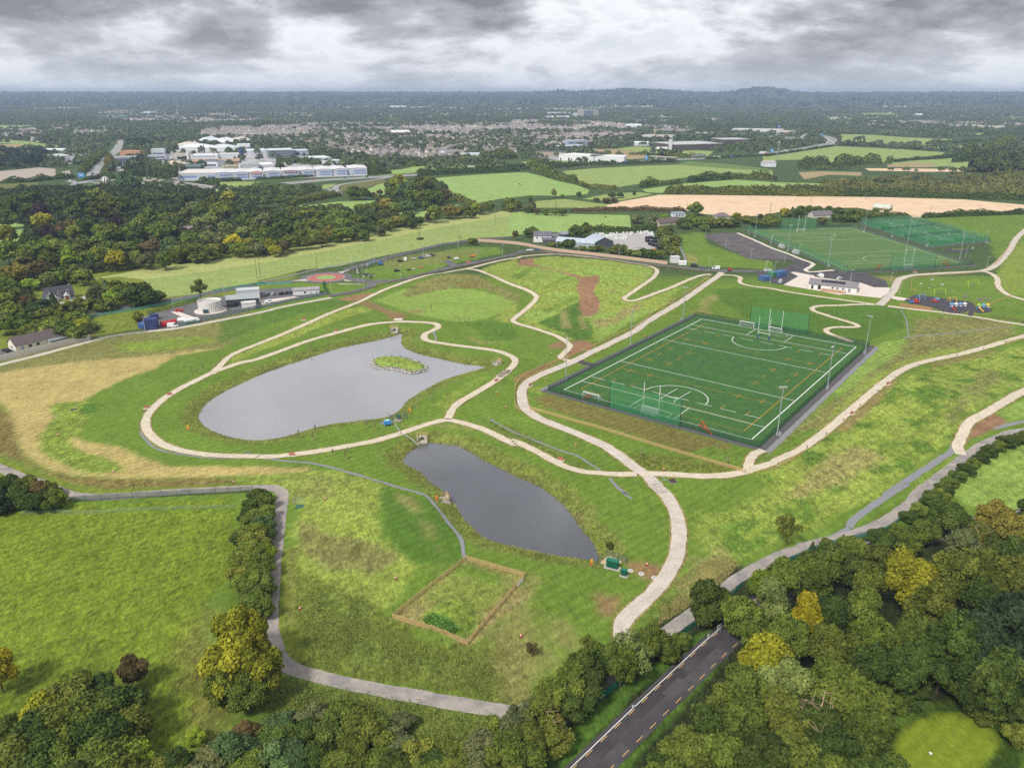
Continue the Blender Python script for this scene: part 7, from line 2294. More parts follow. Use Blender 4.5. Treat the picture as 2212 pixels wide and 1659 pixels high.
# other fences and walls
fence('mesh_fence','green mesh fence between the lane and the near field','c1 590,1160 1000,1135 1500,1108 2150,1072',2.0,4.0,MESHP,GREENSTEEL,group='green mesh fences')
fence('mesh_fence','grey sagging stock fence in the near field','c1 180,1262 420,1250 750,1260 1000,1240 1330,1225 1650,1215 1980,1205',1.2,6.0,MESHF,STEEL,group='green mesh fences',post_r=.04)
fence('screen_fence','teal screen fence between lane and dark road','d3 1340,608 1200,722 1050,845 930,938 800,1035 605,1195 500,1280 300,1410 130,1570 0,1665',1.9,3.0,MESHT,GREENSTEEL,group='teal screens')
fence('screen_fence','teal screen fence behind the bushes of the right lane','c4 2150,1160 1950,1240 1760,1352 1520,1585 d4 870,168 720,278 560,322 350,372 100,478',1.5,4.0,MESHT,GREENSTEEL,group='teal screens')
fence('screen_fence','teal screen fence along the public road on the left','b1 715,1150 1200,1072 1650,992 1710,980',1.5,5.0,net_mat('pale_teal_mesh',alb(96,172,150),.7),GREENSTEEL,group='teal screens')
fence('screen_fence','teal screen fence along the public road near the roundabout','b1 1800,925 2212,862 b2 0,872 300,858',1.5,5.0,net_mat('pale_teal_mesh',alb(96,172,150),.7),GREENSTEEL,group='teal screens')
fence('mesh_fence','green palisade fence along the front of the treatment compound','b1 1500,1228 1700,1182 2000,1115 2212,1068 b2 0,1078 300,1012 612,950',2.4,3.5,net_mat('palisade',alb(116,140,132),.6),GREENSTEEL,group='green mesh fences')
fence('mesh_fence','green palisade fence behind the treatment compound','b1 1250,1122 1460,1068 1690,1005',2.2,4.0,MESHP,GREENSTEEL,group='green mesh fences')
fence('mesh_fence','dark green fence from the concrete wall to the blue containers','b1 775,1338 1000,1305 1260,1262',2.2,3.5,MESHP,GREENSTEEL,group='green mesh fences')
fence('mesh_fence','tall green fence at the compound gate','b2 612,950 570,885 590,862',2.6,3.0,net_mat('dense_green',alb(24,104,70),.8),GREENSTEEL,group='green mesh fences')
fence('mesh_fence','green fence at the grass car park entrance','b2 845,755 900,775 990,800',2.2,3.0,MESHP,GREENSTEEL,group='green mesh fences')
fence('mesh_fence','grey railing along the road above the grass car park','b2 850,722 1000,680 1300,602 1600,532 1880,495',1.6,5.0,MESHG,STEEL,group='green mesh fences')
def panel_wall(label,pts,h,bay,m,capm=None,th=.16,name='boundary_wall'):
 P=line_pts(pts,bay,3)
 z0=float(hgt(*P[0]))
 t=thing(name,label,'wall',(*P[0],z0),0)
 pm=MB().box((.5,0,.5),(.96,th,1.02)).mesh('wall_panel');pm.materials.append(m)
 sm=MB().box((0,0,h/2+.04),(.2,.24,h+.12)).mesh('post');sm.materials.append(capm or m)
 for p,q in zip(P[:-1],P[1:]):
  o=obj('wall_panel',pm,None,t,(p[0]-P[0][0],p[1]-P[0][1],float(hgt(*p))-z0-.04),math.atan2(q[1]-p[1],q[0]-p[0]))
  o.scale=(np.linalg.norm(q-p),1,h)
  obj('post',sm,None,t,(p[0]-P[0][0],p[1]-P[0][1],float(hgt(*p))-z0-.05))
 return t
panel_wall('long beige timber panel wall in front of the farm','b2 1880,500 2212,525 b3 300,572 600,608 900,643 1320,695',2.3,3.2,mat('beige_panels',alb(214,182,160),.85,.12,.8),th=.12)
panel_wall('grey concrete panel wall in front of the bungalow','b1 -60,1535 0,1518 200,1470 400,1420 600,1368 770,1332',2.8,3.0,mat('grey_wall',alb(216,208,198),.9,.14,.6))
panel_wall('low grey stone wall below the white house','b1 690,1122 900,1085 1240,1022',1.0,4.0,mat('stone_wall',alb(140,134,124),.95,.25,1.5),th=.4)
panel_wall('brown timber wall edging the play area','b4 1158,1042 1300,1065 1430,1082',1.6,2.0,mat('play_timber',alb(176,134,92),.85,.15,1.0))
panel_wall('grey stone wall at the head of the grass car park','b2 1960,480 2080,475 2165,468',1.4,3.0,mat('stone_wall',alb(140,134,124)),th=.4)
# ------------------------------------------------------------------ buildings of the park and its neighbours
pav=building('pavilion','long white pavilion with dark solar roof beside the pale plaza','building','b4 388,897','b4 790,938',12,3.3,'gable',1.9,(240,238,234),(138,132,134),
wins=[(.5,1.4,1.2,.8),(.6,1.4,1.2,.8),(.72,1.4,1.2,.8)],doors=[(.07,1.2,2.3,(40,40,44)),(.22,1.6,2.6,(30,30,34)),(.85,1.4,2.2,(150,150,154))],over=.6)
_L=frame_of('b4 388,897','b4 790,938')[2]
for k in range(7):
 x0=_L*(.24+k*.073)
 obj('solar_panel',MB().add([(x0,2.0,4.2),(x0+_L*.068,2.0,4.2),(x0+_L*.068,5.0,5.15),(x0,5.0,5.15)],[(0,1,2,3)]),mat('solar_black',(.03,.03,.04),.2),pav)
s=survey('b4 492,922 692,945')
t=thing('timber_screen','slatted timber screen in front of the pavilion','screen',s[0],math.atan2(*(s[1]-s[0])[[1,0]]))
Ls=np.linalg.norm(s[1]-s[0])
bm_=MB().box((0,0,1.0),(.42,.06,2.0)).mesh('board');bm_.materials.append(mat('screen_timber',alb(190,146,112),.85,.2,1.0))
for k in range(int(Ls/.5)):
 obj('board',bm_,None,t,(k*.5,0,.05))
for k in range(8):
 obj('board',bm_,None,t,(Ls-.1,.4+k*.5,.05),math.pi/2)
HB='houses beside the park'
hs=building('dormer_house','white house with dark roof, two dormers and red door','house','b1 400,1012','b1 635,978',8,2.9,'gable',4.4,(226,226,230),(78,76,84),wins=[(.55,.8,1.4,1.3),(.92,.8,2.2,1.4)],doors=[(.72,1.2,2.2,(206,60,56))],chim=[(.93,.5)],group=HB)
L_=frame_of('b1 400,1012','b1 635,978')[2]
for x in(.48,.8):
 d=obj('dormer',MB().prism([(x*L_-.8,3.4),(x*L_+.8,3.4),(x*L_+.8,4.9),(x*L_,6.0),(x*L_-.8,4.9)],.3,3.2,'y'),WHITE,hs)
 obj('pane',MB().box((x*L_,.27,4.3),(1.1,.06,1.1)),GLASS,d)
 obj('dormer_roof',MB().add([(x*L_-1.1,.1,4.75),(x*L_,.1,6.15),(x*L_,3.4,6.15),(x*L_-1.1,3.4,4.75),(x*L_+1.1,.1,4.75),(x*L_+1.1,3.4,4.75)],[(0,1,2,3),(1,4,5,2)]),cmat('roof',(78,76,84)),d)
wg=obj('gable_wing',MB().prism([(-1.5,-.4),(5.2,-.4),(5.2,2.9),(1.85,6.6),(-1.5,2.9)],-2.6,4,'y'),cmat('wall',(226,226,230)),hs)
obj('wing_roof',MB().add([(-1.9,-2.9,2.6),(1.85,-2.9,6.85),(1.85,4,6.85),(-1.9,4,2.6),(5.6,-2.9,2.6),(5.6,4,2.6)],[(0,1,2,3),(1,4,5,2)]),cmat('roof',(78,76,84)),wg)
obj('window',MB().box((1.85,-2.66,3.6),(1.6,.1,1.6)),GLASS,wg)
pr=obj('porch',MB().prism([(.72*L_-1.6,2.3),(.72*L_+1.6,2.3),(.72*L_,4.0)],-1.7,.2,'y'),WHITE,hs)
for x in(-1.4,1.4):
 obj('porch_post',MB().bar((.72*L_+x,-1.5,-.2),(.72*L_+x,-1.5,2.3),.1),WHITE,pr)
building('bungalow','long cream bungalow with brown roof behind the concrete wall','house','b1 140,1432','b1 510,1348',8.5,2.8,'gable',3.0,(236,228,212),(104,92,92),wins=[(.32,.8,1.6,1.2),(.5,.8,1.4,1.2),(.78,.6,1.2,1.7)],doors=[(.15,1.1,2.1,(170,190,200))],side=[(.5,.9,1.3,1.1)],chim=[(.72,.5)],group=HB)
building('lean_to','grey glazed lean to beside the bungalow','shed','b1 430,1378','b1 622,1335',3.5,1.9,'mono',.9,(170,180,178),(140,146,146),bands=[(.03,.97,.6,1.6,(150,165,165))],group=HB)
building('cottage','dark roofed cottage at the left edge below the gardens','house','b1 -60,1205','b1 112,1198',9,3,'gable',3.2,(206,196,180),(96,86,86),group=HB)
building('old_farmhouse','old farmhouse with mauve slate roof half hidden in the wood','house','b1 1520,448','b1 1645,438',8,4,'gable',2.5,(190,160,150),(150,132,136),group=HB)
building('old_barn','old barn with mauve slate roof right of the farmhouse in the wood','barn','b1 1738,440','b1 1812,432',8,3.5,'gable',3,(196,176,160),(150,132,136),group=HB)
building('farmhouse','white two storey farmhouse with slate roof behind the beige wall','house','b3 185,505','b3 335,508',8,5.2,'gable',2.8,(240,238,236),(110,108,116),wins=[(.2,3,1.1,1.3),(.5,3,1.1,1.3),(.8,3,1.1,1.3)],chim=[(.93,.5)],group=HB)
building('farm_shed','low dark shed in front of the white farmhouse','shed','b3 262,520','b3 372,522',6,3.2,'mono',.6,(92,92,98),(110,112,118),group=HB)
building('farm_shed','small slate roofed annex right of the white farmhouse','shed','b3 337,492','b3 402,490',7,3,'gable',2,(226,224,222),(118,116,124),group=HB)
building('farm_barn','long barn with pale blue grey roof behind the beige wall','barn','b3 375,535','b3 702,558',11,3.6,'gable',2.4,(176,184,192),(186,196,206),group=HB)
building('farm_barn','dark fronted barn with blue grey roof beside the yard','barn','b3 706,556','b3 858,545',18,4.5,'gable_y',3.2,(84,88,98),(176,186,196),group=HB)
building('farm_shed','open black hay shed at the corner of the yard','shed','b3 432,478','b3 520,470',8,3.4,'mono',.8,(90,90,94),(150,154,158),group=HB)
building('bungalow','brown roofed bungalow between the round bushes','house','b3 1252,372','b3 1428,352',9,2.8,'gable',3.2,(206,190,170),(112,96,94),chim=[(.25,.5)],wins=[(.55,.8,1.3,1.1),(.8,.8,1.3,1.1)],group=HB)
building('flat_shed','white shed with dark windows beside the stubble field','shed','b3 1375,296','b3 1472,292',7,3.4,'mono',.7,(226,230,236),(150,160,176),wins=[(.25,1,1.6,1.2),(.5,1,1.6,1.2),(.75,1,1.6,1.2)],group=HB)
building('bungalow','grey roofed bungalow behind the far pitch','house','b4 430,305','b4 592,298',10,2.8,'gable',3.4,(214,206,196),(120,112,116),group=HB)
building('bungalow','hipped roof house behind the trees left of the far pitch','house','b3 1745,318','b3 1850,312',9,3,'hip',3.2,(206,196,184),(126,116,116),group=HB)
building('arched_shed','round roofed open shed in the stubble field','shed','b4 930,232','b4 1065,245',10,2.5,'barrel',3.6,(120,116,100),(206,212,196),doors=[(.75,4,3.4,(190,160,130))],group=HB)
building('substation','white electrical kiosk building beside the internal road','building','b3 1358,684','b3 1422,682',4,3.8,'flat',0,(232,230,228),(226,224,222),group=HB)
building('substation','low white kiosk beside the white electrical kiosk','building','b3 1416,698','b3 1482,700',3,1.8,'flat',0,(240,238,236),(240,238,236),group=HB)
building('site_cabin','white cabin with grey roof beside the parked cars of the compound','cabin','b2 318,958','b2 540,942',6,2.9,'gable',.9,(232,230,230),(164,158,158),wins=[(.45,1,1.2,1.0),(.88,1.1,.6,.6)],doors=[(.66,1,2.1,(206,206,206))],group=HB)
building('site_cabin','small white cabin left of the parked cars','cabin','b2 -40,965','b2 32,960',5,2.8,'flat',0,(230,230,230),(190,192,192),group=HB)
building('plant_building','dark open plant shed with grey sloping roof beside the round tank','shed','b1 1922,1050','b1 2195,1030',6,3.6,'mono',1.2,(70,80,84),(166,170,170),group=HB)
building('plant_building','white flat plant room behind the sloping roof','building','b1 2010,1000','b1 2205,985',6,5.2,'flat',0,(214,216,218),(206,210,210),group=HB)
building('plant_unit','white tank unit in front of the open plant shed','tank','b1 2052,1068','b1 2172,1056',3,2.6,'flat',0,(232,230,226),(236,234,230),group=HB)
P=survey('b1 1785,1085')[0]
t=thing('round_tank','round concrete tank with rim rail in the treatment compound','tank',P)
obj('pad',MB().lathe([(8.6,0),(8.6,.25)],n=36),PAVE,t)
obj('wall',MB().lathe([(6.2,.2),(6.2,6.0),(5.95,6.0),(5.95,4.9)],n=40),mat('tank_concrete',alb(236,230,224),.9,.12,.6,streak=(1,1,.15)),t)
for k in range(40):
 a=2*math.pi*k/40
 obj('rib',MB().box((6.24*math.cos(a),6.24*math.sin(a),3.0),(.06,.12,5.4),a),CONC,t)
obj('cover',MB().lathe([(5.9,4.9),(.3,5.3)],n=36),mat('tank_cover',alb(196,190,184),.8,.1),t)
obj('rim_rail',MB().tube([(6.1*math.cos(a),6.1*math.sin(a),6.9)for a in np.linspace(0,6.2832,33)],.05,5),STEEL,t)
P=survey('b1 1748,1110')[0]
t=thing('control_kiosk','dark green kiosk in front of the round tank','cabinet',P,.2)
obj('body',MB().box((0,0,1.1),(2.6,1.6,2.2)),cmat('wall',(48,84,80)),t);obj('lid',MB().box((0,0,2.28),(2.8,1.8,.14)),cmat('wall',(80,104,104)),t)
P=survey('b1 1975,1050')[0]
t=thing('black_tank','black plastic tank beside the round tank','tank',P)
obj('vessel',MB().lathe([(2.2,0),(2.2,2.0),(1.4,2.5)],n=20),DARKSTEEL,t);obj('lid',MB().lathe([(.5,2.45),(.5,2.65)],n=12),DARKSTEEL,t)
def container(label,p0,p1,D,h,c,name='container',z=0.0,group='containers'):
 a,yaw,L=frame_of(p0,p1)
 t=thing(name,label,'container',(a[0],a[1],a[2]+.1+z),yaw,group)
 m=cmat('sheet',c)
 obj('body',MB().box((L/2,D/2,h/2),(L,D,h)),m,t)
 n=max(4,int(L/.6))
 cg=MB()
 for k in range(n):
  cg.box(((k+.5)*L/n,-.03,h/2),(.18,.09,h*.9))
 obj('corrugation',cg,m,t)
 obj('roof',MB().box((L/2,D/2,h+.05),(L+.08,D+.08,.1)),m,t)
 obj('door',MB().box((-.04,D/2,h/2),(.07,D*.9,h*.92)),m,t)
 return t
container('tall stacked navy container at the front of the compound','b1 1228,1252','b1 1335,1245',5,5.2,(52,66,116))
container('low blue container left of the tall navy container','b1 1172,1232','b1 1228,1248',5,2.6,(70,100,160))
container('small navy container behind the tall navy container','b1 1290,1172','b1 1350,1162',4,2.6,(48,60,110))
container('blue container left of the green container by the car park','b4 12,840','b4 68,832',5,2.8,(72,104,156))
container('green container between the two blue containers','b4 84,808','b4 136,798',5,3.2,(64,132,96))
container('blue container right of the green container','b4 134,806','b4 198,792',5,3.4,(72,106,160))
a,yaw,L=frame_of('b1 1372,1228','b1 1502,1205')
t=thing('fuel_tank','red fuel tank beside the white van','tank',a,yaw)
obj('vessel',MB().prism([(0,.3),(2.6,.3),(2.8,1.4),(2.5,2.5),(1.3,2.75),(.2,2.5),(-.1,1.4)],0,L,'x'),cmat('sheet',(196,44,52)),t);obj('cradle',MB().box((L*.2,1.3,.1),(.5,2.6,.5)).box((L*.8,1.3,.1),(.5,2.6,.5)),DARKSTEEL,t)
for i,(p0,p1,cc,lb)in enumerate((('b1 1508,1190','b1 1575,1185',(214,214,208),'white sludge skip, left of the pair'),('b1 1572,1205','b1 1690,1185',(90,160,170),'teal based white sludge skip, right of the pair'))):
 a,yaw,L=frame_of(p0,p1)
 t=thing('skip',lb,'skip',a,yaw,'sludge skips')
 obj('body',MB().prism([(0,.1),(3,.1),(3.3,1.5),(-.3,1.5)],0,L,'x'),cmat('sheet',cc),t);obj('cover',MB().prism([(-.35,1.5),(3.35,1.5),(2.6,2.3),(.4,2.3)],-.1,L+.1,'x'),WHITE,t)
 # ------------------------------------------------------------------ vehicles
def veh_proto(kind):
 if kind=='car':
  L,W,prof=4.3,1.78,[(-2.15,.3),(2.15,.3),(2.15,.75),(1.9,.92),(.95,1.0),(-1.7,1.02),(-2.12,.9)]
  cab=[(-1.85,.98),(1.05,.98),(.3,1.46),(-1.3,1.47)]
  top=[(-1.36,1.44),(.36,1.43),(.22,1.52),(-1.2,1.53)]
 elif kind=='van':
  L,W,prof=5.2,2.0,[(-2.6,.35),(2.6,.35),(2.6,1.0),(2.2,1.15),(1.5,1.3),(-2.6,1.3)]
  cab=[(-2.58,1.28),(1.75,1.28),(1.1,2.1),(-2.58,2.1)]
  top=[(-2.6,1.3),(.55,1.3),(.55,2.05),(1.1,2.06),(.9,2.25),(-2.6,2.25)]
 else:
  L,W,prof=5.1,1.85,[(-2.55,.4),(2.55,.4),(2.55,.95),(2.3,1.1),(1.2,1.15),(-2.55,1.05)]
  cab=[(-.5,1.1),(1.4,1.1),(.8,1.75),(-.4,1.75)]
  top=[(-.45,1.7),(.85,1.7),(.75,1.82),(-.4,1.82)]
 b=MB().prism(prof,-W/2,W/2,'y').mesh('body');b.materials.append(PAINT)
 g=MB().prism(cab,-W/2+.1,W/2-.1,'y').mesh('windows');g.materials.append(GLASS)
 r_=MB().prism(top,-W/2+.09,W/2-.09,'y').mesh('roof');r_.materials.append(PAINT)
 wm=MB().bar((0,-.12,0),(0,.12,0),.33,12).mesh('wheel');wm.materials.append(TYRE)
 return b,g,r_,wm,L,W
VP={k:veh_proto(k)for k in('car','van','pickup')}
VC=dict(black=(34,36,40),dark=(60,64,70),white=(236,238,240),silver=(180,186,192),blue=(70,104,150),red=(206,48,44),grey=(120,124,128),navy=(44,58,90))
def vehicle(kind,s,heading,c,label,group,wheels=True,at=None):
 P=survey(s)[0]if at is None else at
 b,g,r_,wm,L,W=VP[kind]
 t=thing({'car':'car','van':'van','pickup':'pickup_truck'}[kind],label,{'car':'car','van':'van','pickup':'pickup'}[kind],(P[0],P[1],P[2]+.08),R(heading),group)
 cc=alb(*VC[c])
 obj('body',b,None,t,color=cc);obj('windows',g,None,t);obj('roof',r_,None,t,color=cc)
 if wheels:
  for x in(-L*.31,L*.31):
   for y in(-W/2+.08,W/2-.08):
    obj('wheel',wm,None,t,(x,y,.33))
 return t
GC='cars parked on the grass'
for s_,hd,k,c,lb in(('b2 1225,672',10,'car','black','black car parked left of the white van on the grass'),('b2 1266,662',100,'van','white','white van parked on the grass beside the black car'),('b2 1400,645',15,'car','blue','blue car, first of the row of four on the grass'),
('b2 1426,635',15,'car','silver','silver car, second of the row of four on the grass'),('b2 1460,630',15,'car','white','white car, third of the row of four on the grass'),('b2 1492,622',15,'car','dark','dark car, last of the row of four on the grass'),
('b2 1198,755',12,'car','black','lone black car on the near part of the grass car park')):
 vehicle(k,s_,hd,c,lb,GC)
for s_,c,lb in(('b2 105,955','grey','grey car, leftmost of five in the compound'),('b2 150,953','silver','silver car, second of five in the compound'),('b2 220,948','black','black car, middle of five in the compound'),('b2 259,944','dark','dark car, fourth of five in the compound'),('b2 297,940','navy','navy car beside the white cabin in the compound')):
 vehicle('car',s_,75,c,lb,'cars parked in the compound')
vehicle('pickup','b2 115,1018',10,'white','white pickup at the compound fence','works vehicles')
vehicle('van','b1 1468,1225',12,'white','white van beside the red fuel tank','works vehicles')
vehicle('car','b1 1520,1092',15,'red','red car left of the round tank','works vehicles')
vehicle('car','b1 55,1432',150,'black','black car beside the cream bungalow','works vehicles')
vehicle('pickup','b3 155,580',5,'white','white pickup on the road by the beige wall','works vehicles')
vehicle('car','b3 212,577',5,'blue','small blue vehicle behind the white pickup','works vehicles')
vehicle('van','b3 1548,714',-10,'dark','dark grey van on the internal road','works vehicles')
vehicle('car','b3 1620,728',-8,'grey','grey car between the dark van and the white van','works vehicles')
vehicle('van','b3 1730,735',175,'white','white van at the head of the pale path','works vehicles')
vehicle('van','b4 148,850',60,'silver','silver van beside the containers','works vehicles')
vehicle('car','b4 648,818',35,'white','white car behind the pavilion','works vehicles')
vehicle('car','b4 745,757',20,'silver','silver car by the corner of the far pitch','works vehicles')
vehicle('van','b4 485,800',100,'white','white box trailer behind the pavilion','works vehicles')
vehicle('pickup','b4 40,752',5,'white','white tipper truck by the car park entrance','works vehicles')
tk=thing('telehandler','blue boom lift parked on the grass','boom lift',survey('b2 1060,700')[0],.2)
obj('chassis',MB().box((0,0,.9),(3.4,2.0,.9)),cmat('sheet',(60,90,150)),tk);obj('turret',MB().box((-.4,0,1.8),(1.8,1.6,1.0)),cmat('sheet',(60,110,190)),tk)
obj('boom',MB().bar((-.5,0,2.3),(-4,0,3.4),.22).bar((-4,0,3.4),(-8.5,-1,.9),.2),cmat('sheet',(90,160,220)),tk);obj('basket',MB().box((-9,-1,.7),(.9,1.6,1.1)),STEEL,tk)
for x in(-1.1,1.1):
 for y in(-1,1):
  obj('wheel',VP['car'][3],None,tk,(x,y,.42))
dp=thing('dumper','orange dumper on the grass car park','dumper',survey('b2 1835,635')[0],.3)
obj('skip',MB().prism([(-.2,.8),(1.6,.8),(2.1,1.9),(-.5,1.7)],-.9,.9,'y'),cmat('sheet',(226,130,40)),dp);obj('chassis',MB().box((-1.2,0,.9),(2.0,1.3,.7)),cmat('sheet',(206,110,36)),dp);obj('roll_bar',MB().tube([(-1.4,-.6,1.2),(-1.4,-.6,2.6),(-1.4,.6,2.6),(-1.4,.6,1.2)],.06),DARKSTEEL,dp)
for x in(-1.6,.8):
 for y in(-.9,.9):
  obj('wheel',VP['car'][3],None,dp,(x,y,.42))
ex=thing('mini_excavator','small red excavator on the internal road','excavator',survey('b3 1845,752')[0],.1)
obj('track',MB().box((0,-.7,.3),(2,.35,.6)).box((0,.7,.3),(2,.35,.6)),TYRE,ex);obj('cab',MB().box((-.1,0,1.5),(1.3,1.3,1.7)),cmat('sheet',(190,50,44)),ex);obj('boom',MB().bar((.6,0,1.2),(1.8,0,2.6),.14).bar((1.8,0,2.6),(2.9,0,1.4),.11).bar((2.9,0,1.4),(2.7,0,.4),.1),cmat('sheet',(190,50,44)),ex)
for s_,c,lb,sz in(('b2 1635,645','dark','dark quad bike on the grass car park',(2.2,1.2,1.1)),('b2 1700,655','white','white box trailer on the grass car park',(3.0,1.6,1.2)),('b2 1335,652','silver','grey flat trailer on the grass car park',(3.4,1.7,.6))):
 t=thing('trailer',lb,'trailer',survey(s_)[0],.3)
 obj('body',MB().box((0,0,.55+sz[2]/2),sz),PAINT,t,color=alb(*VC[c]));obj('drawbar',MB().bar((sz[0]/2,0,.5),(sz[0]/2+1.4,0,.45),.06),STEEL,t)
 for y in(-sz[1]/2,sz[1]/2):
  obj('wheel',VP['car'][3],None,t,(0,y,.33))
  # traffic far away
TV='traffic on the far roads'
for i,(s_,hd,k,c,lb)in enumerate((('a1 870,693',80,'van','white','white van on the avenue'),('a1 810,722',80,'car','blue','blue car on the avenue, left lane'),('a1 850,747',80,'car','silver','silver car on the avenue, below the white van'),('a1 990,562',80,'van','red','reddish van at the far end of the avenue'),
('a1 930,642',80,'car','white','white car on the upper avenue'),('a1 787,818',80,'van','dark','dark van leaving the roundabout on the avenue'),('a1 650,872',10,'car','navy','dark blue car on the big roundabout'),('a1 603,878',80,'van','white','white van on the big roundabout'),
('a1 567,883',10,'car','silver','silver car left of the roundabout'),('a1 1122,855',5,'car','white','first white car right of the roundabout'),('a1 1150,857',5,'car','silver','second pale car right of the roundabout'),
('a2 495,862',3,'car','red','red car on the dual carriageway below the units'),('a2 755,852',3,'car','blue','blue car on the dual carriageway below the units'),('a2 940,843',3,'car','navy','navy car on the dual carriageway near the golden tree'),('a2 700,965',60,'car','white','white car on the slip road bend'),('a2 620,945',10,'car','silver','silver car entering the slip road'),
('a4 590,545',70,'van','white','white van in the motorway bend'),('a4 450,578',20,'van','white','white van before the motorway bend'),('a4 350,598',20,'car','silver','silver car before the motorway bend'),('a4 510,535',60,'car','white','white car in the upper motorway bend'),('a4 265,612',15,'car','silver','silver car on the motorway straight'),('a4 190,618',15,'van','white','white van on the motorway straight'))):
 vehicle(k,s_,hd,c,lb,TV,False)
for s_,hd,c1,c2,lb in(('a2 1650,808',3,(190,70,60),(240,240,240),'white truck with red trailer on the motorway by the meadow'),('a3 1740,682',8,(236,238,240),(236,238,240),'white truck on the motorway right of the gantry'),('a3 1845,676',8,(70,130,200),(60,110,190),'blue truck on the motorway right of the gantry'),('a3 2130,646',8,(236,236,236),(206,50,50),'white truck with red cab on the motorway'),
('a3 980,724',5,(70,100,160),(240,240,240),'blue truck behind the motorway hedge'),('a4 488,556',40,(60,64,72),(60,64,72),'left dark truck in the motorway bend'),('a4 515,556',40,(60,64,72),(60,64,72),'right dark truck in the motorway bend'),('a4 5,640',10,(240,240,240),(236,236,236),'white truck at the start of the motorway straight')):
 P=survey(s_)[0]
 t=thing('truck',lb,'truck',(P[0],P[1],P[2]+.5),R(hd),TV)
 obj('trailer',MB().box((-2,0,2.2),(11,2.5,2.9)),cmat('sheet',c1),t);obj('cab',MB().prism([(3.9,.4),(6.2,.4),(6.2,1.8),(5.8,3.2),(3.9,3.2)],-1.2,1.2,'y'),cmat('sheet',c2),t);obj('chassis',MB().box((-1,0,.55),(12,2.2,.4)),DARKSTEEL,t)
for s_,c,lb in(('a1 1360,915','silver','silver car on the flyover'),('a1 1215,896','white','white car at the left end of the flyover'),('a1 1640,952','dark','dark car at the right end of the flyover')):
 P=survey(s_,up=6.2)[0]
 vehicle('car',None,-20,c,lb,TV,False,at=(P[0],P[1],P[2]+6.2))
 # ------------------------------------------------------------------ lamp posts and poles
LAMPW=mat('lamp_post_white',alb(216,220,222),.5,.05)
lm=MB().bar((0,0,-.2),(0,0,1),.011,8,.007).mesh('pole');lm.materials.append(LAMPW)
def lamp_posts(frame,pts,label,group,h=8.0):
 for it in pts.split():
  P=survey('%s %s'%(frame,it))[0]
  t=thing('lamp_post',label,'lamp post',P,rng.uniform(-.6,.6),group)
  o=obj('pole',lm,None,t);o.scale=(8,8,h)
  a=obj('arm',MB().box((.45,0,h-.02),(1.1,.1,.1)),LAMPW,t)
  obj('lamp_head',MB().box((1.1,0,h),(.75,.3,.12)),LAMPW,a)
lamp_posts('b3','1640,470 1812,550 2026,645 2005,450 2195,530','white lamp post around the brown black car park','lamp posts of the car park',7)
lamp_posts('b4','182,672 305,607 68,527 1075,867 740,837 1157,950 95,767 20,762 60,857 1895,718 1715,632 390,775','white lamp post around the pavilion','lamp posts by the pavilion',7.5)
lamp_posts('b3','217,558 567,604 907,644 1347,688 1670,742 2147,762','white lamp post along the road by the beige wall','lamp posts of the internal road',8)
lamp_posts('b2','2090,612 1870,662 1718,577 1420,612 1100,686 1532,742 1225,802','white lamp post around the grass car park','lamp posts of the grass car park',8)
lamp_posts('b2','940,792 903,797 914,902 872,870 640,927 435,777 815,705 1008,645 1270,588 1563,530','grey lamp post near the roundabout','lamp posts of the roundabout',8)
lamp_posts('b1','1307,1022 1470,1068 1233,1268 1905,985','grey lamp post along the left public road','lamp posts of the left road',8)
lamp_posts('b2','125,130 345,130 530,112','tall grey lamp post on the slip road behind the wood','lamp posts of the slip road',11)
def poles(frame,pts,label,group,h=10.0):
 for it in pts.split():
  P=survey('%s %s'%(frame,it))[0]
  t=thing('utility_pole',label,'utility pole',P,rng.uniform(-.6,.6),group)
  obj('pole',MB().bar((0,0,-.2),(0,0,h),.17,7,.12),TIMBER_DK,t)
  obj('cross_arm',MB().box((0,0,h-.5),(1.8,.12,.12)),TIMBER_DK,t)
poles('b2','12,812 42,815','one of the pair of dark wooden poles left of the roundabout','pair of poles left of the roundabout',14)
poles('b2','521,742','dark wooden pole behind the roundabout','wooden poles',9)
poles('b2','920,443 340,548 1378,453 1392,448','wooden pole along the upper edge of the strip meadow','poles of the strip meadow',10)
poles('b2','2033,368','wooden pole at the right end of the strip meadow','wooden poles',10)
poles('b3','372,228 382,228 890,178 978,172','wooden pole in the pasture behind the farm','poles of the pasture',8)
poles('b3','1488,222 2190,252','wooden pole at the near edge of the stubble field','poles of the stubble field',9)
poles('b4','60,262 405,192 1410,282 868,148 1830,262','thin pole standing in the stubble field','thin poles of the stubble field',9)
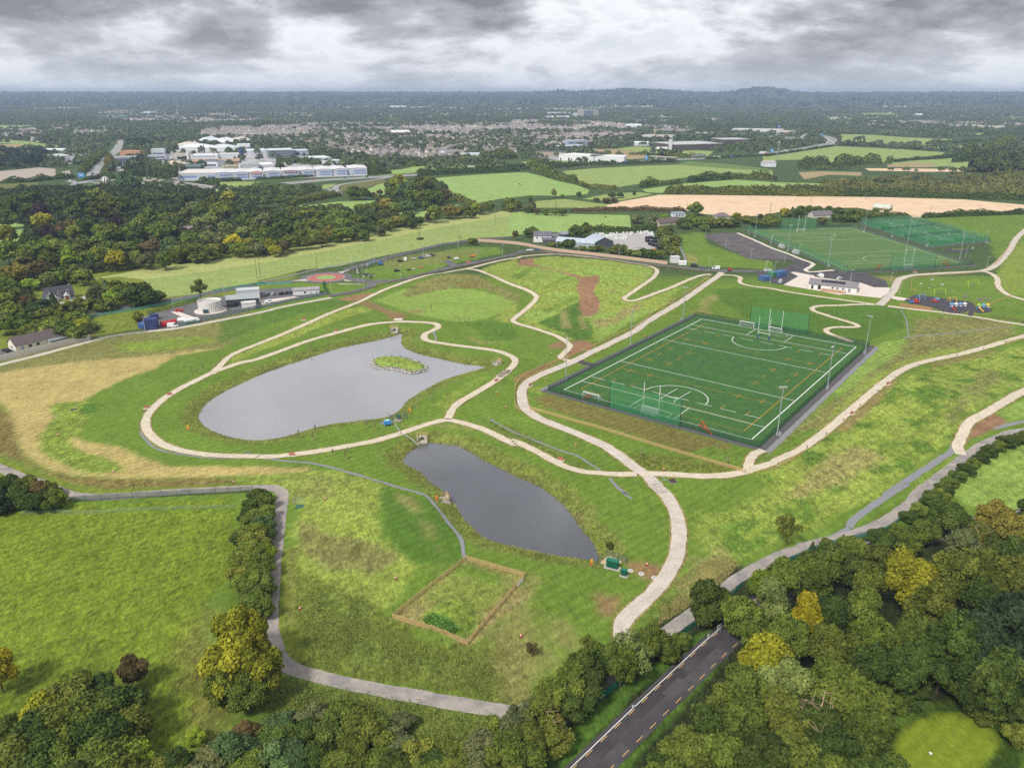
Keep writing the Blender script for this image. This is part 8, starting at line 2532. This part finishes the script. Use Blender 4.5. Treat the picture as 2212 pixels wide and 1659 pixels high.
# ------------------------------------------------------------------ pond works
def headwall(s,yaw,label,sc=1.0):
 P=survey(s)[0]
 t=thing('headwall',label,'headwall',P,yaw,'pond outfalls')
 obj('apron',MB().prism([(-1.6*sc,-.3),(1.6*sc,-.3),(1.6*sc,.15),(-1.6*sc,.15)],-1.6*sc,1.5*sc,'y'),CONC,t)
 w_=obj('concrete_wall',MB().box((0,.8*sc,.6*sc),(2.6*sc,.35,1.5*sc)).box((-1.3*sc,-.3,.35*sc),(.3,2.2*sc,1.0*sc)).box((1.3*sc,-.3,.35*sc),(.3,2.2*sc,1.0*sc)),CONC,t)
 obj('pipe',MB().bar((0,.55*sc,.5*sc),(0,.9*sc,.5*sc),.5*sc,14),DARKSTEEL,w_)
 r_=obj('guard_rail',[q for q in[MB()]][0].box((0,.95*sc,1.6*sc),(3.0*sc,.08,.14)).box((0,.95*sc,2.0*sc),(3.0*sc,.08,.14)).box((0,.95*sc,2.4*sc),(3.0*sc,.08,.14)),TIMBER,t)
 for x in(-1.4,-.5,.5,1.4):
  obj('guard_post',MB().box((x*sc,1.05*sc,1.5*sc),(.14,.14,2.1*sc)),TIMBER,r_)
 for x in(-1.5,1.5):
  obj('side_rail',MB().box((x*sc,-.1,1.5*sc),(.08,2.0*sc,.14)).box((x*sc,-.1,2.0*sc),(.08,2.0*sc,.14)),TIMBER,t)
 return t
headwall('c2 1410,640',.15,'timber railed outfall at the head of the lower pond',1.2)
headwall('c2 1600,1150',-1.2,'timber railed outfall on the left bank of the lower pond',1.0)
headwall('b2 1175,1262',.1,'timber railed outfall at the top of the upper pond',1.3)
headwall('b2 2050,1538',-.9,'concrete outfall at the right tip of the upper pond',1.1)
def life_sign(s,label,h=2.2,c=(236,176,40)):
 P=survey(s)[0]
 t=thing('safety_sign',label,'sign',P,.1,'yellow water safety signs')
 obj('post',MB().bar((0,0,-.2),(0,0,h),.05),STEEL,t)
 obj('board',MB().box((0,-.06,h-.2),(.75,.05,.95)),cmat('wall',c),t)
 obj('lifebuoy',MB().lathe([(.22,-.05),(.36,-.05),(.36,.05),(.22,.05)],(0,0,0),14).mesh('lifebuoy'),cmat('wall',(230,96,60)),t,(0,-.1,1.1)).rotation_euler=(math.pi/2,0,0)
life_sign('c2 1307,412','yellow safety sign with lifebuoy right of the pump station')
life_sign('c1 1597,560','yellow safety sign with lifebuoy on the left bank of the upper pond')
life_sign('c2 1533,1160','orange yellow sign beside the left bank outfall',2.0,(236,140,50))
life_sign('d3 463,490','yellow safety sign at the foot of the lower pond')
def cabinet(s,yaw,size,label,c=(16,92,72)):
 P=survey(s)[0]
 t=thing('control_cabinet',label,'cabinet',P,yaw,'green control cabinets')
 x,y,z=size
 obj('plinth',MB().box((0,0,.1),(x*1.35,y*1.5,.3)),CONC,t)
 b=obj('body',MB().box((0,0,.5+z/2),(x,y,z)),cmat('sheet',c),t)
 obj('roof',MB().box((0,0,.53+z),(x*1.08,y*1.12,.08)),cmat('sheet',(34,116,92)),t)
 for k in(-1,1):
  d=obj('door',MB().box((k*x*.24,-y/2-.02,.5+z/2),(x*.44,.05,z*.9)),cmat('sheet',c),b)
  for q in range(2):
   obj('leg',MB().bar((k*x*.42,(q*2-1)*y*.4,.2),(k*x*.42,(q*2-1)*y*.4,.55),.05),STEEL,t)
sheet('concrete_pad','d3 510,462 565,420 645,458 590,505',mat('pad_sand',alb(206,184,154),.9,.08),.09,2)
cabinet('d3 586,495',-.45,(3.0,1.3,1.9),'large green control cabinet at the foot of the lower pond')
cabinet('d3 654,542',-.45,(1.5,.9,1.4),'small green control cabinet beside the large one')
fence('mesh_fence','green fence panels around the large green cabinet','d3 505,470 555,425 620,450 668,478',2.4,2.0,MESHG,GREENSTEEL,group='green mesh fences')
sheet('concrete_pad','c2 1160,475 1190,445 1250,455 1225,478',mat('pad_sand',(.5,.45,.4)),.09,2)
sheet('gravel_pad','c2 1040,490 1100,475 1180,480 1150,500 1060,500',GREYSTONE,.06,2)
cabinet('c2 1212,460',-.2,(1.3,1.0,1.5),'green cabinet of the pump station beside the upper pond')
fence('mesh_fence','green fence panels of the pump station beside the upper pond','c2 1130,450 1160,476 1230,480 1286,458 1240,425',2.4,2.2,MESHG,GREENSTEEL,group='green mesh fences')
P=survey('c2 1117,505')[0]
t=thing('pump','blue mobile pump beside the upper pond','pump',P,.35)
obj('housing',MB().prism([(-1.2,.3),(1.2,.3),(1.2,1.7),(.9,1.9),(-1.0,1.9),(-1.2,1.7)],-.8,.8,'y'),cmat('sheet',(64,150,214)),t);obj('top_panel',MB().box((0,0,1.93),(1.4,1.0,.06)),cmat('sheet',(206,220,230)),t)
obj('drawbar',MB().bar((1.2,0,.4),(2.3,0,.4),.06),STEEL,t)
for x in(-.5,.5):
 for y in(-.85,.85):
  obj('wheel',VP['car'][3],None,t,(x,y,.3))
P=line_pts('c2 1180,500 1215,550 1260,590 1340,645 1385,690',1.0,5)
tag(obj('hose',MB().tube([(p[0],p[1],float(hgt(*p))+.22)for p in P],.16,6),STEEL),'grey hose crossing the path from pump to lower pond','hose')
# stones round the island
st_m=mat('pale_stone',alb(206,200,192),.9,.25,1.5)
stp=[]
for k in range(4):
 v,f=ball((0,0,0),(1,.8,.6),6,4)
 v=v*(1+.22*np.random.default_rng(k).normal(size=(len(v),1)))
 m_=mesh_np('stone',v,f);m_.materials.append(st_m);stp.append(m_)
isl=thing('pond_island','grassy island ringed with pale stones in the upper pond','island',(*ISLE.mean(0),WATER_A))
IP=resample(np.vstack([ISLE,ISLE[:1]]),.75)
for k,p in enumerate(IP):
 c=ISLE.mean(0)
 for q in range(2):
  f_=1-.0-.06*q+rng.normal(0,.012)
  o=obj('stone',stp[int(rng.integers(0,4))],None,isl,(*((p-c)*f_),.34+.5*q+rng.normal(0,.08)))
  sc=rng.uniform(.45,.8);o.scale=(sc,sc,sc);o.rotation_euler=(0,0,rng.uniform(0,6.28))
  if q==1 and k%2:
   bpy.data.objects.remove(o)
   # ------------------------------------------------------------------ small park furniture
cone_m=MB().bar((0,0,.05),(0,0,.78),.19,10,.05).mesh('cone_body');cone_m.materials.append(mat('cone_orange',alb(240,84,48),.6))
band_m=MB().bar((0,0,.3),(0,0,.55),.148,10,.1).mesh('white_band');band_m.materials.append(WHITE)
base_m=MB().box((0,0,.03),(.5,.5,.08)).mesh('base');base_m.materials.append(DARKSTEEL)
def cones(frame,pts,label,group):
 for it in pts.split():
  P=survey('%s %s'%(frame,it))[0]
  t=thing('traffic_cone',label,'cone',P,rng.uniform(0,3),group)
  for nm,m_ in(('cone_body',cone_m),('white_band',band_m),('base',base_m)):
   o=obj(nm,m_,None,t);o.scale=(1.35,1.35,1.35)
cones('c1','140,275 1087,48','red and white cone on the hay coloured grass','cones on the hay strips')
cones('c1','645,368 493,597 963,907','red and white cone on the bright green island','cones on the bright green island')
cones('c1','1982,995','red and white cone beside the brown verge','cones')
cones('c2','590,1137','red and white cone on the yellowish rough grass','cones')
cones('d2','1055,232','orange cone left of the paddock','cones')
cones('d2','335,460','red and white cone beside the near lane','cones')
cones('d3','55,895','red and white cone right of the paddock','cones')
cones('d3','788,478','red and white cone right of the large green cabinet','cones')
cones('c3','545,1228','orange cone between the two paths','cones')
cones('c3','1290,1440','red and white cone beside the path crossing','cones')
cones('c3','290,675 1127,310 1405,146 1523,110','red cone on the grass between path and near pitch','cones beside the near pitch')
cones('c3','640,245 354,246 340,457 682,93 120,112 15,226 48,166','orange cone on the mounds behind the ponds','cones on the mounds')
cones('b2','710,1045 147,1176 1377,1080 1527,1342','red and white cone on the grass above the upper pond','cones above the upper pond')
cones('c2','2120,357 2048,237','red and white cone between the paths above the junction','cones above the junction')
cones('c2','1226,580','orange cone where the hose crosses the path','cones')
cones('b3','1672,980 1108,785 850,917','red cone on the lime green slope','cones on the slope')
def bench(s,yaw,label):
 P=survey(s)[0]
 t=thing('bench',label,'bench',P,yaw,'benches along the paths')
 obj('pad',MB().box((0,0,.05),(2.6,1.4,.16)),PAVE,t)
 obj('seat',MB().box((0,0,.5),(1.9,.5,.1)),mat('bench_timber',alb(190,120,90),.8,.15,2),t)
 obj('backrest',MB().box((0,.26,.85),(1.9,.07,.5)),mat('bench_timber',(.4,.2,.1)),t)
 for x in(-.75,.75):
  obj('leg',MB().box((x,0,.28),(.1,.48,.44)),DARKSTEEL,t)
for s_,yw_,lb in(('b2 680,1262',.35,'bench on the upper side of the upper pond path'),('b2 405,1166',.35,'bench beside the higher of the two upper paths'),('c2 305,765',.05,'bench below the upper pond path'),('c3 413,1358',-.5,'bench on the path between the ponds and the pitch'),('c3 653,425',.5,'bench by the timber fence left of the near pitch'),
('c3 1355,22',.6,'bench higher up by the timber fence left of the near pitch'),('c4 1060,716',.6,'upper bench on the right path'),('c4 755,966',.6,'lower bench on the right path'),('c1 1438,254',.4,'bench on the outer side of the pond path'),('c1 1247,365',.5,'bare bench pad on the outer side of the pond path'),('c3 158,728',1.0,'bench at the bend of the pale path'),('c2 2040,136',.5,'bench above the path junction'),('b4 1290,762',.1,'bench beside the rising drive')):
 bench(s_,yw_,lb)
bol=MB().box((0,0,.5),(.2,.2,1.1)).mesh('post');bol.materials.append(mat('bollard_brown',alb(86,56,46),.8))
bob=MB().box((0,0,.04),(.7,.7,.12)).mesh('footing');bob.materials.append(PAVE)
for it in '1868,416 1640,476 1313,557 1122,666 972,783 823,899 681,1028 537,1141 372,1256 126,1398 2056,362'.split():
 P=survey('c4 '+it)[0]
 t=thing('bollard','brown bollard light along the right path','bollard',P,.4,'bollards of the right path');obj('post',bol,None,t);obj('footing',bob,None,t)
for it in '633,1043 868,1035 1210,1070 1527,1112 1858,1160 560,1112 707,1158 675,1215 680,1303'.split():
 P=survey('b4 '+it)[0]
 t=thing('bollard','dark bollard light along the path behind the near pitch','bollard',P,.4,'bollards behind the near pitch');obj('post',bol,None,t);obj('footing',bob,None,t)
 # young trees with stakes
for fr_,its in(('c2','507,582 365,622 483,637 938,532 1010,552 652,765 782,748 757,800 1494,325 1628,282'),('b2','468,1432 1590,1412 1727,1195 1803,1185 1775,1210 1487,1092'),('c1','1680,80 1620,60 1725,50'),('c4','1490,350 1575,900 605,870 1720,190 1585,165'),('b4','2085,920'),('c3','1740,1270 1205,1395 1825,1400 1095,1335')):
 for it in its.split():
  P=survey('%s %s'%(fr_,it))[0]
  h_=rng.uniform(2.6,4.2)
  t=thing('sapling','thin young tree with stakes planted on the park grass','sapling',P,rng.uniform(0,6),'young trees with stakes')
  obj('trunk',MB().bar((0,0,-.1),(0,0,h_),.05,6,.02),TIMBER_DK,t)
  c=obj('crown',MID['loose'][0],None,t);c.scale=(.9,.9,h_*1.02);c.color=(*alb(170,176,130),1)
  for x in(-.4,.4):
   obj('stake',MB().bar((x,0,-.1),(x,0,.8),.06,5),TIMBER,t)
  obj('cross_bar',MB().box((0,0,.6),(.9,.05,.1)),TIMBER,t)
  # manhole rings, frames, board on the grass
for i,(s_,lb)in enumerate((('d3 690,512','left pale manhole beside the small cabinet'),('d3 755,530','middle pale manhole beside the small cabinet'),('d3 830,553','right pale manhole beside the main path'))):
 P=survey(s_)[0]
 t=thing('manhole',lb,'manhole',P,0,'pale manholes');obj('ring',MB().lathe([(.75,0),(.75,.16),(.5,.18)],n=18),PAVE,t);obj('cover',MB().lathe([(.48,.14),(.48,.2)],n=16),STEEL,t)
P=survey('b2 1208,1160')[0]
t=thing('paved_pad','pale square slab beside the upper pond path','slab',P,.1)
for k in range(9):
 obj('slab',MB().box(((k%3-1)*1.45,(k//3-1)*1.25,.1),(1.38,1.18,.16)),PAVE,t)
for s_,lb,w_ in(('c2 355,1145','white square frame lying beside the near lane',2.0),('c1 2095,740','wire frame lying beside the pond path',1.6),('c3 1245,1515','wire frame at the path crossing',2.6),('c3 1365,1535','steel cage with dark contents at the path crossing',2.0)):
 P=survey(s_)[0]
 t=thing('frame',lb,'frame',P,.4)
 for k in range(4):
  a=k*math.pi/2
  obj('bar',MB().box((w_*.6*math.cos(a),w_*.6*math.sin(a),.14),(.12,w_*1.2,.1),a),STEEL,t)
 if 'cage' in lb:
  obj('fill',MB().box((0,0,.25),(w_,w_,.3)),mat('dark_fill',alb(80,64,60),.9,.3,4),t)
P=survey('c2 370,1195')[0]
t=thing('cover_sheet','dark green square cover lying beside the near lane','cover',P,.1);obj('sheet',MB().box((0,0,.08),(2.3,2.0,.1)),cmat('wall',(60,108,84)),t);obj('edge',MB().box((0,-1.0,.14),(2.3,.08,.06)),cmat('wall',(80,128,104)),t)
P=survey('c1 625,378')[0]
t=thing('culvert_lid','dark steel lid on the bright green island','lid',P,.6);obj('plate',MB().box((0,0,.2),(2.0,1.0,.12)),DARKSTEEL,t);obj('frame',MB().box((0,0,.1),(2.2,1.2,.1)),CONC,t)
P=survey('d4 972,1585')[0]
t=thing('golf_marker','small white marker on the golf green','marker',P,0);obj('post',MB().bar((0,0,0),(0,0,.5),.05),WHITE,t);obj('cap',MB().box((0,0,.55),(.45,.45,.2)),WHITE,t)
# ------------------------------------------------------------------ play area
PG='play equipment'
def pth(name,label,s,yaw=0.0,cat='play equipment'):
 return thing(name,label,cat,survey(s)[0],yaw,PG)
LIME=cmat('wall',(176,206,60));PBLUE=cmat('wall',(110,170,214));PRED=cmat('wall',(206,60,56));PYEL=cmat('wall',(236,186,60));PWHT=WHITE
def swing(label,s,yaw,w_,h,m):
 t=pth('swing',label,s,yaw,'swing')
 for x in(-w_/2,w_/2):
  for y in(-1.4,1.4):
   obj('leg',MB().bar((x,y,0),(x*.92,0,h),.14,6),m,t)
 obj('beam',MB().bar((-w_/2*.92,0,h),(w_/2*.92,0,h),.13,6),m,t)
 for x in(-w_*.2,w_*.2):
  st=obj('seat',MB().box((x,0,.5),(.7,.3,.12)),DARKSTEEL,t)
  obj('chain',MB().bar((x-.3,0,.5),(x-.3,0,h),.03,4).bar((x+.3,0,.5),(x+.3,0,h),.03,4),STEEL,st)
swing('lime green swing frame on the play lawn, nearer','b4 1490,945',.15,7.5,3.4,LIME)
swing('lime green basket swing frame on the play lawn, higher','b4 1772,885',.2,8,4.2,LIME)
swing('pale blue swing frame on the black play surface','b4 1335,995',.5,5,3.6,PBLUE)
swing('timber swing frame behind the play towers','b4 1600,1010',.3,5,2.8,PYEL)
def play_tower(label,s,yaw,cols,slide):
 t=pth('play_tower',label,s,yaw,'play tower')
 for i,cc in enumerate(cols):
  x0=i*2.6
  for a in(-.6,.6):
   for b_ in(-.6,.6):
    obj('post',MB().bar((x0+a,b_,0),(x0+a,b_,2.9),.09,6),STEEL if i%2 else PBLUE,t)
  obj('deck',MB().box((x0,0,1.4),(1.5,1.5,.12)),DARKSTEEL,t)
  obj('roof',MB().add([(x0-.9,-.9,2.8),(x0+.9,-.9,2.8),(x0+.9,.9,2.8),(x0-.9,.9,2.8),(x0,0,3.9)],[(0,1,4),(1,2,4),(2,3,4),(3,0,4),(3,2,1,0)]),cc,t)
  obj('panel',MB().box((x0,-.66,1.9),(1.3,.06,.8)),cc if i%2 else PWHT,t)
  if i:
   obj('bridge',MB().box((x0-1.3,0,1.4),(1.4,.8,.1)),DARKSTEEL,t)
 obj('slide',MB().add([(-.4,-.7,1.4),(.4,-.7,1.4),(.4,-4.2,.25),(-.4,-4.2,.25),(-.4,-.7,1.7),(.4,-.7,1.7),(.4,-4.2,.5),(-.4,-4.2,.5)],[(0,1,2,3),(0,4,7,3),(1,5,6,2)]),slide,t)
play_tower('blue and white play towers with red slide','b4 1590,1072',.1,[PBLUE,PWHT,PBLUE,PWHT],PRED)
play_tower('small yellow and green play tower on the round black patch','b4 1822,1080',.1,[LIME,PBLUE,PYEL],PYEL)
for s_,m_,lb in(('b4 1455,1008',PRED,'red roundabout disc on the black play surface'),('b4 1475,990',PBLUE,'blue and red spinner behind the red disc')):
 t=pth('spinner',lb,s_,0,'spinner')
 obj('disc',MB().lathe([(1.5,.3),(1.7,.45),(1.5,.6)],n=20),m_,t);obj('pole',MB().bar((0,0,0),(0,0,1.8),.08),PRED,t)
t=pth('climbing_frame','red climbing frame with blue tunnel on the pale corner','b4 1300,1025',.2,'climbing frame')
obj('frame',MB().tube([(-1.6,0,0),(-1.3,0,2.2),(1.3,0,2.2),(1.6,0,0)],.12).tube([(-1.6,1.4,0),(-1.3,1.4,2.2),(1.3,1.4,2.2),(1.6,1.4,0)],.12).box((0,.7,2.1),(2.4,1.4,.15)).box((0,0,1.2),(2.2,.1,1.3)),PRED,t);obj('tunnel',MB().bar((-4,.5,.7),(-1.4,.7,.9),.55,12),cmat('wall',(70,120,190)),t)
for s_,lb,n_ in(('b4 1730,975','heap of grey branches for climbing, left',9),('b4 1868,1000','heap of grey branches for climbing, right',16)):
 t=pth('log_climber',lb,s_,0,'log climber')
 r_=random.Random(n_)
 for k in range(n_):
  x,y=r_.uniform(-3,3),r_.uniform(-1.5,1.5)
  obj('branch',MB().bar((x,y,0),(x+r_.uniform(-2.5,2.5),y+r_.uniform(-1,1),r_.uniform(1,3.4)),.16,6,.08),mat('silver_wood',alb(150,140,130),.9,.15,2),t)
for i,(s_,sc)in enumerate((('b4 1432,822',1.3),('b4 1340,857',1.0),('b4 1520,864',1.3),('b4 1410,892',.6))):
 P=survey(s_)[0]
 o=obj('boulder',stp[i],None,None,P);o.scale=(sc,sc,sc)
 tag(o,'pale boulder on the play lawn, %s'%('at the back','at the left','at the right','smallest in front')[i],'boulder','boulders on the play lawn')
t=pth('play_bench','small climbing net frame on the far play patch','b4 1650,580',.1,'climbing frame');obj('beam',MB().box((0,0,1.4),(9,.15,.15)),LIME,t)
for x in(-4,-1.5,1.5,4):
 obj('post',MB().bar((x,0,0),(x,0,1.5),.1),LIME,t)
 # park gate walls and signs at the entrance
for s_,yw_,L_,lb in(('b2 700,862',-.1,15,'dark curved entrance railing left of the park gate'),('b2 905,800',.3,9,'dark entrance railing right of the park gate')):
 P=survey(s_)[0]
 t=thing('entrance_railing',lb,'railing',P,yw_)
 obj('base_wall',MB().box((L_/2,0,.3),(L_,.3,.7)),CONC,t)
 for k in range(int(L_/.5)):
  obj('bar',MB().box((k*.5+.2,0,1.2),(.08,.05,1.3)),DARKSTEEL,t)
 obj('top_rail',MB().box((L_/2,0,1.85),(L_,.06,.08)),DARKSTEEL,t)
for s_,lb in(('b2 935,798','dark gate pillar on the grass side of the park gate'),('b2 972,815','dark gate pillar by the road side of the park gate'),('b2 862,768','pale gate pillar near the green fence')):
 P=survey(s_)[0]
 t=thing('gate_pillar',lb,'pillar',P);obj('shaft',MB().box((0,0,1.3),(.9,.9,2.6)),cmat('wall',(90,88,88)if 'dark' in lb else(206,200,190)),t);obj('cap',MB().box((0,0,2.68),(1.1,1.1,.16)),CONC,t)
for i,(s_,c,lb)in enumerate((('b2 1295,745',(50,52,56),'dark pallet stack on the near part of the grass'),('b2 1335,735',(206,190,160),'stack of planks on the near part of the grass'),('b2 1400,722',(206,130,120),'stack of red and white barriers on the grass'),('b2 1800,678',(230,120,100),'red and white barrier pile by the island kerb'))):
 P=survey(s_)[0]
 t=thing('material_stack',lb,'stack',P,.3)
 for k in range(4):
  obj('board',MB().box((k*.12,(k%2)*.2,.12+.2*k),(3.2-.3*k,1.2,.16)),cmat('wall',c),t)
  # farm yard: white bulk bags and black pallets
bagm=mat('white_bag',alb(228,228,226),.8,.08,1.5)
bagp=MB().prism([(-.55,0),(.55,0),(.62,.5),(.55,1.1),(.3,1.25),(-.3,1.25),(-.55,1.1),(-.62,.5)],-.55,.55,'y').mesh('sack');bagp.materials.append(bagm)
strap=MB().tube([(-.4,-.4,1.2),(-.2,-.2,1.5),(.2,-.2,1.5),(.4,-.4,1.2)],.05,4).mesh('strap');strap.materials.append(bagm)
for row,(a_,b_,n_)in enumerate((('b3 700,452','b3 880,455',13),('b3 890,448','b3 1020,445',10),('b3 800,465','b3 860,470',5),('b3 875,480','b3 970,482',8),('b3 1070,440','b3 1150,436',7),('b3 1165,440','b3 1200,445',4))):
 A0,B0=survey(a_)[0],survey(b_)[0]
 for k in range(n_):
  P=A0+(B0-A0)*k/max(1,n_-1)
  for z in range(1+int(rng.random()<.55)):
   t=thing('bulk_bag','white bulk bag stacked in the farm yard','bulk bag',(P[0]+rng.normal(0,.15),P[1]+rng.normal(0,.3),.1+1.3*z),rng.uniform(-.2,.2),'white bulk bags in the yard')
   o=obj('sack',bagp,None,t);o.scale=(1.25,1.25,1.1);obj('strap',strap,None,t)
for i,it in enumerate('1150,480 1180,478 1210,485 1150,505 1185,510 1215,512 1200,540 1230,545 1245,560 1175,530'.split()):
 P=survey('b3 '+it)[0]
 t=thing('pallet_stack','black wrapped pallet stack along the right of the farm yard','pallets',P,.4,'black pallet stacks in the yard')
 for k in range(3):
  obj('pallet',MB().box((rng.normal(0,.1),0,.4+.75*k),(3.0,2.2,.66)),cmat('sheet',(46,48,54)),t)
 obj('cover',MB().box((0,0,2.25),(2.6,2.0,.12)),cmat('sheet',(96,98,104)),t)
P=survey('b3 1085,580')[0]
t=thing('yard_canopy','grey canopy frame at the near edge of the yard','canopy',P,.1);obj('roof',MB().box((0,0,2.6),(6,3,.2)),cmat('sheet',(140,146,152)),t)
for x in(-2.8,2.8):
 obj('post',MB().box((x,0,1.3),(.2,.2,2.6)),STEEL,t)
P=survey('b3 1205,575')[0]
t=thing('forklift','orange forklift at the near edge of the yard','forklift',P,.1);obj('body',MB().box((0,0,.9),(2.2,1.3,1.1)),cmat('sheet',(236,140,50)),t);obj('cage',MB().tube([(-.7,-.5,1.4),(-.6,-.5,2.4),(.5,-.5,2.4),(.7,-.5,1.4)],.06),DARKSTEEL,t);obj('mast',MB().box((1.2,0,1.5),(.15,.9,2.8)),DARKSTEEL,t)
# grazing animals
def cow_mesh(c1):
 bm=bmesh.new()
 pts=[((-.75,0,1.0),.3),((-.25,0,1.02),.38),((.35,0,1.0),.36),((.75,0,1.12),.26),((1.1,0,1.05),.17),((1.4,0,.85),.12)]
 mb=MB()
 for(a,r1),(b_,r2)in zip(pts[:-1],pts[1:]):
  mb.bar(a,b_,r1,8,r2)
 for x in(-.65,.55):
  for y in(-.22,.22):
   mb.bar((x,y,.85),(x+.05,y,.45),.12,6,.08);mb.bar((x+.05,y,.45),(x,y,0),.08,6,.06)
 mb.bar((-.95,0,1.15),(-1.05,0,.5),.04,5,.02)
 mb.bar((1.1,-.2,1.2),(1.1,.2,1.2),.05,5)
 bm.free()
 me=mb.mesh('cow');me.materials.append(cmat('wall',c1))
 return me
cw=[cow_mesh(c)for c in((44,42,42),(206,200,190),(120,76,50))]
for i,(s_,k,lb)in enumerate((('b3 40,22',1,'pale cow at the left of the group in the bright meadow'),('b3 65,18',0,'dark cow in the middle of the group in the bright meadow'),('b3 85,30',0,'dark cow at the right of the group in the bright meadow'),('a2 2140,908',1,'pale cow above the meadow corner'),('a2 2180,910',1,'pale cow right of the pale cow above the meadow corner'),
('b3 795,299',2,'brown cow alone in the pasture behind the farm'),('b2 140,235',2,'brown horse like animal in the small meadow, left'),('b2 165,236',2,'brown horse like animal in the small meadow, right'))):
 P=survey(s_)[0]
 o=obj('cow',cw[k],None,None,(P[0],P[1],P[2]+.1),i*1.1);o.scale=(1.15,1.15,1.15)
 tag(o,lb,'cow','grazing cattle')
 # ------------------------------------------------------------------ tall grass, reeds and weeds
def tufts(name,label,P,n,hmin,hmax,w_,color,seed,cond=None,lo=None):
 r=np.random.default_rng(seed)
 a,b_=P.min(0),P.max(0)
 x,y=r.uniform(a[0],b_[0],n),r.uniform(a[1],b_[1],n)
 d=sdf(P,x,y)
 k=cond(d,x,y,r)
 x,y=x[k],y[k]
 m=len(x)
 z=hgt(x,y)
 th=r.uniform(0,6.28,m)
 h=r.uniform(hmin,hmax,m)*(1+.5*vnoise(x,y,7.0,seed,2))
 ww=w_*r.uniform(.6,1.4,m)
 dx,dy=np.cos(th)*ww,np.sin(th)*ww
 lx,ly=r.normal(0,.8,m)*h,r.normal(0,.8,m)*h
 V=np.stack([np.column_stack([x-dx,y-dy,z-.05]),np.column_stack([x+dx,y+dy,z-.05]),np.column_stack([x+dx*.9+lx,y+dy*.9+ly,z+h*.8]),np.column_stack([x-dx*.5+lx,y-dy*.5+ly,z+h])],1).reshape(-1,3)
 T=np.repeat(np.clip(.5+.5*vnoise(x,y,4.0,seed+1,2)+r.normal(0,.12,m),0,1),4)
 me=mesh_np(name,V,np.arange(4*m).reshape(m,4),T)
 me.materials.append(LEAF)
 o=obj(name,me);o.color=(*color,1);o['kind']='stuff';o['label']=label;o['category']='grass'
 return o
def fringe(P,pad):
 a,b_=P.min(0)-pad,P.max(0)+pad
 return a,b_
for P,seed,nm in((POND_A,301,'upper'),(POND_B,302,'lower')):
 c=P.mean(0)
 big=c+(P-c)*1.0
 lo,hi=P.min(0)-8,P.max(0)+8
 BB=np.array([[lo[0],lo[1]],[hi[0],lo[1]],[hi[0],hi[1]],[lo[0],hi[1]]])
 tufts('reeds','tall olive grass fringing the %s pond'%nm,BB,280000 if nm=='upper' else 130000,.1,.38,.09,alb(150,158,78),seed,
 lambda d,x,y,r,P=P:(lambda s:(s>.1)&(s<6.5)&(r.random(len(s))<np.clip(1.15-s/7,0,1))&(vnoise(x,y,9.0,5,2)>-.45))(sdf(P,x,y)))
WR=survey('d2 330,300 560,300 760,480 1000,560 1300,720 1600,790 1990,720 1990,1200 1500,1120 1000,1010 500,920 380,850')[:,:2]
tufts('weeds','rough tall weeds between the lane and the paddock',WR,75000,.1,.32,.09,alb(136,146,70),303,lambda d,x,y,r:(d<0)&(d<-1.5*r.random(len(d))**2*8)&(vnoise(x,y,8.0,6,2)>-.1))
WR=survey('d2 100,930 500,1000 1000,1100 1990,1290 2050,1500 900,1500 0,1500')[:,:2]
tufts('weeds','rough tall weeds below the lane',WR,60000,.1,.35,.1,alb(128,140,66),304,lambda d,x,y,r:(d<-r.random(len(d))*8)&(vnoise(x,y,8.0,8,2)>-.2))
WR=survey('d2 1270,540 1330,500 1450,540 1530,620 1450,650 1330,610')[:,:2]
tufts('weeds','leafy weeds on the front of the paddock mound',WR,5200,.2,.55,.14,alb(118,158,72),305,lambda d,x,y,r:d<0)
WR=survey('d3 1100,420 1260,390 1320,480 1200,610 1000,740 860,820 780,850 900,680')[:,:2]
tufts('weeds','dry tall grass between the main path and the lane',WR,30000,.1,.3,.08,alb(176,164,104),306,lambda d,x,y,r:(d<0)&(vnoise(x,y,6.0,7,2)>-.2))
WR=survey('d4 640,1180 760,1130 900,1250 950,1330 760,1340 660,1300')[:,:2]
tufts('weeds','low undergrowth in the clearing by the golf green',WR,5000,.2,.6,.3,alb(80,100,46),307,lambda d,x,y,r:d<0)
# ------------------------------------------------------------------ labels: tell look-alikes apart by their place
ORD=['first','second','third','fourth','fifth','sixth','seventh','eighth','ninth','tenth','eleventh','twelfth','thirteenth','fourteenth','fifteenth','sixteenth','seventeenth','eighteenth','nineteenth','twentieth']
bpy.context.view_layer.update()
by={}
for o in scene.objects:
 if o.parent is None and o.get('category')and o.get('label')and o.get('kind')is None:
  by.setdefault(o['label'],[]).append(o)
SPLIT=[]
for lb,L in by.items():
 if 14<len(L)<=40 and len(lb.split())<=10:
  L.sort(key=lambda o:o.location.y)
  h_=len(L)//2
  SPLIT.append((lb+', nearer half',L[:h_]));SPLIT.append((lb+', farther half',L[h_:]))
 else:
  SPLIT.append((lb,L))
for lb,L in SPLIT:
 if 1<len(L)<=len(ORD)and len(lb.split())<=12:
  L.sort(key=lambda o:o.location.x/max(1.0,o.location.y*CP+CAM_H*SP))
  for k,o in enumerate(L):
   o['label']=lb+(', the left one' if len(L)==2 and k==0 else ', the right one' if len(L)==2 else ', %s from the left'%ORD[k])
